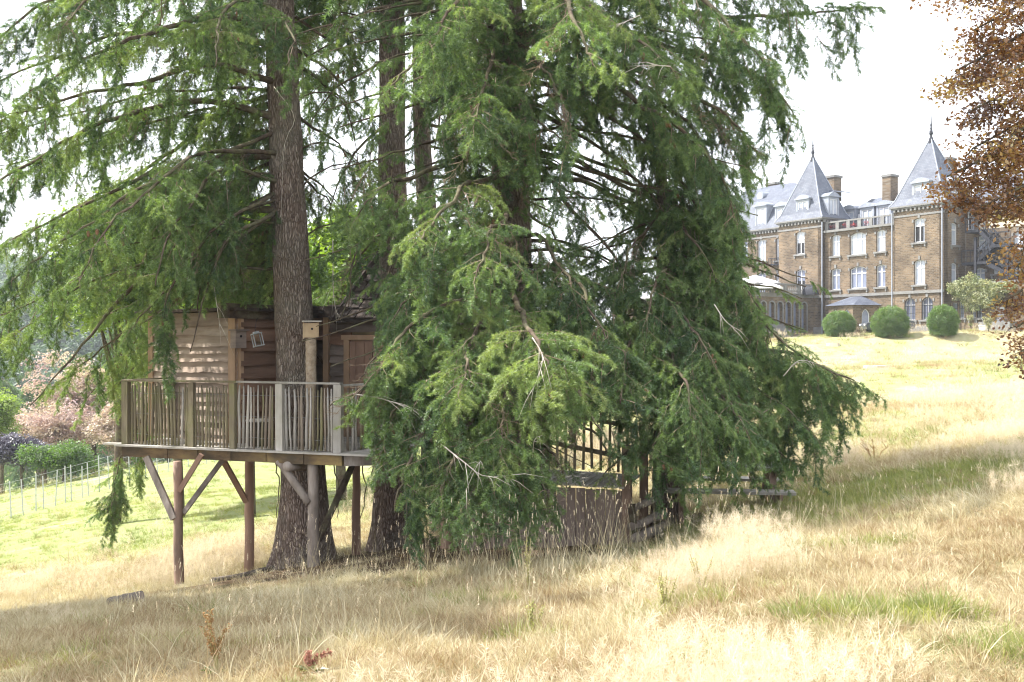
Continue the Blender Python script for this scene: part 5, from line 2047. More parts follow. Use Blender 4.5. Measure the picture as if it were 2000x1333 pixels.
# clipped round bushes on the lawn edge
def bush(lab, px, py0, py1, wpx, Y, seed):
    rnd = random.Random(seed)
    x = (px - CX) / F * Y
    r = wpx / 2 / F * Y
    zb = EYE - (py1 - CY) / F * Y
    base = Vector((x, Y, max(zb - .3, min(zb, H(x, Y)) - .05)))
    h = EYE - (py0 - CY) / F * Y - base.z
    root = thing('round_bush', lab, 'bush', base, 'clipped round bushes below the castle')
    mb = MB()
    for k in range(5):
        a = k * 1.26
        mb.tube([base - Vector((0, 0, .4)), base + Vector((math.cos(a) * r * .3, math.sin(a) * r * .3, h * .4)), base + Vector((math.cos(a) * r * .7, math.sin(a) * r * .7, h * .7))], [.06, .04, .02], 5)
    mb.build('stem', m_limb, root)
    it = []
    for k in range(1300):
        d = Vector((rnd.gauss(0, 1), rnd.gauss(0, 1), rnd.gauss(0, 1))).normalized()
        q = rnd.uniform(.78, 1.0) * (1 + .06 * mnoise.noise(d * 2.2 + Vector((seed, 0, 0))) + .05 * mnoise.noise(d * 5))
        ex = .95                                  # fuller than a ball, standing on the ground
        d2 = Vector([math.copysign(abs(v) ** ex, v) for v in d])
        d2 *= 1 / max(.01, (abs(d2.x) ** 2.06 + abs(d2.y) ** 2.06 + abs(d2.z) ** 2.06) ** (1 / 2.06))
        if d2.z < 0:                              # the foot stands full on the ground
            hl = max(.05, math.hypot(d2.x, d2.y))
            f_ = max(hl, .9 - .12 * -d2.z) / hl
            d2.x *= f_
            d2.y *= f_
        p = base + Vector((d2.x * r * q, d2.y * r * q, h * .42 + d2.z * h * (.58 if d2.z > 0 else .44) * q))
        it.append((p, (rnd.uniform(-1, 1), rnd.uniform(-1, 1), rnd.uniform(0, 6.28)), rnd.uniform(.7, 1.35), rnd.randrange(3), min(1, max(0, .42 + .25 * mnoise.noise(d * 3.1) + rnd.gauss(0, .15)))))
    scatter('leaves', 'box', LV['box'], it, root)


bush('smallest flattish round bush beside the castle terrace', 1639, 609, 653, 57, 84, 1)
bush('largest round bush, in front of the parked car', 1739, 600, 655, 68, 82, 2)
bush('round bush standing on the lawn right of the two others', 1842, 598, 648, 53, 80, 3)

# parked car, half hidden by the largest bush
m_carp = surf('car_paint', [(0.045, 0.05, 0.06), (0.055, 0.06, 0.07)], 1, .3, spec=.5)
m_tyre = surf('tyre', [(0.02, 0.02, 0.02), (0.03, 0.03, 0.03)], 5, .8)
m_rim = surf('rim', [(0.5, 0.5, 0.52), (0.6, 0.6, 0.62)], 5, .3, metal=.8)
cb = P(1690, 652, 87)
cb2 = P(1775, 645, 87)
cdir = (cb2 - cb)
cdir.z = 0
cdir.normalize()
clat = Vector((-cdir.y, cdir.x, 0))
cbz = EYE - (650 - CY) / F * 87
c0 = Vector((cb.x, cb.y, cbz)) + cdir * .4
car = thing('parked_car', 'dark grey car parked behind the largest bush', 'car', c0)


def cp(u, v, z):
    return c0 + cdir * u + clat * v + Vector((0, 0, z))


prof = [(-.55, .3), (-.62, .62), (-.5, .82), (.45, .98), (1.1, 1.42), (2.3, 1.46), (3.1, 1.08), (3.55, .98), (3.6, .4), (3.5, .28)]
mb = MB()
k = len(prof)
vs = [cp(u, s * (.82 if z < 1.05 else .66), z) for s in (-1, 1) for u, z in prof]
mb.add(vs, [tuple(range(k)), tuple(range(2 * k - 1, k - 1, -1))] + [(i, (i + 1) % k, k + (i + 1) % k, k + i) for i in range(k)])
mb.build('body', m_carp, car)
for s in (-1, 1):
    mb = MB()
    mb.add([cp(u, s * (.835 if z < 1.05 else .69), z) for u, z in ((.62, 1.0), (1.15, 1.36), (2.25, 1.4), (2.9, 1.04))], [(0, 1, 2, 3)])
    mb.build('side_window', m_pane_dark, car)
    for u in (.25, 2.8):
        mb = MB()
        mb.tube([cp(u, s * .62, .32), cp(u, s * .84, .32)], .32, 18)
        w_ = mb.build('wheel', m_tyre, car)
        mb = MB()
        mb.tube([cp(u, s * .80, .32), cp(u, s * .86, .32)], .2, 12)
        link('rim', mb.mesh('rim', m_rim), w_)
    mb = MB()
    q = cp(-.585, s * .55, .68)
    mb.box(q.x - .1, q.x + .1, q.y - .12, q.y + .12, q.z - .08, q.z + .08)
    mb.build('headlight', m_white, car)
mb = MB()
mb.add([cp(u, v, z) for u, v, z in ((.44, -.7, 1.0), (.44, .7, 1.0), (1.08, .6, 1.41), (1.08, -.6, 1.41))], [(0, 1, 2, 3)])
mb.build('windscreen', m_pane_dark, car)

# climber over the annex terrace, and small plants at its foot
rr = random.Random(5)
t0, z0 = fx(1330, 1000, AO + .4)
t1, z1 = fx(1660, 1000, AO + .4)
root = thing('climbing_plant', 'pale green climber spilling over the annex terrace wall', 'climbing plant', C((t0 + t1) / 2, AO + .3, ZB))
mb = MB()
for k in range(5):
    t = t0 + (t1 - t0) * (k + .5) / 5
    mb.tube([C(t, AO + .2, ZB), C(t + .2, AO + .3, ZB + 1.5), C(t + rr.uniform(-.6, .6), AO + .3, zan + .6)], [.05, .035, .02], 5)
mb.build('stem', m_limb, root)
it = []
for k in range(520):
    u = rr.random()
    t = t0 + (t1 - t0) * u
    prof_ = math.sin(PI * min(1, u * 1.15 + .1)) * .9 + .25
    z = zan - .45 + rr.gauss(.12, .34) * prof_
    if rr.random() < .6:
        z -= rr.random() * 1.6 * max(0, math.sin(PI * u * 1.1))
    it.append((C(t, AO + .45 + rr.uniform(-.3, .45), z), (rr.uniform(-1, 1), rr.uniform(-1, 1), rr.uniform(0, 6)), rr.uniform(.9, 1.6), rr.randrange(3), min(1, max(0, rr.gauss(.55, .25)))))
scatter('leaves', 'ivy', LV['ivy'], it, root)
for lab, X, Y, hh, tn, sd in (('yellow-green shrub at the foot of the annex wall', 1530, 1245, 1.5, .8, 1), ('thin straggly shrub left of the yellow-green one below the annex', 1430, 1225, 1.3, .6, 2)):
    t, z = fx(X, Y, 4.0)
    b_ = C(t, 4.0, z)
    root = thing('small_shrub', lab, 'shrub', b_, 'small shrubs below the annex')
    mb = MB()
    rr = random.Random(sd)
    it = []
    for k in range(6):
        e = b_ + Vector((rr.uniform(-.4, .4), rr.uniform(-.3, .3), hh * rr.uniform(.7, 1)))
        mb.tube([b_, b_.lerp(e, .5) + Vector((0, 0, .1)), e], [.02, .015, .008], 4)
        for q in range(5 if sd == 1 else 2):
            it.append((b_.lerp(e, rr.uniform(.2, 1)), (0, 0, rr.uniform(0, 6)), rr.uniform(.5, .9), rr.randrange(3), min(1, max(0, rr.gauss(tn, .15)))))
    mb.build('stem', m_limb, root)
    scatter('leaves', 'ivy', LV['ivy'], it, root)
t, z = fx(1495, 1200, 1.5)
mb = MB()
fbox(mb, front(1.5), t - .3, t + .3, -.4, 0, ZB - .3, ZB + .55)
fbox(mb, front(1.5), t - .34, t + .34, -.44, .04, ZB + .552, ZB + .62)
o = mb.build('utility_box', m_white)
tag(o, 'small white utility box at the foot of the annex wall', 'utility box')
# ------------------------------------------------------------------ the treehouse
m_wgrey = surf('weathered_grey_wood', [(0.36, 0.33, 0.30), (0.52, 0.49, 0.45)], 6, .9, .4, 18, (1, 1, .12), dirt=((0.2, 0.19, 0.12), .4), dscale=3, piece=.18)
m_wmoss = surf('mossy_wood', [(0.15, 0.122, 0.085), (0.28, 0.24, 0.165)], 6, .9, .4, 18, (1, 1, .12), dirt=((0.2, 0.2, 0.08), .6), dscale=3, piece=.2)
m_stakeb = surf('brown_grey_stake', [(0.22, 0.175, 0.135), (0.36, 0.3, 0.24)], 6, .9, .4, 18, (1, 1, .12), piece=.2)
m_plank_sun = surf('sunlit_waney_board', [(0.25, 0.18, 0.14), (0.39, 0.30, 0.235), (0.5, 0.41, 0.34)], 4, .85, .4, 14, (.15, .15, 1), dirt=((0.2, 0.16, 0.13), .5), dscale=1.6, piece=.14)  # paler copy: sunlight on the left cabin wall put into the colour
m_plank_red = surf('shaded_brown_board', [(0.12, 0.065, 0.042), (0.21, 0.12, 0.08), (0.28, 0.17, 0.12)], 4, .85, .4, 14, (.15, .15, 1), dirt=((0.1, 0.075, 0.06), .5), dscale=1.6, piece=.16)  # darker copy: shade of the right cabin wall put into the colour
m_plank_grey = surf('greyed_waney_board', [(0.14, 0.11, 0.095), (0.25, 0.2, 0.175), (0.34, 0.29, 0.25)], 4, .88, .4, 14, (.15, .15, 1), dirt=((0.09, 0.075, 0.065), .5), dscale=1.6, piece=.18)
m_timber = surf('sawn_post', [(0.33, 0.21, 0.13), (0.46, 0.31, 0.2)], 5, .85, .4, 16, (1, 1, .12), dirt=((0.25, 0.19, 0.14), .5), dscale=2)
m_pole = surf('peeled_pole', [(0.16, 0.11, 0.085), (0.3, 0.2, 0.15), (0.4, 0.28, 0.22)], 6, .9, .5, 16, (1, 1, .2), dirt=((0.13, 0.10, 0.08), .6), dscale=2.5)
m_poleg = surf('grey_pole', [(0.16, 0.13, 0.11), (0.3, 0.25, 0.215), (0.42, 0.37, 0.33)], 6, .9, .5, 16, (1, 1, .2), dirt=((0.13, 0.11, 0.09), .6), dscale=2.5)
m_beamm = surf('mossy_beam', [(0.07, 0.048, 0.032), (0.17, 0.115, 0.062), (0.27, 0.2, 0.085)], 5, .9, .5, 14, (.3, .3, 1), dirt=((0.055, 0.047, 0.036), .85), dscale=2.2, piece=.2)
m_red = surf('red_brown_timber', [(0.25, 0.155, 0.11), (0.38, 0.25, 0.185)], 5, .85, .3, 14, (1, 1, .2), dirt=((0.2, 0.12, 0.09), .5), dscale=2)
m_barkroof = surf('dark_shingle', [(0.035, 0.028, 0.025), (0.09, 0.07, 0.06)], 8, .95, .5, 20, piece=.35)
m_pinkboard = surf('pinkish_board', [(0.24, 0.185, 0.16), (0.33, 0.26, 0.23)], 3, .85, .3, 12, (1, 1, .12), dirt=((0.14, 0.10, 0.085), .5), dscale=1.5, piece=.12)
m_wire = surf('galvanised_wire', [(0.22, 0.23, 0.23), (0.3, 0.31, 0.31)], 5, .6)
m_glass, n, l = new_mat('lantern_glass')
out = n.new('ShaderNodeOutputMaterial')
g = n.new('ShaderNodeBsdfGlossy')
g.inputs['Roughness'].default_value = .05
t_ = n.new('ShaderNodeBsdfTransparent')
ms = n.new('ShaderNodeMixShader')
ms.inputs[0].default_value = .05
l.new(t_.outputs[0], ms.inputs[1])
l.new(g.outputs[0], ms.inputs[2])
l.new(ms.outputs[0], out.inputs[0])

RH = random.Random(77)
A0 = P(243, 866, 16.7)
B0 = P(663, 884, 15.4)
ZD = -0.13                                  # deck top
A0.z = B0.z = 0
E1 = (B0 - A0).normalized()
E2 = Vector((-E1.y, E1.x, 0))
WD = (B0 - A0).length


def hp(a, b, z):
    return A0 + E1 * a + E2 * b + Vector((0, 0, z))


house = thing('treehouse', 'weathered wooden treehouse on poles around the tall fir trunk', 'treehouse', hp(WD / 2, 1.6, -2.2))


def hbeam(name, a, b, w, h, mat, up=(0, 0, 1), lab=None, parent=None):
    mb = MB()
    mb.beam(a, b, w, h, up)
    o = link(name, mb.mesh(name, mat), parent or house)
    if lab:
        o['label'] = lab
    return o


# deck boards, each its own, not quite true at the ends
k = 22
for i in range(k):
    w = 3.5 / k
    for s0, s1 in ((-.12, 1.95), (1.956, WD + .55)):
        e0 = RH.uniform(-.06, .02) + (-.33 if (i == 1 and s0 < 0) else 0)
        e1 = RH.uniform(-.03, .06)
        mb = MB()
        a, b = hp(s0 + (e0 if s0 < 0 else 0), -.12 + w * (i + .5) + RH.uniform(-.012, .008), ZD - .014 + RH.uniform(-.004, .004)), hp(s1 + (e1 if s1 > 2 else 0), -.12 + w * (i + .5), ZD - .014 + RH.uniform(-.004, .004))
        mb.beam(a, b, w - .012, .028)
        link('deck_board', mb.mesh('deck_board', m_wgrey), house)
# front fascia in butted lengths with joist ends between
cuts = [-.02, .88, 1.32 + .15, 2.1, 2.75, 3.42, WD + .05]
for c0_, c1_ in zip(cuts, cuts[1:]):
    hbeam('fascia', hp(c0_ + .012, -.03, ZD - .03 - .085), hp(c1_ - .012, -.03 + RH.uniform(-.01, .01), ZD - .03 - .085 + RH.uniform(-.008, .008)), .045, RH.uniform(.15, .175), m_beamm)
for c_ in cuts[1:]:
    hbeam('joist', hp(c_, -.075, ZD - .115), hp(c_, 3.2, ZD - .115), .06, .15, m_beamm)
for b_, z_, mt in ((.35, -.275, m_poleg), (1.9, -.275, m_red), (3.1, -.275, m_red)):
    hbeam('bearer', hp(.25, b_, z_), hp(WD + .4, b_, z_ + .0), .12, .13, mt)
hbeam('fascia', hp(WD + .09, -.02, ZD - .115), hp(WD + .62, .32, ZD - .115), .05, .17, m_poleg, lab='dark grey end fascia board')

# posts
def post(px, Y, ztop, r, mat, lean=0.0, lab=None):
    x = (px - CX) / F * Y
    g_ = Vector((x, Y, H(x, Y) - .3))
    t = Vector((x + lean, Y, ztop))
    mb = MB()
    mb.tube([g_.lerp(t, i / 9) + Vector((RH.uniform(-.008, .008), RH.uniform(-.008, .008), 0)) for i in range(10)], [r * (1.08 - .02 * i + RH.uniform(-.03, .03)) for i in range(10)], 12)
    o = mb.build('post', mat, house, True)
    if lab:
        o['label'] = lab
    return t


p1 = post(351, 16.1, -.345, .075, m_pole, -.04, 'peeled brown post under the left end of the deck')
p2 = post(487, 17.9, -.345, .085, m_red, 0, 'reddish post under the back of the deck')
p3 = post(613, 15.65, -.215, .092, m_poleg, -.02, 'grey flaking post under the right front of the deck')
p4 = post(696, 17.2, -.215, .075, m_red, 0, 'thin reddish post at the right back of the deck')
p5 = post(872, 15.0, -.3, .09, m_red, 0, 'reddish post under the walkway beside the fir boughs')
for a, b, w, h, mt, lab in (((286, 893, 16.3), (340, 1014, 16.05), .10, .075, m_poleg, 'flat grey brace board'), ((394, 888, 15.95), (350, 960, 16.0), .075, .07, m_red, 'red-brown brace'),
                            ((437, 896, 16.9), (357, 1004, 16.15), .075, .07, m_poleg, 'grey brace'), ((438, 903, 17.4), (481, 980, 17.85), .09, .075, m_red, 'red-brown brace')):
    hbeam('brace', P(*a), P(*b), w, h, mt, (0, 1, 0), lab)
for a, b, r, mt, lab in (((544, 900, 15.75), (604, 983, 15.6), .06, m_poleg, 'round grey brace log'), ((688, 910, 16.6), (622, 1055, 15.75), .055, m_limb, 'round dark brace log')):
    mb = MB()
    A_, B_ = P(*a), P(*b)
    mb.tube([A_.lerp(B_, i / 6) for i in range(7)], [r * RH.uniform(.92, 1.08) for i in range(7)], 10)
    o = mb.build('brace', mt, house, True)
    o['label'] = lab
mb = MB()
mb.tube([P(560, 911, 15.6), P(600, 910, 16.2)], .075, 12)
mb.build('bearer', m_poleg, house, True)

# railing: corner and middle posts, a thin handrail, bent chestnut stakes on wires
ZR = .94


def rail_post(a, b, mat, w=.09, lab=None):
    o = hbeam('railing_post', hp(a, b, ZD), hp(a + RH.uniform(-.01, .01), b, ZR - .02), w, w * .75, mat, tuple(E2), lab)


for a, b, mt, w, lab in ((.02, .02, m_wmoss, .12, 'dark mossy corner post'), (1.32, .02, m_wmoss, .10, None), (2.13, .0, m_wmoss, .10, 'yellow-green mossy post'), (3.0, .0, m_wgrey, .12, 'flat grey post'),
                          (WD - .03, .02, m_wgrey, .13, 'pale grey corner board'), (.02, 1.2, m_wmoss, .1, None), (.02, 2.4, m_wmoss, .1, None), (.02, 3.5, m_wmoss, .1, None), (WD + .25, .9, m_wgrey, .1, None)):
    rail_post(a, b, mt, w, lab)
hbeam('handrail', hp(-.05, .02, ZR), hp(2.2, .015, ZR + .005), .09, .03, m_wmoss)
hbeam('handrail', hp(2.204, .015, ZR + .005), hp(WD + .02, .02, ZR), .09, .03, m_wgrey)
hbeam('handrail', hp(.02, .07, ZR), hp(.02, 3.5, ZR), .08, .03, m_wmoss)
hbeam('handrail', hp(WD - .0, .07, ZR - .03), hp(WD + .5, 1.6, ZR - .03), .08, .03, m_wgrey)


def stakes(a0, b0, a1, b1, step, mossy, zt=ZR - .06):
    A_, B_ = hp(a0, b0, 0), hp(a1, b1, 0)
    n_ = int((B_ - A_).length / step)
    drift = 0
    for i in range(n_):
        u = (i + .5 + RH.uniform(-.13, .13)) / n_
        p = A_.lerp(B_, u)
        drift = .7 * drift + RH.gauss(0, .012)
        d = (B_ - A_).normalized()
        r = RH.uniform(.015, .026)
        h0, h1 = ZD + RH.uniform(0, .02), zt + RH.uniform(-.05, .025)
        pts = [p + Vector((0, 0, h0)), p + d * (drift * .5 + RH.gauss(0, .006)) + Vector((0, 0, h0 + (h1 - h0) * .35)),
               p + d * (drift + RH.gauss(0, .008)) + Vector((0, 0, h0 + (h1 - h0) * .7)), p + d * (drift * 1.3) + Vector((0, 0, h1))]
        mb = MB()
        mb.tube(pts, [r * 1.05, r, r * .95, r * .55], 6)
        mossy_ = RH.random() < (mossy(u) if callable(mossy) else mossy)
        mb.build('stake', m_wmoss if mossy_ else (m_wgrey if RH.random() < .68 else m_stakeb), house, True)
    for z in (ZD + .18, ZD + .52, ZD + .86):
        mb = MB()
        mb.tube([A_.lerp(B_, i / 24) + E2 * (.018 if i % 2 else -.018) + Vector((0, 0, z + RH.uniform(-.008, .008))) for i in range(25)], .0028, 4)
        mb.build('wire', m_wire, house)


stakes(.1, .03, 2.1, .03, .066, lambda u: .95)
stakes(2.2, .03, WD - .1, .03, .066, lambda u: .18)
stakes(.03, .12, .03, 3.45, .085, .95)
stakes(WD + .03, .15, WD + .48, 1.55, .09, .5)


# walls of overlapping waney-edged boards
def board_wall(A_, B_, z0, z1, mats, rows, parent=house, holes=(), out=None, seed=0, thick=.06, top=None):
    """Boards from A_ to B_ (floor points), sloping-out laps with wavy lower edges; holes: (u0, u1, z0, z1)."""
    rnd = random.Random(seed)
    d = (B_ - A_)
    L = d.length
    d.normalize()
    o_ = out or Vector((d.y, -d.x, 0))
    zs = [z0]
    for r in range(rows):
        zs.append(zs[-1] + rnd.uniform(.75, 1.3))
    sc = (z1 - z0) / (zs[-1] - z0)
    zs = [z0 + (z - z0) * sc for z in zs]
    for r in range(rows):
        spans = [(0, L)]
        for u0, u1, h0, h1 in holes:
            if zs[r + 1] > h0 + .05 and zs[r] < h1 - .05:
                ns = []
                for s, e in spans:
                    if u0 > s and u0 < e:
                        ns.append((s, u0))
                    if u1 < e and u1 > s:
                        ns.append((u1, e))
                    if u1 <= s or u0 >= e:
                        ns.append((s, e))
                spans = ns
        ph, ph2 = rnd.uniform(0, 9), rnd.uniform(0, 9)
        for s, e in spans:
            if e - s < .04:
                continue
            k_ = max(3, int((e - s) / .12))
            top_, bot = [], []
            vs = []
            for i in range(k_ + 1):
                u = s + (e - s) * i / k_
                wz = .010 * math.sin(u * 3.1 + ph) + .004 * math.sin(u * 11 + ph2) + .014 * mnoise.noise(Vector((u * 6, r * 3.1, seed)))
                zt_ = zs[r + 1] + .035
                if top is not None:
                    zt_ = min(zt_, top(u) if callable(top) else top)
                zb_ = zs[r] + wz - .01
                zb_ = min(zb_, zt_ - .01)
                vs += [A_ + d * u + o_ * (thick + .03) + Vector((0, 0, zb_)), A_ + d * u + o_ * .022 + Vector((0, 0, zt_)),
                       A_ + d * u + o_ * (thick + .004) + Vector((0, 0, zb_)), A_ + d * u + o_ * -.004 + Vector((0, 0, zt_))]
            fs = []
            for i in range(k_):
                q = 4 * i
                fs += [(q, q + 4, q + 5, q + 1), (q + 2, q + 3, q + 7, q + 6), (q, q + 2, q + 6, q + 4), (q + 1, q + 5, q + 7, q + 3)]
            fs += [(0, 1, 3, 2), (4 * k_, 4 * k_ + 2, 4 * k_ + 3, 4 * k_ + 1)]
            mb = MB()
            mb.add(vs, fs)
            link('plank', mb.mesh('plank', mats[rnd.randrange(len(mats))]), parent)


cC = P(466, 745, 16.85); cC.z = 0                 # the corner nearest the camera
cL = P(300, 745, 18.35); cL.z = 0
cR = P(641, 745, 18.45); cR.z = 0
cBk = cL + (cR - cC); cBk.z = 0
ZF, ZE = ZD + .005, 2.06
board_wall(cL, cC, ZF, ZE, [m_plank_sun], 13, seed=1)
dr0 = (cR - cC).length - .34
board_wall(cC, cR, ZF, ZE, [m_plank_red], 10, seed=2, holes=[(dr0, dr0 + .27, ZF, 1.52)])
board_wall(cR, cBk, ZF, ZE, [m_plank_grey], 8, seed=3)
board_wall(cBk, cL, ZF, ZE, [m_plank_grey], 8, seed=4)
dl = (cL - cC).normalized()
drr = (cR - cC).normalized()
hbeam('corner_post', cC + dl * .085 + Vector((0, 0, ZF)) - E2 * .075, cC + dl * .085 + Vector((0, 0, ZE + .02)) - E2 * .075, .13, .08, m_timber, tuple(E2))
hbeam('corner_post', cC + drr * .075 - E2 * .06 + Vector((0, 0, ZF)), cC + drr * .075 - E2 * .06 + Vector((0, 0, ZE + .02)), .10, .07, m_timber, tuple(drr))
hbeam('corner_post', cL - dl * .02 - E2 * .07 + Vector((0, 0, ZF)), cL - dl * .02 - E2 * .07 + Vector((0, 0, ZE)), .1, .08, m_timber, tuple(E2))
# low roof: boards under a thick log fascia
up_ = Vector((0, 0, 1))
for i in range(9):
    u0, u1 = i / 9, (i + 1) / 9 - .004
    a0, a1 = cC + drr * -.25, cL + drr * -.25
    L_ = (cR - cC).length + .35
    q0, q1 = a0 + drr * L_ * u0, a0 + drr * L_ * u1
    r0_, r1_ = a1 + drr * L_ * u0, a1 + drr * L_ * u1
    ex = (a0 - a1).normalized() * .22
    vs = [q0 + ex + up_ * (ZE + .05), q1 + ex + up_ * (ZE + .05), r1_ - ex + up_ * (ZE + .05), r0_ - ex + up_ * (ZE + .05)]
    vs += [v + up_ * .05 for v in vs]
    mb = MB()
    mb.add(vs, [(3, 2, 1, 0), (4, 5, 6, 7), (0, 1, 5, 4), (1, 2, 6, 5), (2, 3, 7, 6), (3, 0, 4, 7)])
    link('roof_board', mb.mesh('roof_board', m_barkroof), house)
hbeam('roof_fascia', cC - drr * .28 - E2 * .16 + up_ * (ZE + .05), cC + drr * 1.05 - E2 * .2 + up_ * (ZE + .035),   .10, .25, m_limb, lab='thick brown slab along the roof edge')
hbeam('roof_fascia', cC + drr * 1.06 - E2 * .2 + up_ * (ZE + .06), cC + drr * 2.0 - E2 * .12 + up_ * (ZE + .06), .09, .2, m_barkroof)

# the hut with the shingled gable roof
h0 = P(643, 745, 18.25); h0.z = 0
h1 = P(880, 745, 17.3); h1.z = 0
hd = (h1 - h0).normalized()
hn = Vector((hd.y, -hd.x, 0))
HL = (h1 - h0).length
ZH = 2.22
h2, h3 = h0 - hn * 2.2, h1 - hn * 2.2
d0 = (P(683, 745, 18.1).x - h0.x) / hd.x
board_wall(h0, h1, ZF, ZH, [m_plank_grey, m_plank_red, m_plank_grey], 11, seed=5, holes=[(d0 + .06, d0 + .66, ZF, 1.62)])
gz = lambda u: ZH + .02 + .0 * u
board_wall(h2, h0, ZF, ZH, [m_plank_grey], 10, seed=6, out=-hd)
gb2, gb0 = h2 + hd * .6, h0 + hd * .6
gz = lambda u: ZH + 1.08 * (1 - abs(u - 1.1) / 1.1)
board_wall(gb2, gb0, ZH, ZH + 1.1, [m_plank_grey], 5, seed=16, out=-hd, top=gz)
board_wall(h1, h3, ZF, ZH, [m_plank_grey], 9, seed=7)
hbeam('corner_post', h0 + hn * .08 + up_ * ZF, h0 + hn * .08 + up_ * (ZH - .1), .11, .09, m_timber, tuple(hn))
dp0, dp1 = h0 + hd * d0 + hn * .085, h0 + hd * (d0 + .72) + hn * .085
hbeam('door_frame', dp0 + up_ * ZF, dp0 + up_ * 1.62, .11, .06, m_timber, tuple(hn))
hbeam('door_frame', dp1 + up_ * ZF, dp1 + up_ * 1.62, .11, .06, m_timber, tuple(hn))
hbeam('door_frame', dp0 - hd * .1 + up_ * 1.665, dp1 + hd * .1 + up_ * 1.665, .08, .085, m_timber)
mb = MB()
mb.beam(dp0.lerp(dp1, .5) - hn * .04 + up_ * ZF, dp0.lerp(dp1, .5) - hn * .04 + up_ * 1.61, .6, .03, tuple(hn))
door = link('door', mb.mesh('door', m_red), house)
for i in range(4):
    q = dp0.lerp(dp1, .14 + .24 * i)
    for z0_, z1_ in ((ZF + .02, .78), (.86, 1.58)):
        mb = MB()
        mb.beam(q - hn * .015 + up_ * z0_, q - hn * .015 + up_ * z1_, .15, .02, tuple(hn))
        link('plank', mb.mesh('plank', m_red), door)
mb = MB()
mb.beam(dp0.lerp(dp1, .1) + up_ * .82, dp0.lerp(dp1, .9) + up_ * .82, .03, .07)
link('rail', mb.mesh('rail', m_timber), door)
hbeam('eaves_log', h0 - hd * .42 + hn * .1 + up_ * (ZH - .08), h0 + hd * .5 + hn * .1 + up_ * (ZH - .1), .16, .2, m_barkroof)
# shingles, course by course
for side in (1, -1):
    base = (h0 if side > 0 else h2)
    o_ = hn * side
    ri = base - o_ * 1.1 + up_ * (ZH + 1.15)
    ev = base + o_ * .3 + up_ * (ZH - .22)
    sl = (ev - ri)
    mb = MB()
    q = [ri + hd * .55 - up_ * .03, ri + hd * (HL + .3) - up_ * .03, ev + hd * (HL + .3) - up_ * .03, ev + hd * .3 - up_ * .03]
    mb.add([tuple(v) for v in q] + [tuple(v - up_ * .03) for v in q], [(0, 1, 2, 3), (7, 6, 5, 4), (0, 4, 5, 1), (1, 5, 6, 2), (2, 6, 7, 3), (3, 7, 4, 0)])
    rf = link('roof', mb.mesh('roof', m_barkroof), house)
    rows, cols = 8, 13
    for r in range(rows):
        for c_ in range(cols):
            of_ = .55 - .25 * r / rows
            L_ = HL + .3 - of_
            a = ri + hd * of_ + hd * L_ * (c_ + (r % 2) * .3) / cols + sl * (r / rows)
            w = L_ / cols * RH.uniform(.86, .97)
            ln = sl * (1.25 / rows) * RH.uniform(.92, 1.08)
            lift = up_ * RH.uniform(.035, .06)
            v0 = [a, a + hd * w, a + hd * w + ln + lift, a + ln + lift]
            mb = MB()
            mb.add([tuple(v + up_ * .018) for v in v0] + [tuple(v) for v in v0], [(0, 1, 2, 3), (7, 6, 5, 4), (0, 4, 5, 1), (1, 5, 6, 2), (2, 6, 7, 3), (3, 7, 4, 0)])
            link('shingle', mb.mesh('shingle', m_barkroof), rf)
mb = MB()
rg = h0 - hn * 1.1 + up_ * (ZH + 1.2)
mb.tube([rg + hd * .45, rg + hd * .9 + up_ * .02, rg + hd * (HL + .3)], [.085, .095, .08], 9)
mb.build('ridge_log', m_barkroof, house, True)
hbeam('verge_board', rg + hd * .5 - up_ * .06, h0 + hd * .28 + hn * .28 + up_ * (ZH - .25), .05, .16, m_barkroof)
# dark floor and back so that the doorway looks into the hut
mb = MB()
vs = [cC, cR, cBk, cL]
mb.add([tuple(v.lerp(cC + (cBk - cC) * .5, .06) + up_ * (ZF + .004)) for v in vs], [(0, 1, 2, 3)])
mb.build('floor', m_plank_red, house)

# ------------------------------------------------------------------ on the deck
ph = P(607, 745, 16.05)
pd = Vector((ph.x, ph.y, ZD))
nb = thing('bird_house', 'pale wooden bird house on a rough log pole in front of the fir trunk', 'bird house', pd)
mb = MB()
mb.tube([pd + Vector((RH.uniform(-.006, .006), 0, z)) for z in np.linspace(0, 1.78, 9)], [.085 * RH.uniform(.95, 1.08) for i in range(9)], 12)
mb.build('pole', surf('bark_pole', [(0.2, 0.15, 0.11), (0.36, 0.28, 0.2), (0.46, 0.38, 0.3)], 14, .9, .6, 22), nb, True)
q = pd + Vector((0, 0, 1.785))
BM = Matrix.Translation(q) @ Matrix.Rotation(.2, 4, 'Z')
m_newwood = surf('pale_new_wood', [(0.42, 0.3, 0.18), (0.55, 0.42, 0.27)], 5, .8, .2, 14, (1, 1, .2), dirt=((.3, .2, .12), .4), dscale=8)
mb = MB()
mb.box(-.105, .105, -.09, .09, 0, .235, M=BM)
bx = mb.build('box', m_newwood, nb)
mb = MB()
mb.tube([BM @ Vector((.02, -.08, .14)), BM @ Vector((.02, -.094, .14))], .018, 10)
link('entrance_hole', mb.mesh('entrance_hole', m_void), bx)
mb = MB()
mb.box(-.125, -.107, -.10, .10, -.02, .25, M=BM)
mb.build('side_board', m_newwood, nb)
mb = MB()
mb.box(.107, .125, -.10, .10, .01, .25, M=BM)
mb.build('side_board', m_newwood, nb)
mb = MB()
mb.box(-.14, .17, -.13, .12, .252, .272, M=BM)
mb.build('roof', m_wgrey, nb)

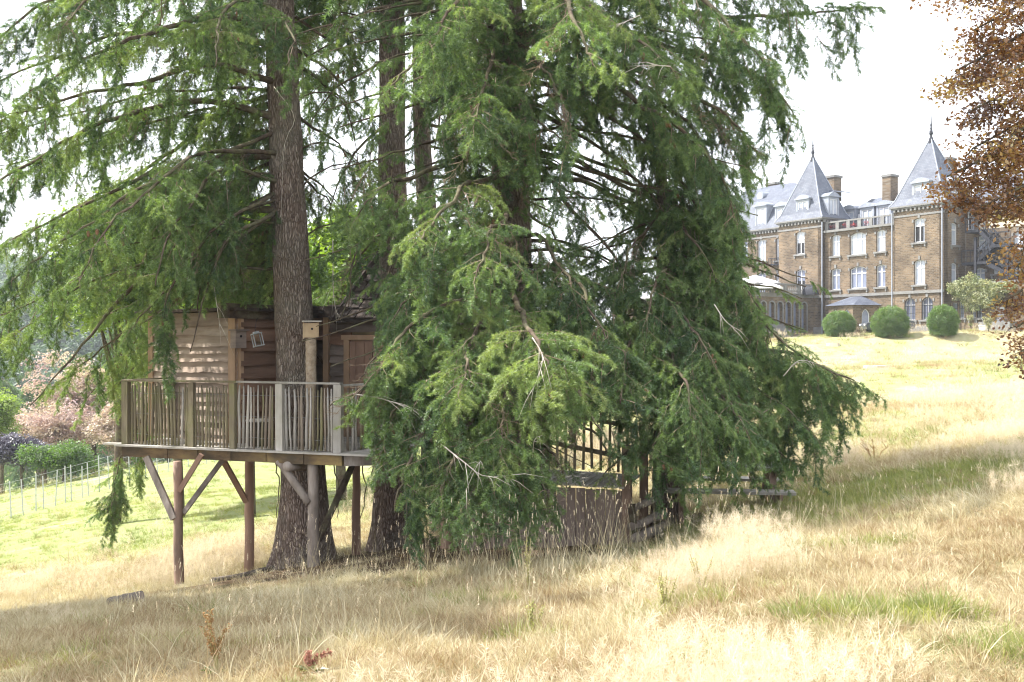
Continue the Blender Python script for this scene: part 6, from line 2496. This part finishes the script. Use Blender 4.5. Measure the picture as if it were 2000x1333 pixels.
q = cC + drr * .13 - E2 * .19 + up_ * 1.48
nb2 = thing('nest_box', 'small dark nest box with a round hole fixed beside the cabin corner post', 'nest box', q)
BM = Matrix.Translation(q) @ Matrix.Rotation(math.atan2(drr.y, drr.x), 4, 'Z')
mb = MB()
mb.box(-.11, .11, -.07, .07, 0, .29, M=BM)
mb.build('box', m_plank_grey, nb2)
mb = MB()
mb.tube([BM @ Vector((0, -.06, .2)), BM @ Vector((0, -.074, .2))], .022, 12)
mb.build('entrance_hole', m_void, nb2)
mb = MB()
mb.box(-.14, .14, -.12, .08, .292, .315, M=BM)
mb.build('lid', m_plank_grey, nb2)
q = P(503, 664, 16.3)
ln_ = thing('lantern', 'tilted glass lantern hanging by the nest box', 'lantern', q)
BM = Matrix.Translation(q) @ Matrix.Rotation(-.22, 4, 'Y') @ Matrix.Rotation(.5, 4, 'Z') @ Matrix.Scale(.85, 4)
mb = MB()
for s in (-1, 1):
    for t in (-1, 1):
        mb.box(s * .08 - .008, s * .08 + .008, t * .08 - .008, t * .08 + .008, -.11, .11, M=BM)
mb.box(-.095, .095, -.095, .095, -.13, -.112, M=BM)
mb.box(-.095, .095, -.095, .095, .112, .128, M=BM)
mb.box(-.05, .05, -.05, .05, .13, .16, M=BM)
mb.build('frame', m_wire, ln_)
mb = MB()
mb.box(-.074, .074, -.074, .074, -.108, .108, M=BM)
mb.build('glass', m_glass, ln_)
mb = MB()
mb.tube([BM @ Vector((0, 0, .16)), BM @ Vector((0, 0, .22)), q + Vector((-.05, .12, .32)), q + Vector((-.08, .3, .36))], .005, 4)
mb.build('hanger', m_iron, ln_)

q = P(507, 862, 16.5); q.z = ZD
st = thing('log_stool', 'log stump stool behind the stakes of the deck railing', 'stool', q)
mb = MB()
mb.tube([q, q + up_ * .2, q + up_ * .4], [.2, .18, .19], 14, wob=.04, rnd=RH)
mb.build('trunk_section', m_limb, st, True)
mb = MB()
mb.tube([q + up_ * .402, q + up_ * .43], [.23, .225], 16)
mb.build('seat', m_wgrey, st)

# ------------------------------------------------------------------ walkway on the right
wk0, wk1 = P(905, 940, 14.6), P(1222, 952, 13.9)
wk0.z, wk1.z = -.40, -.44
wd_ = (wk1 - wk0); wd_.z = 0; WL = wd_.length; wd_.normalize()
wn_ = Vector((-wd_.y, wd_.x, 0))
walk = thing('walkway', 'plank walkway with vertical board skirt and pickets leading from the firs', 'walkway', wk0.lerp(wk1, .5) + Vector((0, 0, -.8)))


def wp(a, b, z):
    return wk0 + wd_ * a + wn_ * b + Vector((0, 0, z - wk0.z + (wk1.z - wk0.z) * a / WL))


n_ = 17
for i in range(n_):
    a = WL * (i + .5) / n_
    p = wp(a, -.02, 0)
    zt_ = wp(a, 0, -.45).z
    zb_ = H(p.x, p.y) - .12
    mb = MB()
    w = WL / n_ - .012
    mb.beam(Vector((p.x, p.y, zb_)), Vector((p.x, p.y, zt_ + RH.uniform(-.012, .01))), w, .025, tuple(wn_))
    link('plank', mb.mesh('plank', m_pinkboard), walk)
for i in range(24):
    a = WL * (i + .5) / 24
    mb = MB()
    mb.beam(wp(a, -.08, -.40 + RH.uniform(-.004, .004)), wp(a, 1.25, -.40), WL / 24 - .012, .03)
    link('deck_board', mb.mesh('deck_board', m_wgrey), walk)
pe = wp(WL + .02, .0, 0)


def wpost(p, z0, z1, w, mat=m_pole):
    mb = MB()
    mb.beam(Vector((p.x, p.y, z0)), Vector((p.x, p.y, z1)), w, w, tuple(wn_))
    return mb.build('post', mat, walk)


wpost(pe, H(pe.x, pe.y) - .2, P(1212, 870, 13.9).z, .125)
pf = wp(WL + .04, 1.3, 0)
wpost(pf, H(pf.x, pf.y) - .2, .22, .115)
pg = wp(.9, 1.3, 0)
wpost(pg, H(pg.x, pg.y) - .2, .85, .1)
r0_, r1_ = wp(-.6, 1.28, 0), wp(WL, 1.28, 0)
zr_a, zr_b = .72, .28
for dz in (-.06, -.55):
    mb = MB()
    mb.beam(Vector((r0_.x, r0_.y, zr_a + dz + .12)), Vector((r1_.x, r1_.y, zr_b + dz + .05)), .045, .07)
    mb.build('rail', m_wmoss, walk)
for i in range(22):
    u = (i + .5) / 22
    p = r0_.lerp(r1_, u) - wn_ * .04
    zt_ = zr_a + (zr_b - zr_a) * u + RH.uniform(.06, .16)
    mb = MB()
    d_ = RH.uniform(-.02, .02)
    mb.beam(Vector((p.x, p.y, wp(0, 0, -.42).z + RH.uniform(0, .06))), Vector((p.x + d_, p.y, zt_)), .04, .022, tuple(wn_))
    link('picket', mb.mesh('picket', m_wmoss), walk)

# log steps at the end of the walkway
sb = P(1262, 1035, 14.1)
sb.z = H(sb.x, sb.y)
steps = thing('log_steps', 'rough log steps at the right end of the walkway', 'steps', sb)
for i, (a, b, r) in enumerate((((1222, 1000, 13.85), (1290, 970, 14.6), .05), ((1232, 1030, 13.7), (1296, 1005, 14.5), .06), ((1238, 1052, 13.6), (1302, 1028, 14.4), .07))):
    A_, B_ = P(*a), P(*b)
    mb = MB()
    mb.tube([A_.lerp(B_, j / 6) + Vector((0, 0, RH.uniform(-.01, .01))) for j in range(7)], [r * RH.uniform(.9, 1.1) for j in range(7)], 9)
    mb.build('log', m_poleg, steps, True)
for a, b in (((1233, 985, 13.8), (1240, 1055, 13.75)), ((1282, 975, 14.5), (1288, 1040, 14.5))):
    mb = MB()
    mb.tube([P(*a), P(*b)], [.05, .055], 8)
    mb.build('stake', m_limb, steps, True)

# picnic table
ptb = P(1415, 985, 15.4)
ptb.z = H(ptb.x, ptb.y)
pt = thing('picnic_table', 'weathered picnic table under the sweeping fir boughs', 'picnic table', ptb, rz=0)
PM = Matrix.Translation(ptb) @ Matrix.Rotation(-.12, 4, 'Z')
for y0 in (-.34, -.17, 0, .17, .34):
    mb = MB()
    mb.box(-.95, .95, y0 - .08, y0 + .08, .70, .74, M=PM)
    mb.build('top_board', m_wgrey, pt)
for s in (-1, 1):
    for q in (0, .16):
        mb = MB()
        mb.box(-.95, .95, s * .62 - .07 + s * q, s * .62 + .07 + s * q, .40, .44, M=PM)
        mb.build('seat_board', m_wgrey, pt)
    for e in (-.68, .68):
        mb = MB()
        mb.beam(PM @ Vector((e, s * .25, .695)), PM @ Vector((e, s * .72, -.08)), .05, .1, (1, 0, 0))
        mb.build('leg', m_pole, pt)
for e in (-.735, .735):
    mb = MB()
    mb.beam(PM @ Vector((e, -.86, .36)), PM @ Vector((e, .86, .36)), .045, .09)
    mb.beam(PM @ Vector((e, -.38, .65)), PM @ Vector((e, .38, .65)), .045, .08)
    mb.build('cross_bar', m_pole, pt)
# ------------------------------------------------------------------ beyond the field, left
def pix_ground(px, py, Y):
    return P(px, py, Y)


FR = random.Random(9)
m_fencewire = surf('fence_wire', [(0.36, 0.37, 0.36), (0.46, 0.47, 0.46)], 5, .5)
fpts = [(-40, 1030, 44), (60, 1003, 46), (130, 985, 47.5), (190, 968, 49), (260, 950, 51), (330, 930, 53), (400, 905, 55), (450, 885, 57), (560, 868, 60)]
fence = None
gp = []
for px, py, Y in fpts:
    x = (px - CX) / F * Y
    gp.append(Vector((x, Y, H(x, Y))))
fence = thing('wire_fence', 'pale wire mesh fence with thin posts along the lower edge of the field', 'fence', gp[0])
fc = resample(gp, 30)
for i in range(0, 30, 1):
    fc[i] = fc[i] + (fc[min(i + 1, 29)] - fc[max(i - 1, 0)]) * FR.uniform(-.12, .12)
    p = Vector((fc[i].x, fc[i].y, H(fc[i].x, fc[i].y)))
    mb = MB()
    h_ = 1.75
    mb.beam(p - Vector((0, 0, .3)), p + Vector((FR.uniform(-.12, .12), 0, h_ * FR.uniform(.86, 1.05))), .04, .04, (0, 1, 0))
    mb.build('post', m_fencewire, fence)
    fc[i] = p
mb = MB()
for z in (.15, .45, .75, 1.05, 1.35, 1.65):
    for i in range(29):
        mb.beam(fc[i] + Vector((0, 0, z)), fc[i + 1] + Vector((0, 0, z)), .009, .009)
mb.build('wires', m_fencewire, fence)

FB = 'shrubs and trees beyond the wire fence'
def far(px, Y):
    x = (px - CX) / F * Y
    return Vector((x, Y, H(x, Y)))


broad_tree('pink_leaved_tree', 'wide pink and beige tree beyond the wire fence', far(185, 72), 8.2, 5.2, 4, 4.0, 'pink', LV['pink'], 900, 1.5, .5, 31, trunk_r=.25, lumps=14, lift=5.0, tg=.25)
broad_tree('pink_leaved_tree', 'smaller dusky pink tree in front of the wide beige one', far(85, 66), 5.4, 2.8, 2.4, 2.4, 'pink', LV['pink'], 420, 1.1, .3, 32, trunk_r=.2, lumps=8, lift=3.6)
broad_tree('pink_leaved_tree', 'pink and beige tree low behind the left end of the deck', far(245, 66), 5.2, 2.6, 2.4, 2.4, 'pink', LV['pink'], 420, 1.1, .6, 37, trunk_r=.2, lumps=8, lift=3.8)
broad_tree('purple_shrub', 'dark purple-leaved shrub behind the wire fence', far(45, 60), 3.2, 2.2, 1.6, 1.3, 'purple', LV['purple'], 340, .9, .35, 33, cat='shrub', group=FB, trunk_r=.1, lumps=8, lift=2.1)
broad_tree('green_shrub', 'green shrub low behind the wire fence', far(125, 57), 2.3, 2.4, 1.6, 1.05, 'bright', LV['bright'], 260, 1.1, .12, 34, cat='shrub', group=FB, trunk_r=.1, lumps=8, lift=1.3)
broad_tree('green_shrub', 'rounded green shrub behind the fence below the deck', far(330, 62), 2.6, 2.6, 1.6, 1.3, 'bright', LV['bright'], 360, 1.2, .45, 38, cat='shrub', group=FB, trunk_r=.1, lumps=8, lift=1.3)
broad_tree('pale_green_tree', 'pale green leafy tree at the left edge above the purple shrub', far(2, 62), 5.4, 1.2, 1.2, 1.7, 'bright', LV['bright'], 200, 1.1, .95, 35, trunk_r=.12, lift=5.0)
CF = 'dark conifers beyond the pink tree'


def dark_conifer(lab, base, h, r, seed):
    rnd = random.Random(seed)
    root = thing('dark_conifer', lab, 'conifer', base, CF)
    mb = MB()
    mb.tube([base - Vector((0, 0, .5)), base + Vector((0, 0, h * .5)), base + Vector((0, 0, h))], [.25, .16, .03], 7)
    mb.build('trunk', m_limb, root)
    it = []
    for k in range(320):
        u = rnd.random() ** .8
        a = rnd.uniform(0, 2 * PI)
        q = r * (1 - u) * rnd.uniform(.55, 1.05) + .15
        it.append((base + Vector((math.cos(a) * q, math.sin(a) * q, h * (.06 + .94 * u) - q * .25)), aim(Vector((math.cos(a), math.sin(a), -.5)), (0, 0, 1)), rnd.uniform(2.0, 3.2), rnd.randrange(4), min(1, max(0, rnd.gauss(.25, .16)))))
    scatter('crown', 'fir', SPRAYS, it, root)


for lab, px, Y, h, r in (('tall dark conifer behind the pink tree, nearest the deck', 235, 92, 15, 3.6), ('dark conifer left of the tallest one', 150, 96, 13.5, 3.4),
                         ('dark blue-green conifer behind the dusky pink tree', 75, 90, 11, 3.2), ('dark conifer at the left edge, half behind the pale green tree', 5, 95, 12, 3.4)):
    dark_conifer(lab, far(px, Y), h, r, px)

# wooded hill across the valley
hx = np.linspace(-330, 160, 90)
hy = np.linspace(170, 520, 40)
HX, HY = np.meshgrid(hx, hy)


def hill_z(x, y):
    u = (y - 170) / 350
    return -26 + 62 * (1 - math.exp(-3.0 * u)) * (0.75 + 0.25 * math.cos((x + 170) / 140)) * max(0.0, min(1.0, (150 - x) / 220)) + 4 * fbm(x, y, .012)


hz = [hill_z(x, y) for x, y in zip(HX.ravel(), HY.ravel())]
ids = np.arange(90 * 40).reshape(40, 90)
quads = np.stack([ids[:-1, :-1], ids[:-1, 1:], ids[1:, 1:], ids[1:, :-1]], -1).reshape(-1, 4)
me = bpy.data.meshes.new('far_hill')
me.from_pydata(np.column_stack([HX.ravel(), HY.ravel(), hz]).tolist(), [], quads.tolist())
me.materials.append(surf('woodland_floor', [(0.03, 0.05, 0.02), (0.06, 0.09, 0.04)], .1, .95))
o = link('hill', me)
tag(o, 'wooded hillside across the valley', None, None, 'structure')
it = []
for k in range(5200):
    x = FR.uniform(-300, 60)
    y = 172 + 300 * FR.random() ** 1.3
    z = hill_z(x, y)
    s = FR.uniform(2.2, 4.2)
    tn = min(1, max(0, FR.gauss(.45, .22)))
    for q in range(2):
        it.append((Vector((x + FR.uniform(-1, 1), y, z + s * (.7 + 1.1 * q))), (FR.uniform(-.4, .4), FR.uniform(-.4, .4), FR.uniform(0, 6)), s * (1.25 - .35 * q), FR.randrange(3), tn))
o = scatter('forest', 'forest', LV['forest'], it)
tag(o, 'far wooded slope fading into haze', 'forest', None, 'stuff')
# ------------------------------------------------------------------ grass
m_straw = leafy('straw_blade', [(0.0, (0.25, 0.165, 0.08)), (0.28, (0.39, 0.31, 0.185)), (0.65, (0.52, 0.455, 0.29)), (1.0, (0.66, 0.61, 0.445))], (1.15, 1.1, .9), .35, .5, .03)
m_seed = leafy('seed_head', [(0.0, (0.48, 0.38, 0.27)), (1.0, (0.76, 0.68, 0.54))], (1.1, 1.05, .9), .4, .5, .0)
m_gblade = leafy('green_blade', [(0.0, (0.12, 0.15, 0.05)), (0.5, (0.22, 0.25, 0.085)), (1.0, (0.40, 0.39, 0.17))], (1.3, 1.35, .5), .4, .4, .04)


def blade(mb, p, d, L, w, bend, rng, mi=0, seg=3):
    d = np.array(d) / np.linalg.norm(d)
    side = np.cross(d, rng.normal(size=3))
    side /= np.linalg.norm(side) + 1e-9
    h = np.array([d[0], d[1], 0])
    hn_ = np.linalg.norm(h)
    h = h / hn_ if hn_ > 1e-6 else np.array([1.0, 0, 0])
    vs = []
    c = np.array(p, float)
    cur = d.copy()
    for i in range(seg + 1):
        ww = w * (1 - (i / seg) ** 1.5) + w * .08
        vs += [c - side * ww / 2, c + side * ww / 2]
        c = c + cur * L / seg
        cur = cur + h * bend / seg - np.array([0, 0, bend * .55 / seg])
        cur /= np.linalg.norm(cur)
    mb.add([tuple(v) for v in vs], [(2 * i, 2 * i + 1, 2 * i + 3, 2 * i + 2) for i in range(seg)], mi)
    return c


def tuft(seed, n, R, L, w, bend, lean=.45, mats=None, heads=0, headL=.5, fuzz=0):
    rng = np.random.default_rng(seed)
    mb = MB()
    for i in range(n):
        a, r = rng.random() * 2 * PI, R * rng.random() ** .6
        p = (math.cos(a) * r, math.sin(a) * r, -.02)
        b = rng.random() * 2 * PI
        d = (math.cos(b) * lean * rng.random() + math.cos(a) * lean * .6, math.sin(b) * lean * rng.random() + math.sin(a) * lean * .6, 1)
        blade(mb, p, d, L * (.45 + .75 * rng.random()), w * (.7 + .6 * rng.random()), bend * rng.random() * 2, rng)
    for i in range(heads):
        a, r = rng.random() * 2 * PI, R * rng.random() ** .6
        p = (math.cos(a) * r, math.sin(a) * r, 0)
        b = rng.random() * 2 * PI
        d = (math.cos(b) * .28 * rng.random(), math.sin(b) * .28 * rng.random(), 1)
        Lh = headL * (.7 + .5 * rng.random())
        e = blade(mb, p, d, Lh, w * .55, .25 * rng.random(), rng, 0, 4)
        if fuzz:                                   # an airy panicle
            for q in range(fuzz):
                s = e - np.array(d) * 0.3 * headL * rng.random()
                v = rng.normal(size=3) * .8 + np.array([0, 0, .8])
                v /= np.linalg.norm(v)
                ll = .04 * (.4 + rng.random())
                tip = s + v * ll
                sd = np.cross(v, rng.normal(size=3))
                sd /= np.linalg.norm(sd)
                mb.add([tuple(s), tuple(s + sd * .0006 + v * ll * .5), tuple(tip), tuple(s - sd * .0009 + v * ll * .6)], [(0, 1, 2, 3)], 1)
        else:                                      # a slim spike with chaffy edges
            dn = np.array(d) / np.linalg.norm(d)
            for q in range(16):
                s = e - dn * .055 * q / 16
                v = rng.normal(size=3) * .6 + dn * 1.2
                v /= np.linalg.norm(v)
                sd = np.cross(v, rng.normal(size=3))
                sd /= np.linalg.norm(sd)
                mb.add([tuple(s), tuple(s + v * .007 + sd * .0022), tuple(s + v * .015), tuple(s + v * .007 - sd * .0022)], [(0, 1, 2, 3)], 1)
    return mb.mesh('tuft', mats or [m_straw, m_seed])


TUFTS = [tuft(1, 62, .17, .12, .0044, .9, .7), tuft(2, 56, .2, .15, .0042, .8, .8), tuft(3, 70, .2, .10, .0046, 1.4, 1.2),
         tuft(4, 46, .18, .13, .004, .8, .7, None, 16, .16, 26), tuft(5, 40, .2, .13, .004, .8, .7, None, 20, .2, 28),
         tuft(6, 76, .26, .11, .0048, 1.6, 1.8)]
GTUFTS = [tuft(11, 60, .15, .14, .005, 1.2, .7, [m_gblade, m_seed]), tuft(12, 66, .17, .11, .005, 1.0, .8, [m_gblade, m_seed]), tuft(13, 54, .13, .2, .005, 1.4, .6, [m_gblade, m_seed])]
TALL = [tuft(21, 4, .06, .3, .0075, .5, .5, None, 2, .7, 0), tuft(22, 5, .07, .4, .0075, .5, .6, None, 3, .85, 0), tuft(23, 6, .1, .3, .006, .5, .6, None, 2, .6, 30)]

GR = random.Random(4)
dry, green, tall = [], [], []
cand = []


def fill(y0, y1, per, sc):
    """Clumps over the ground in view between two distances."""
    out_ = []
    y = y0
    area = .53 * (y1 * y1 - y0 * y0) * 1.42
    for k in range(int(area * per)):
        yy = math.sqrt(y0 * y0 + (y1 * y1 - y0 * y0) * GR.random())
        xx = GR.uniform(-.75, .75) * yy
        out_.append((xx, yy, sc))
    return out_


cand += fill(3.6, 9, 120, 1.0) + fill(9, 15, 75, 1.15) + fill(15, 24, 26, 1.5) + fill(24, 45, 6.0, 2.2) + fill(45, 95, 1.5, 3.0)
zz = heights([(c_[0], c_[1]) for c_ in cand])
for (x, y, sc), z in zip(cand, zz):
    if y > 78 and x > 24:
        if y > 86 or x > 40:
            continue
    so = soilness(x, y)
    if GR.random() < so * .93:
        continue
    g_ = greenness(x, y)
    pn = mnoise.noise(Vector((x * .35, y * .35, 5.5)))
    pn2 = mnoise.noise(Vector((x * 1.1, y * 1.1, 1.5)))
    low = y > 23 and x < 3
    if 11 < y < 17.5 and x < 1.8:
        sc *= .7
    s = sc * (.92 + .3 * pn + .3 * pn2) * GR.uniform(.65, 1.2)
    e = (GR.uniform(-.12, .12), GR.uniform(-.12, .12), GR.uniform(0, 6.28))
    if GR.random() < (g_ - .2) * 1.15:
        if low:
            s *= .6
        green.append((Vector((x, y, z)), e, s, GR.randrange(3), min(1, max(0, .5 - .3 * pn + GR.gauss(0, .2)))))
    else:
        if low and g_ > .65:
            s *= .6
        r = GR.random()
        airy = pn + pn2 * .6 > .16
        if airy and r < .5 and not (9.5 < y < 17 and x < 2):
            i = GR.choice((3, 4))
        elif r < .62:
            i = GR.choice((0, 1))
        else:
            i = GR.choice((2, 5))
        dry.append((Vector((x, y, z)), e, s, i, min(1, max(0, (.5 if y < 24 or x < 0 else .3) + .45 * pn2 + .25 * pn + GR.gauss(0, .25)))))
# green cushions in the foreground
for px, py, Y, r, k in ((1655, 1225, 6.0, .34, 70), (1815, 1240, 5.9, .24, 40), (1410, 1300, 5.1, .30, 45), (1960, 1290, 5.2, .3, 30), (1290, 1190, 6.7, .22, 20), (1020, 1230, 6.5, .25, 22), (1390, 1190, 6.9, .2, 16),
                        (880, 1160, 9.0, .4, 20), (1490, 1090, 9, .5, 30), (1600, 1010, 11, .6, 40), (1680, 1080, 8.6, .4, 30), (930, 1180, 8.4, .3, 14)):
    c_ = on_ground(px, Y)
    for q in range(int(k * .55)):
        a, rr_ = GR.uniform(0, 6.28), r * GR.random() ** .5
        x, y = c_.x + math.cos(a) * rr_, c_.y + math.sin(a) * rr_
        green.append((Vector((x, y, H(x, y) + .06 * (1 - rr_ / r))), (math.sin(a) * -.35 * rr_ / r, math.cos(a) * .35 * rr_ / r, GR.uniform(0, 6.28)), GR.uniform(.6, .95), GR.randrange(3), min(1, max(0, GR.gauss(.55, .2)))))
# tall bents along the edge of the litter and scattered
for k in range(200):
    y = GR.uniform(9.5, 13.4)
    x = GR.gauss(.15, 1.25) if k < 150 else GR.uniform(-3, 6)
    tall.append((Vector((x, y, H(x, y))), (GR.uniform(-.15, .15), GR.uniform(-.15, .15), GR.uniform(0, 6.28)), GR.uniform(.55, 1.05), GR.choice((0, 1, 1)), GR.uniform(.45, 1)))
for k in range(420):
    y = GR.uniform(4.4, 11)
    x = GR.uniform(-.5, .55) * y
    tall.append((Vector((x, y, H(x, y))), (GR.uniform(-.3, .3), GR.uniform(-.3, .3), GR.uniform(0, 6.28)), GR.uniform(.35, .75), GR.randrange(3), GR.uniform(.0, 1)))
for k in range(90):
    y = GR.uniform(15, 20)
    x = GR.uniform(-9, -4)
    tall.append((Vector((x, y, H(x, y))), (GR.uniform(-.15, .15), GR.uniform(-.15, .15), GR.uniform(0, 6.28)), GR.uniform(.6, 1.1), GR.randrange(3), GR.uniform(.1, .6)))
o = scatter('dry_grass', 'dry', TUFTS, dry)
tag(o, 'dry straw-coloured meadow grass', 'grass', None, 'stuff')
o = scatter('green_grass', 'green', GTUFTS, green)
tag(o, 'green grass growing in patches and cushions', 'grass', None, 'stuff')
o = scatter('tall_grass', 'tall', TALL, tall)
tag(o, 'tall dry bents with seed heads before the walkway', 'grass', None, 'stuff')
print('grass', len(dry), len(green), len(tall))

# ------------------------------------------------------------------ single plants and small things in the meadow
m_dock = surf('dock_seed', [(0.22, 0.12, 0.05), (0.38, 0.24, 0.10)], 30, .9)
m_dockr = surf('dock_seed_red', [(0.24, 0.09, 0.06), (0.36, 0.18, 0.13)], 30, .9)
m_stalk = surf('stalk', [(0.25, 0.22, 0.09), (0.36, 0.32, 0.15)], 10, .9)
LV['weed'] = [leaf_clump(400 + i, leafy('weed_leaf%d' % i, [(0, (0.2, 0.22, 0.04)), (1, (0.36, 0.36, 0.09))], (1.3, 1.3, .5), .4), n=9, R=.05, leaf=.03, flat=1) for i in range(1)]


def dock(lab, px, Y, h, mat, seed, stems, spread):
    rnd = random.Random(seed)
    b_ = on_ground(px, Y)
    root = thing('dock_plant', lab, 'plant', b_, 'seeding docks in the foreground')
    for s in range(stems):
        e = b_ + Vector((rnd.uniform(-spread, spread), rnd.uniform(-.06, .06), h * rnd.uniform(.7, 1)))
        c_ = resample([b_, b_.lerp(e, .5) + Vector((rnd.uniform(-.03, .03), 0, .02)), e], 24)
        mb = MB()
        mb.tube(c_, [.005 - .00012 * i for i in range(24)], 5)
        mb.build('stem', m_stalk, root)
        mb = MB()
        for i in range(7, 24):
            for q in range(9):
                if mnoise.noise(Vector((i * .55, s * 3.1, seed))) < -.18:
                    continue
                d = Vector((rnd.gauss(0, 1), rnd.gauss(0, 1), rnd.gauss(0, .6))).normalized()
                p = c_[i] + d * rnd.uniform(.004, .02)
                t_2 = d.cross(Vector((0, 0, 1))).normalized()
                r = rnd.uniform(.005, .009)
                mb.add([p - t_2 * r, p + d * r, p + t_2 * r, p - Vector((0, 0, r * 1.4))], [(0, 1, 2), (0, 2, 3)])
        mb.build('seed_head', mat, root)
    mb = MB()
    for q in range(5):
        a = rnd.uniform(0, 6.28)
        d = Vector((math.cos(a), math.sin(a), .5)).normalized()
        t_2 = d.cross(Vector((0, 0, 1))).normalized()
        L_ = rnd.uniform(.08, .14)
        mb.add([b_, b_ + d * L_ * .5 + t_2 * .02, b_ + d * L_ + Vector((0, 0, -.03)), b_ + d * L_ * .5 - t_2 * .02], [(0, 1, 2, 3)])
    mb.build('leaf', m_gblade, root)


dock('tall brown seeding dock at the bottom edge of the meadow', 425, 5.5, .36, m_dock, 1, 4, .07)
dock('short reddish seeding dock right of the brown one', 608, 5.25, .13, m_dockr, 2, 3, .10)

for lab, px, Y, h, seed in (('yellow-green leafy weed standing in the straw before the walkway', 1032, 9.4, .62, 1), ('low yellow weed in the foreground straw', 1040, 6.6, .26, 2),
                            ('bushy yellow-green weed right of the low one', 1300, 6.8, .3, 3), ('dark-stemmed yellow weed before the green cushion', 1370, 7.4, .3, 4)):
    rnd = random.Random(seed)
    b_ = on_ground(px, Y)
    root = thing('meadow_weed', lab, 'weed', b_, 'yellow-green weeds in the meadow')
    mb = MB()
    it = []
    for s in range(3 if seed == 1 else 5):
        e = b_ + Vector((rnd.uniform(-.1, .1) * (.3 if seed == 1 else 1), rnd.uniform(-.06, .06), h * rnd.uniform(.75, 1)))
        mb.tube([b_, b_.lerp(e, .5), e], [.005, .004, .002], 4)
        for q in range(7):
            it.append((b_.lerp(e, .2 + .8 * (q + .5) / 9), (0, 0, rnd.uniform(0, 6)), rnd.uniform(.35, .7), 0, rnd.random()))
    mb.build('stem', m_stalk, root)
    scatter('leaves', 'weed', LV['weed'], it, root)

# dry twiggy sapling by the lawn bank
b_ = on_ground(1708, 19.5)
b_.z = max(b_.z, P(1708, 915, 19.5).z)
root = thing('bare_sapling', 'bare twiggy sapling at the foot of the grassy bank', 'sapling', b_)
rnd = random.Random(8)
for s in range(7):
    e = b_ + Vector((rnd.uniform(-.32, .32), rnd.uniform(-.1, .1), rnd.uniform(.25, .55)))
    mb = MB()
    mb.tube([b_ - Vector((0, 0, .1)), b_.lerp(e, .5) + Vector((0, 0, .05)), e], [.012, .008, .003], 5)
    for q in range(3):
        p = b_.lerp(e, rnd.uniform(.4, .9))
        mb.tube([p, p + Vector((rnd.uniform(-.12, .12), 0, rnd.uniform(.05, .15)))], [.005, .002], 4)
    mb.build('twig', m_dock, root)

# cut log lying in the shade at the left
lg = on_ground(245, 11.4)
m_cut = surf('grey_cut_log', [(0.10, 0.085, 0.07), (0.2, 0.17, 0.14)], 10, .95, .6, 20)
d_ = Vector((.93, -.1, .22)).normalized()
L_ = .42
root = thing('cut_log', 'short grey cut log lying in the shaded grass', 'log', lg)
a, b2 = lg - d_ * .2 + Vector((0, 0, .05)), lg + d_ * .2 + Vector((0, 0, .05))
mb = MB()
mb.tube([a.lerp(b2, i / 6) for i in range(7)], [.07, .073, .07, .076, .07, .072, .07], 14, wob=.08, rnd=rnd)
mb.build('bark', m_cut, root, True)
mb = MB()
mb.tube([b2, b2 + d_ * .006], .06, 14)
mb.tube([a - d_ * .006, a], .06, 14)
mb.build('cut_face', m_plank_grey, root)

# fallen grey branch along the lip of the slope
c_ = [on_ground(px, Y) + Vector((0, 0, .05)) for px, Y in ((415, 15.4), (470, 15.9), (520, 16.2), (560, 16.4))]
mb = MB()
mb.tube(resample(c_, 14), [.05 * (1 - i / 20) for i in range(14)], 7, wob=.15, rnd=rnd)
o = mb.build('fallen_branch', m_cut, None, True)
tag(o, 'fallen grey branch along the lip of the slope by the deck posts', 'branch')

# pale stones in the bank below the castle
for lab, px, Y, s in (('flat pale stone in the grass below the parked car', 1712, 62, 1.0), ('small pale stone near the top of the bank below the smallest bush', 1628, 80, .7)):
    b_ = on_ground(px, Y)
    mb = MB()
    rnd = random.Random(px)
    top_ = [(math.cos(a) * s * rnd.uniform(.7, 1.1), math.sin(a) * s * .9 * rnd.uniform(.7, 1.1)) for a in np.linspace(0, 6.28, 11)[:-1]]
    vs = [b_ + Vector((x, y, -.2)) for x, y in top_] + [b_ + Vector((x * .85, y * .85, .14 + .05 * rnd.random())) for x, y in top_]
    mb.add(vs, [tuple(range(10, 20))] + [(i, (i + 1) % 10, 10 + (i + 1) % 10, 10 + i) for i in range(10)])
    o = mb.build('stone', m_pale)
    tag(o, lab, 'stone', 'pale stones in the bank')
# ------------------------------------------------------------------ summer haze over the valley
HZ_TOP = max(36.0, max(o.matrix_world.translation.z for o in bpy.data.objects) + 1)
mb = MB()
mb.box(-345, 200, -32, 560, -45, 62)
m_haze, n, l = new_mat('haze')
out = n.new('ShaderNodeOutputMaterial')
pv = n.new('ShaderNodeVolumePrincipled')
pv.inputs['Color'].default_value = (0.86, 0.92, 1.0, 1)
pv.inputs['Density'].default_value = 0.0004
pv.inputs['Anisotropy'].default_value = 0.2
l.new(pv.outputs[0], out.inputs['Volume'])
hz_ = mb.build('haze', m_haze)
tag(hz_, None, None, None, 'stuff')
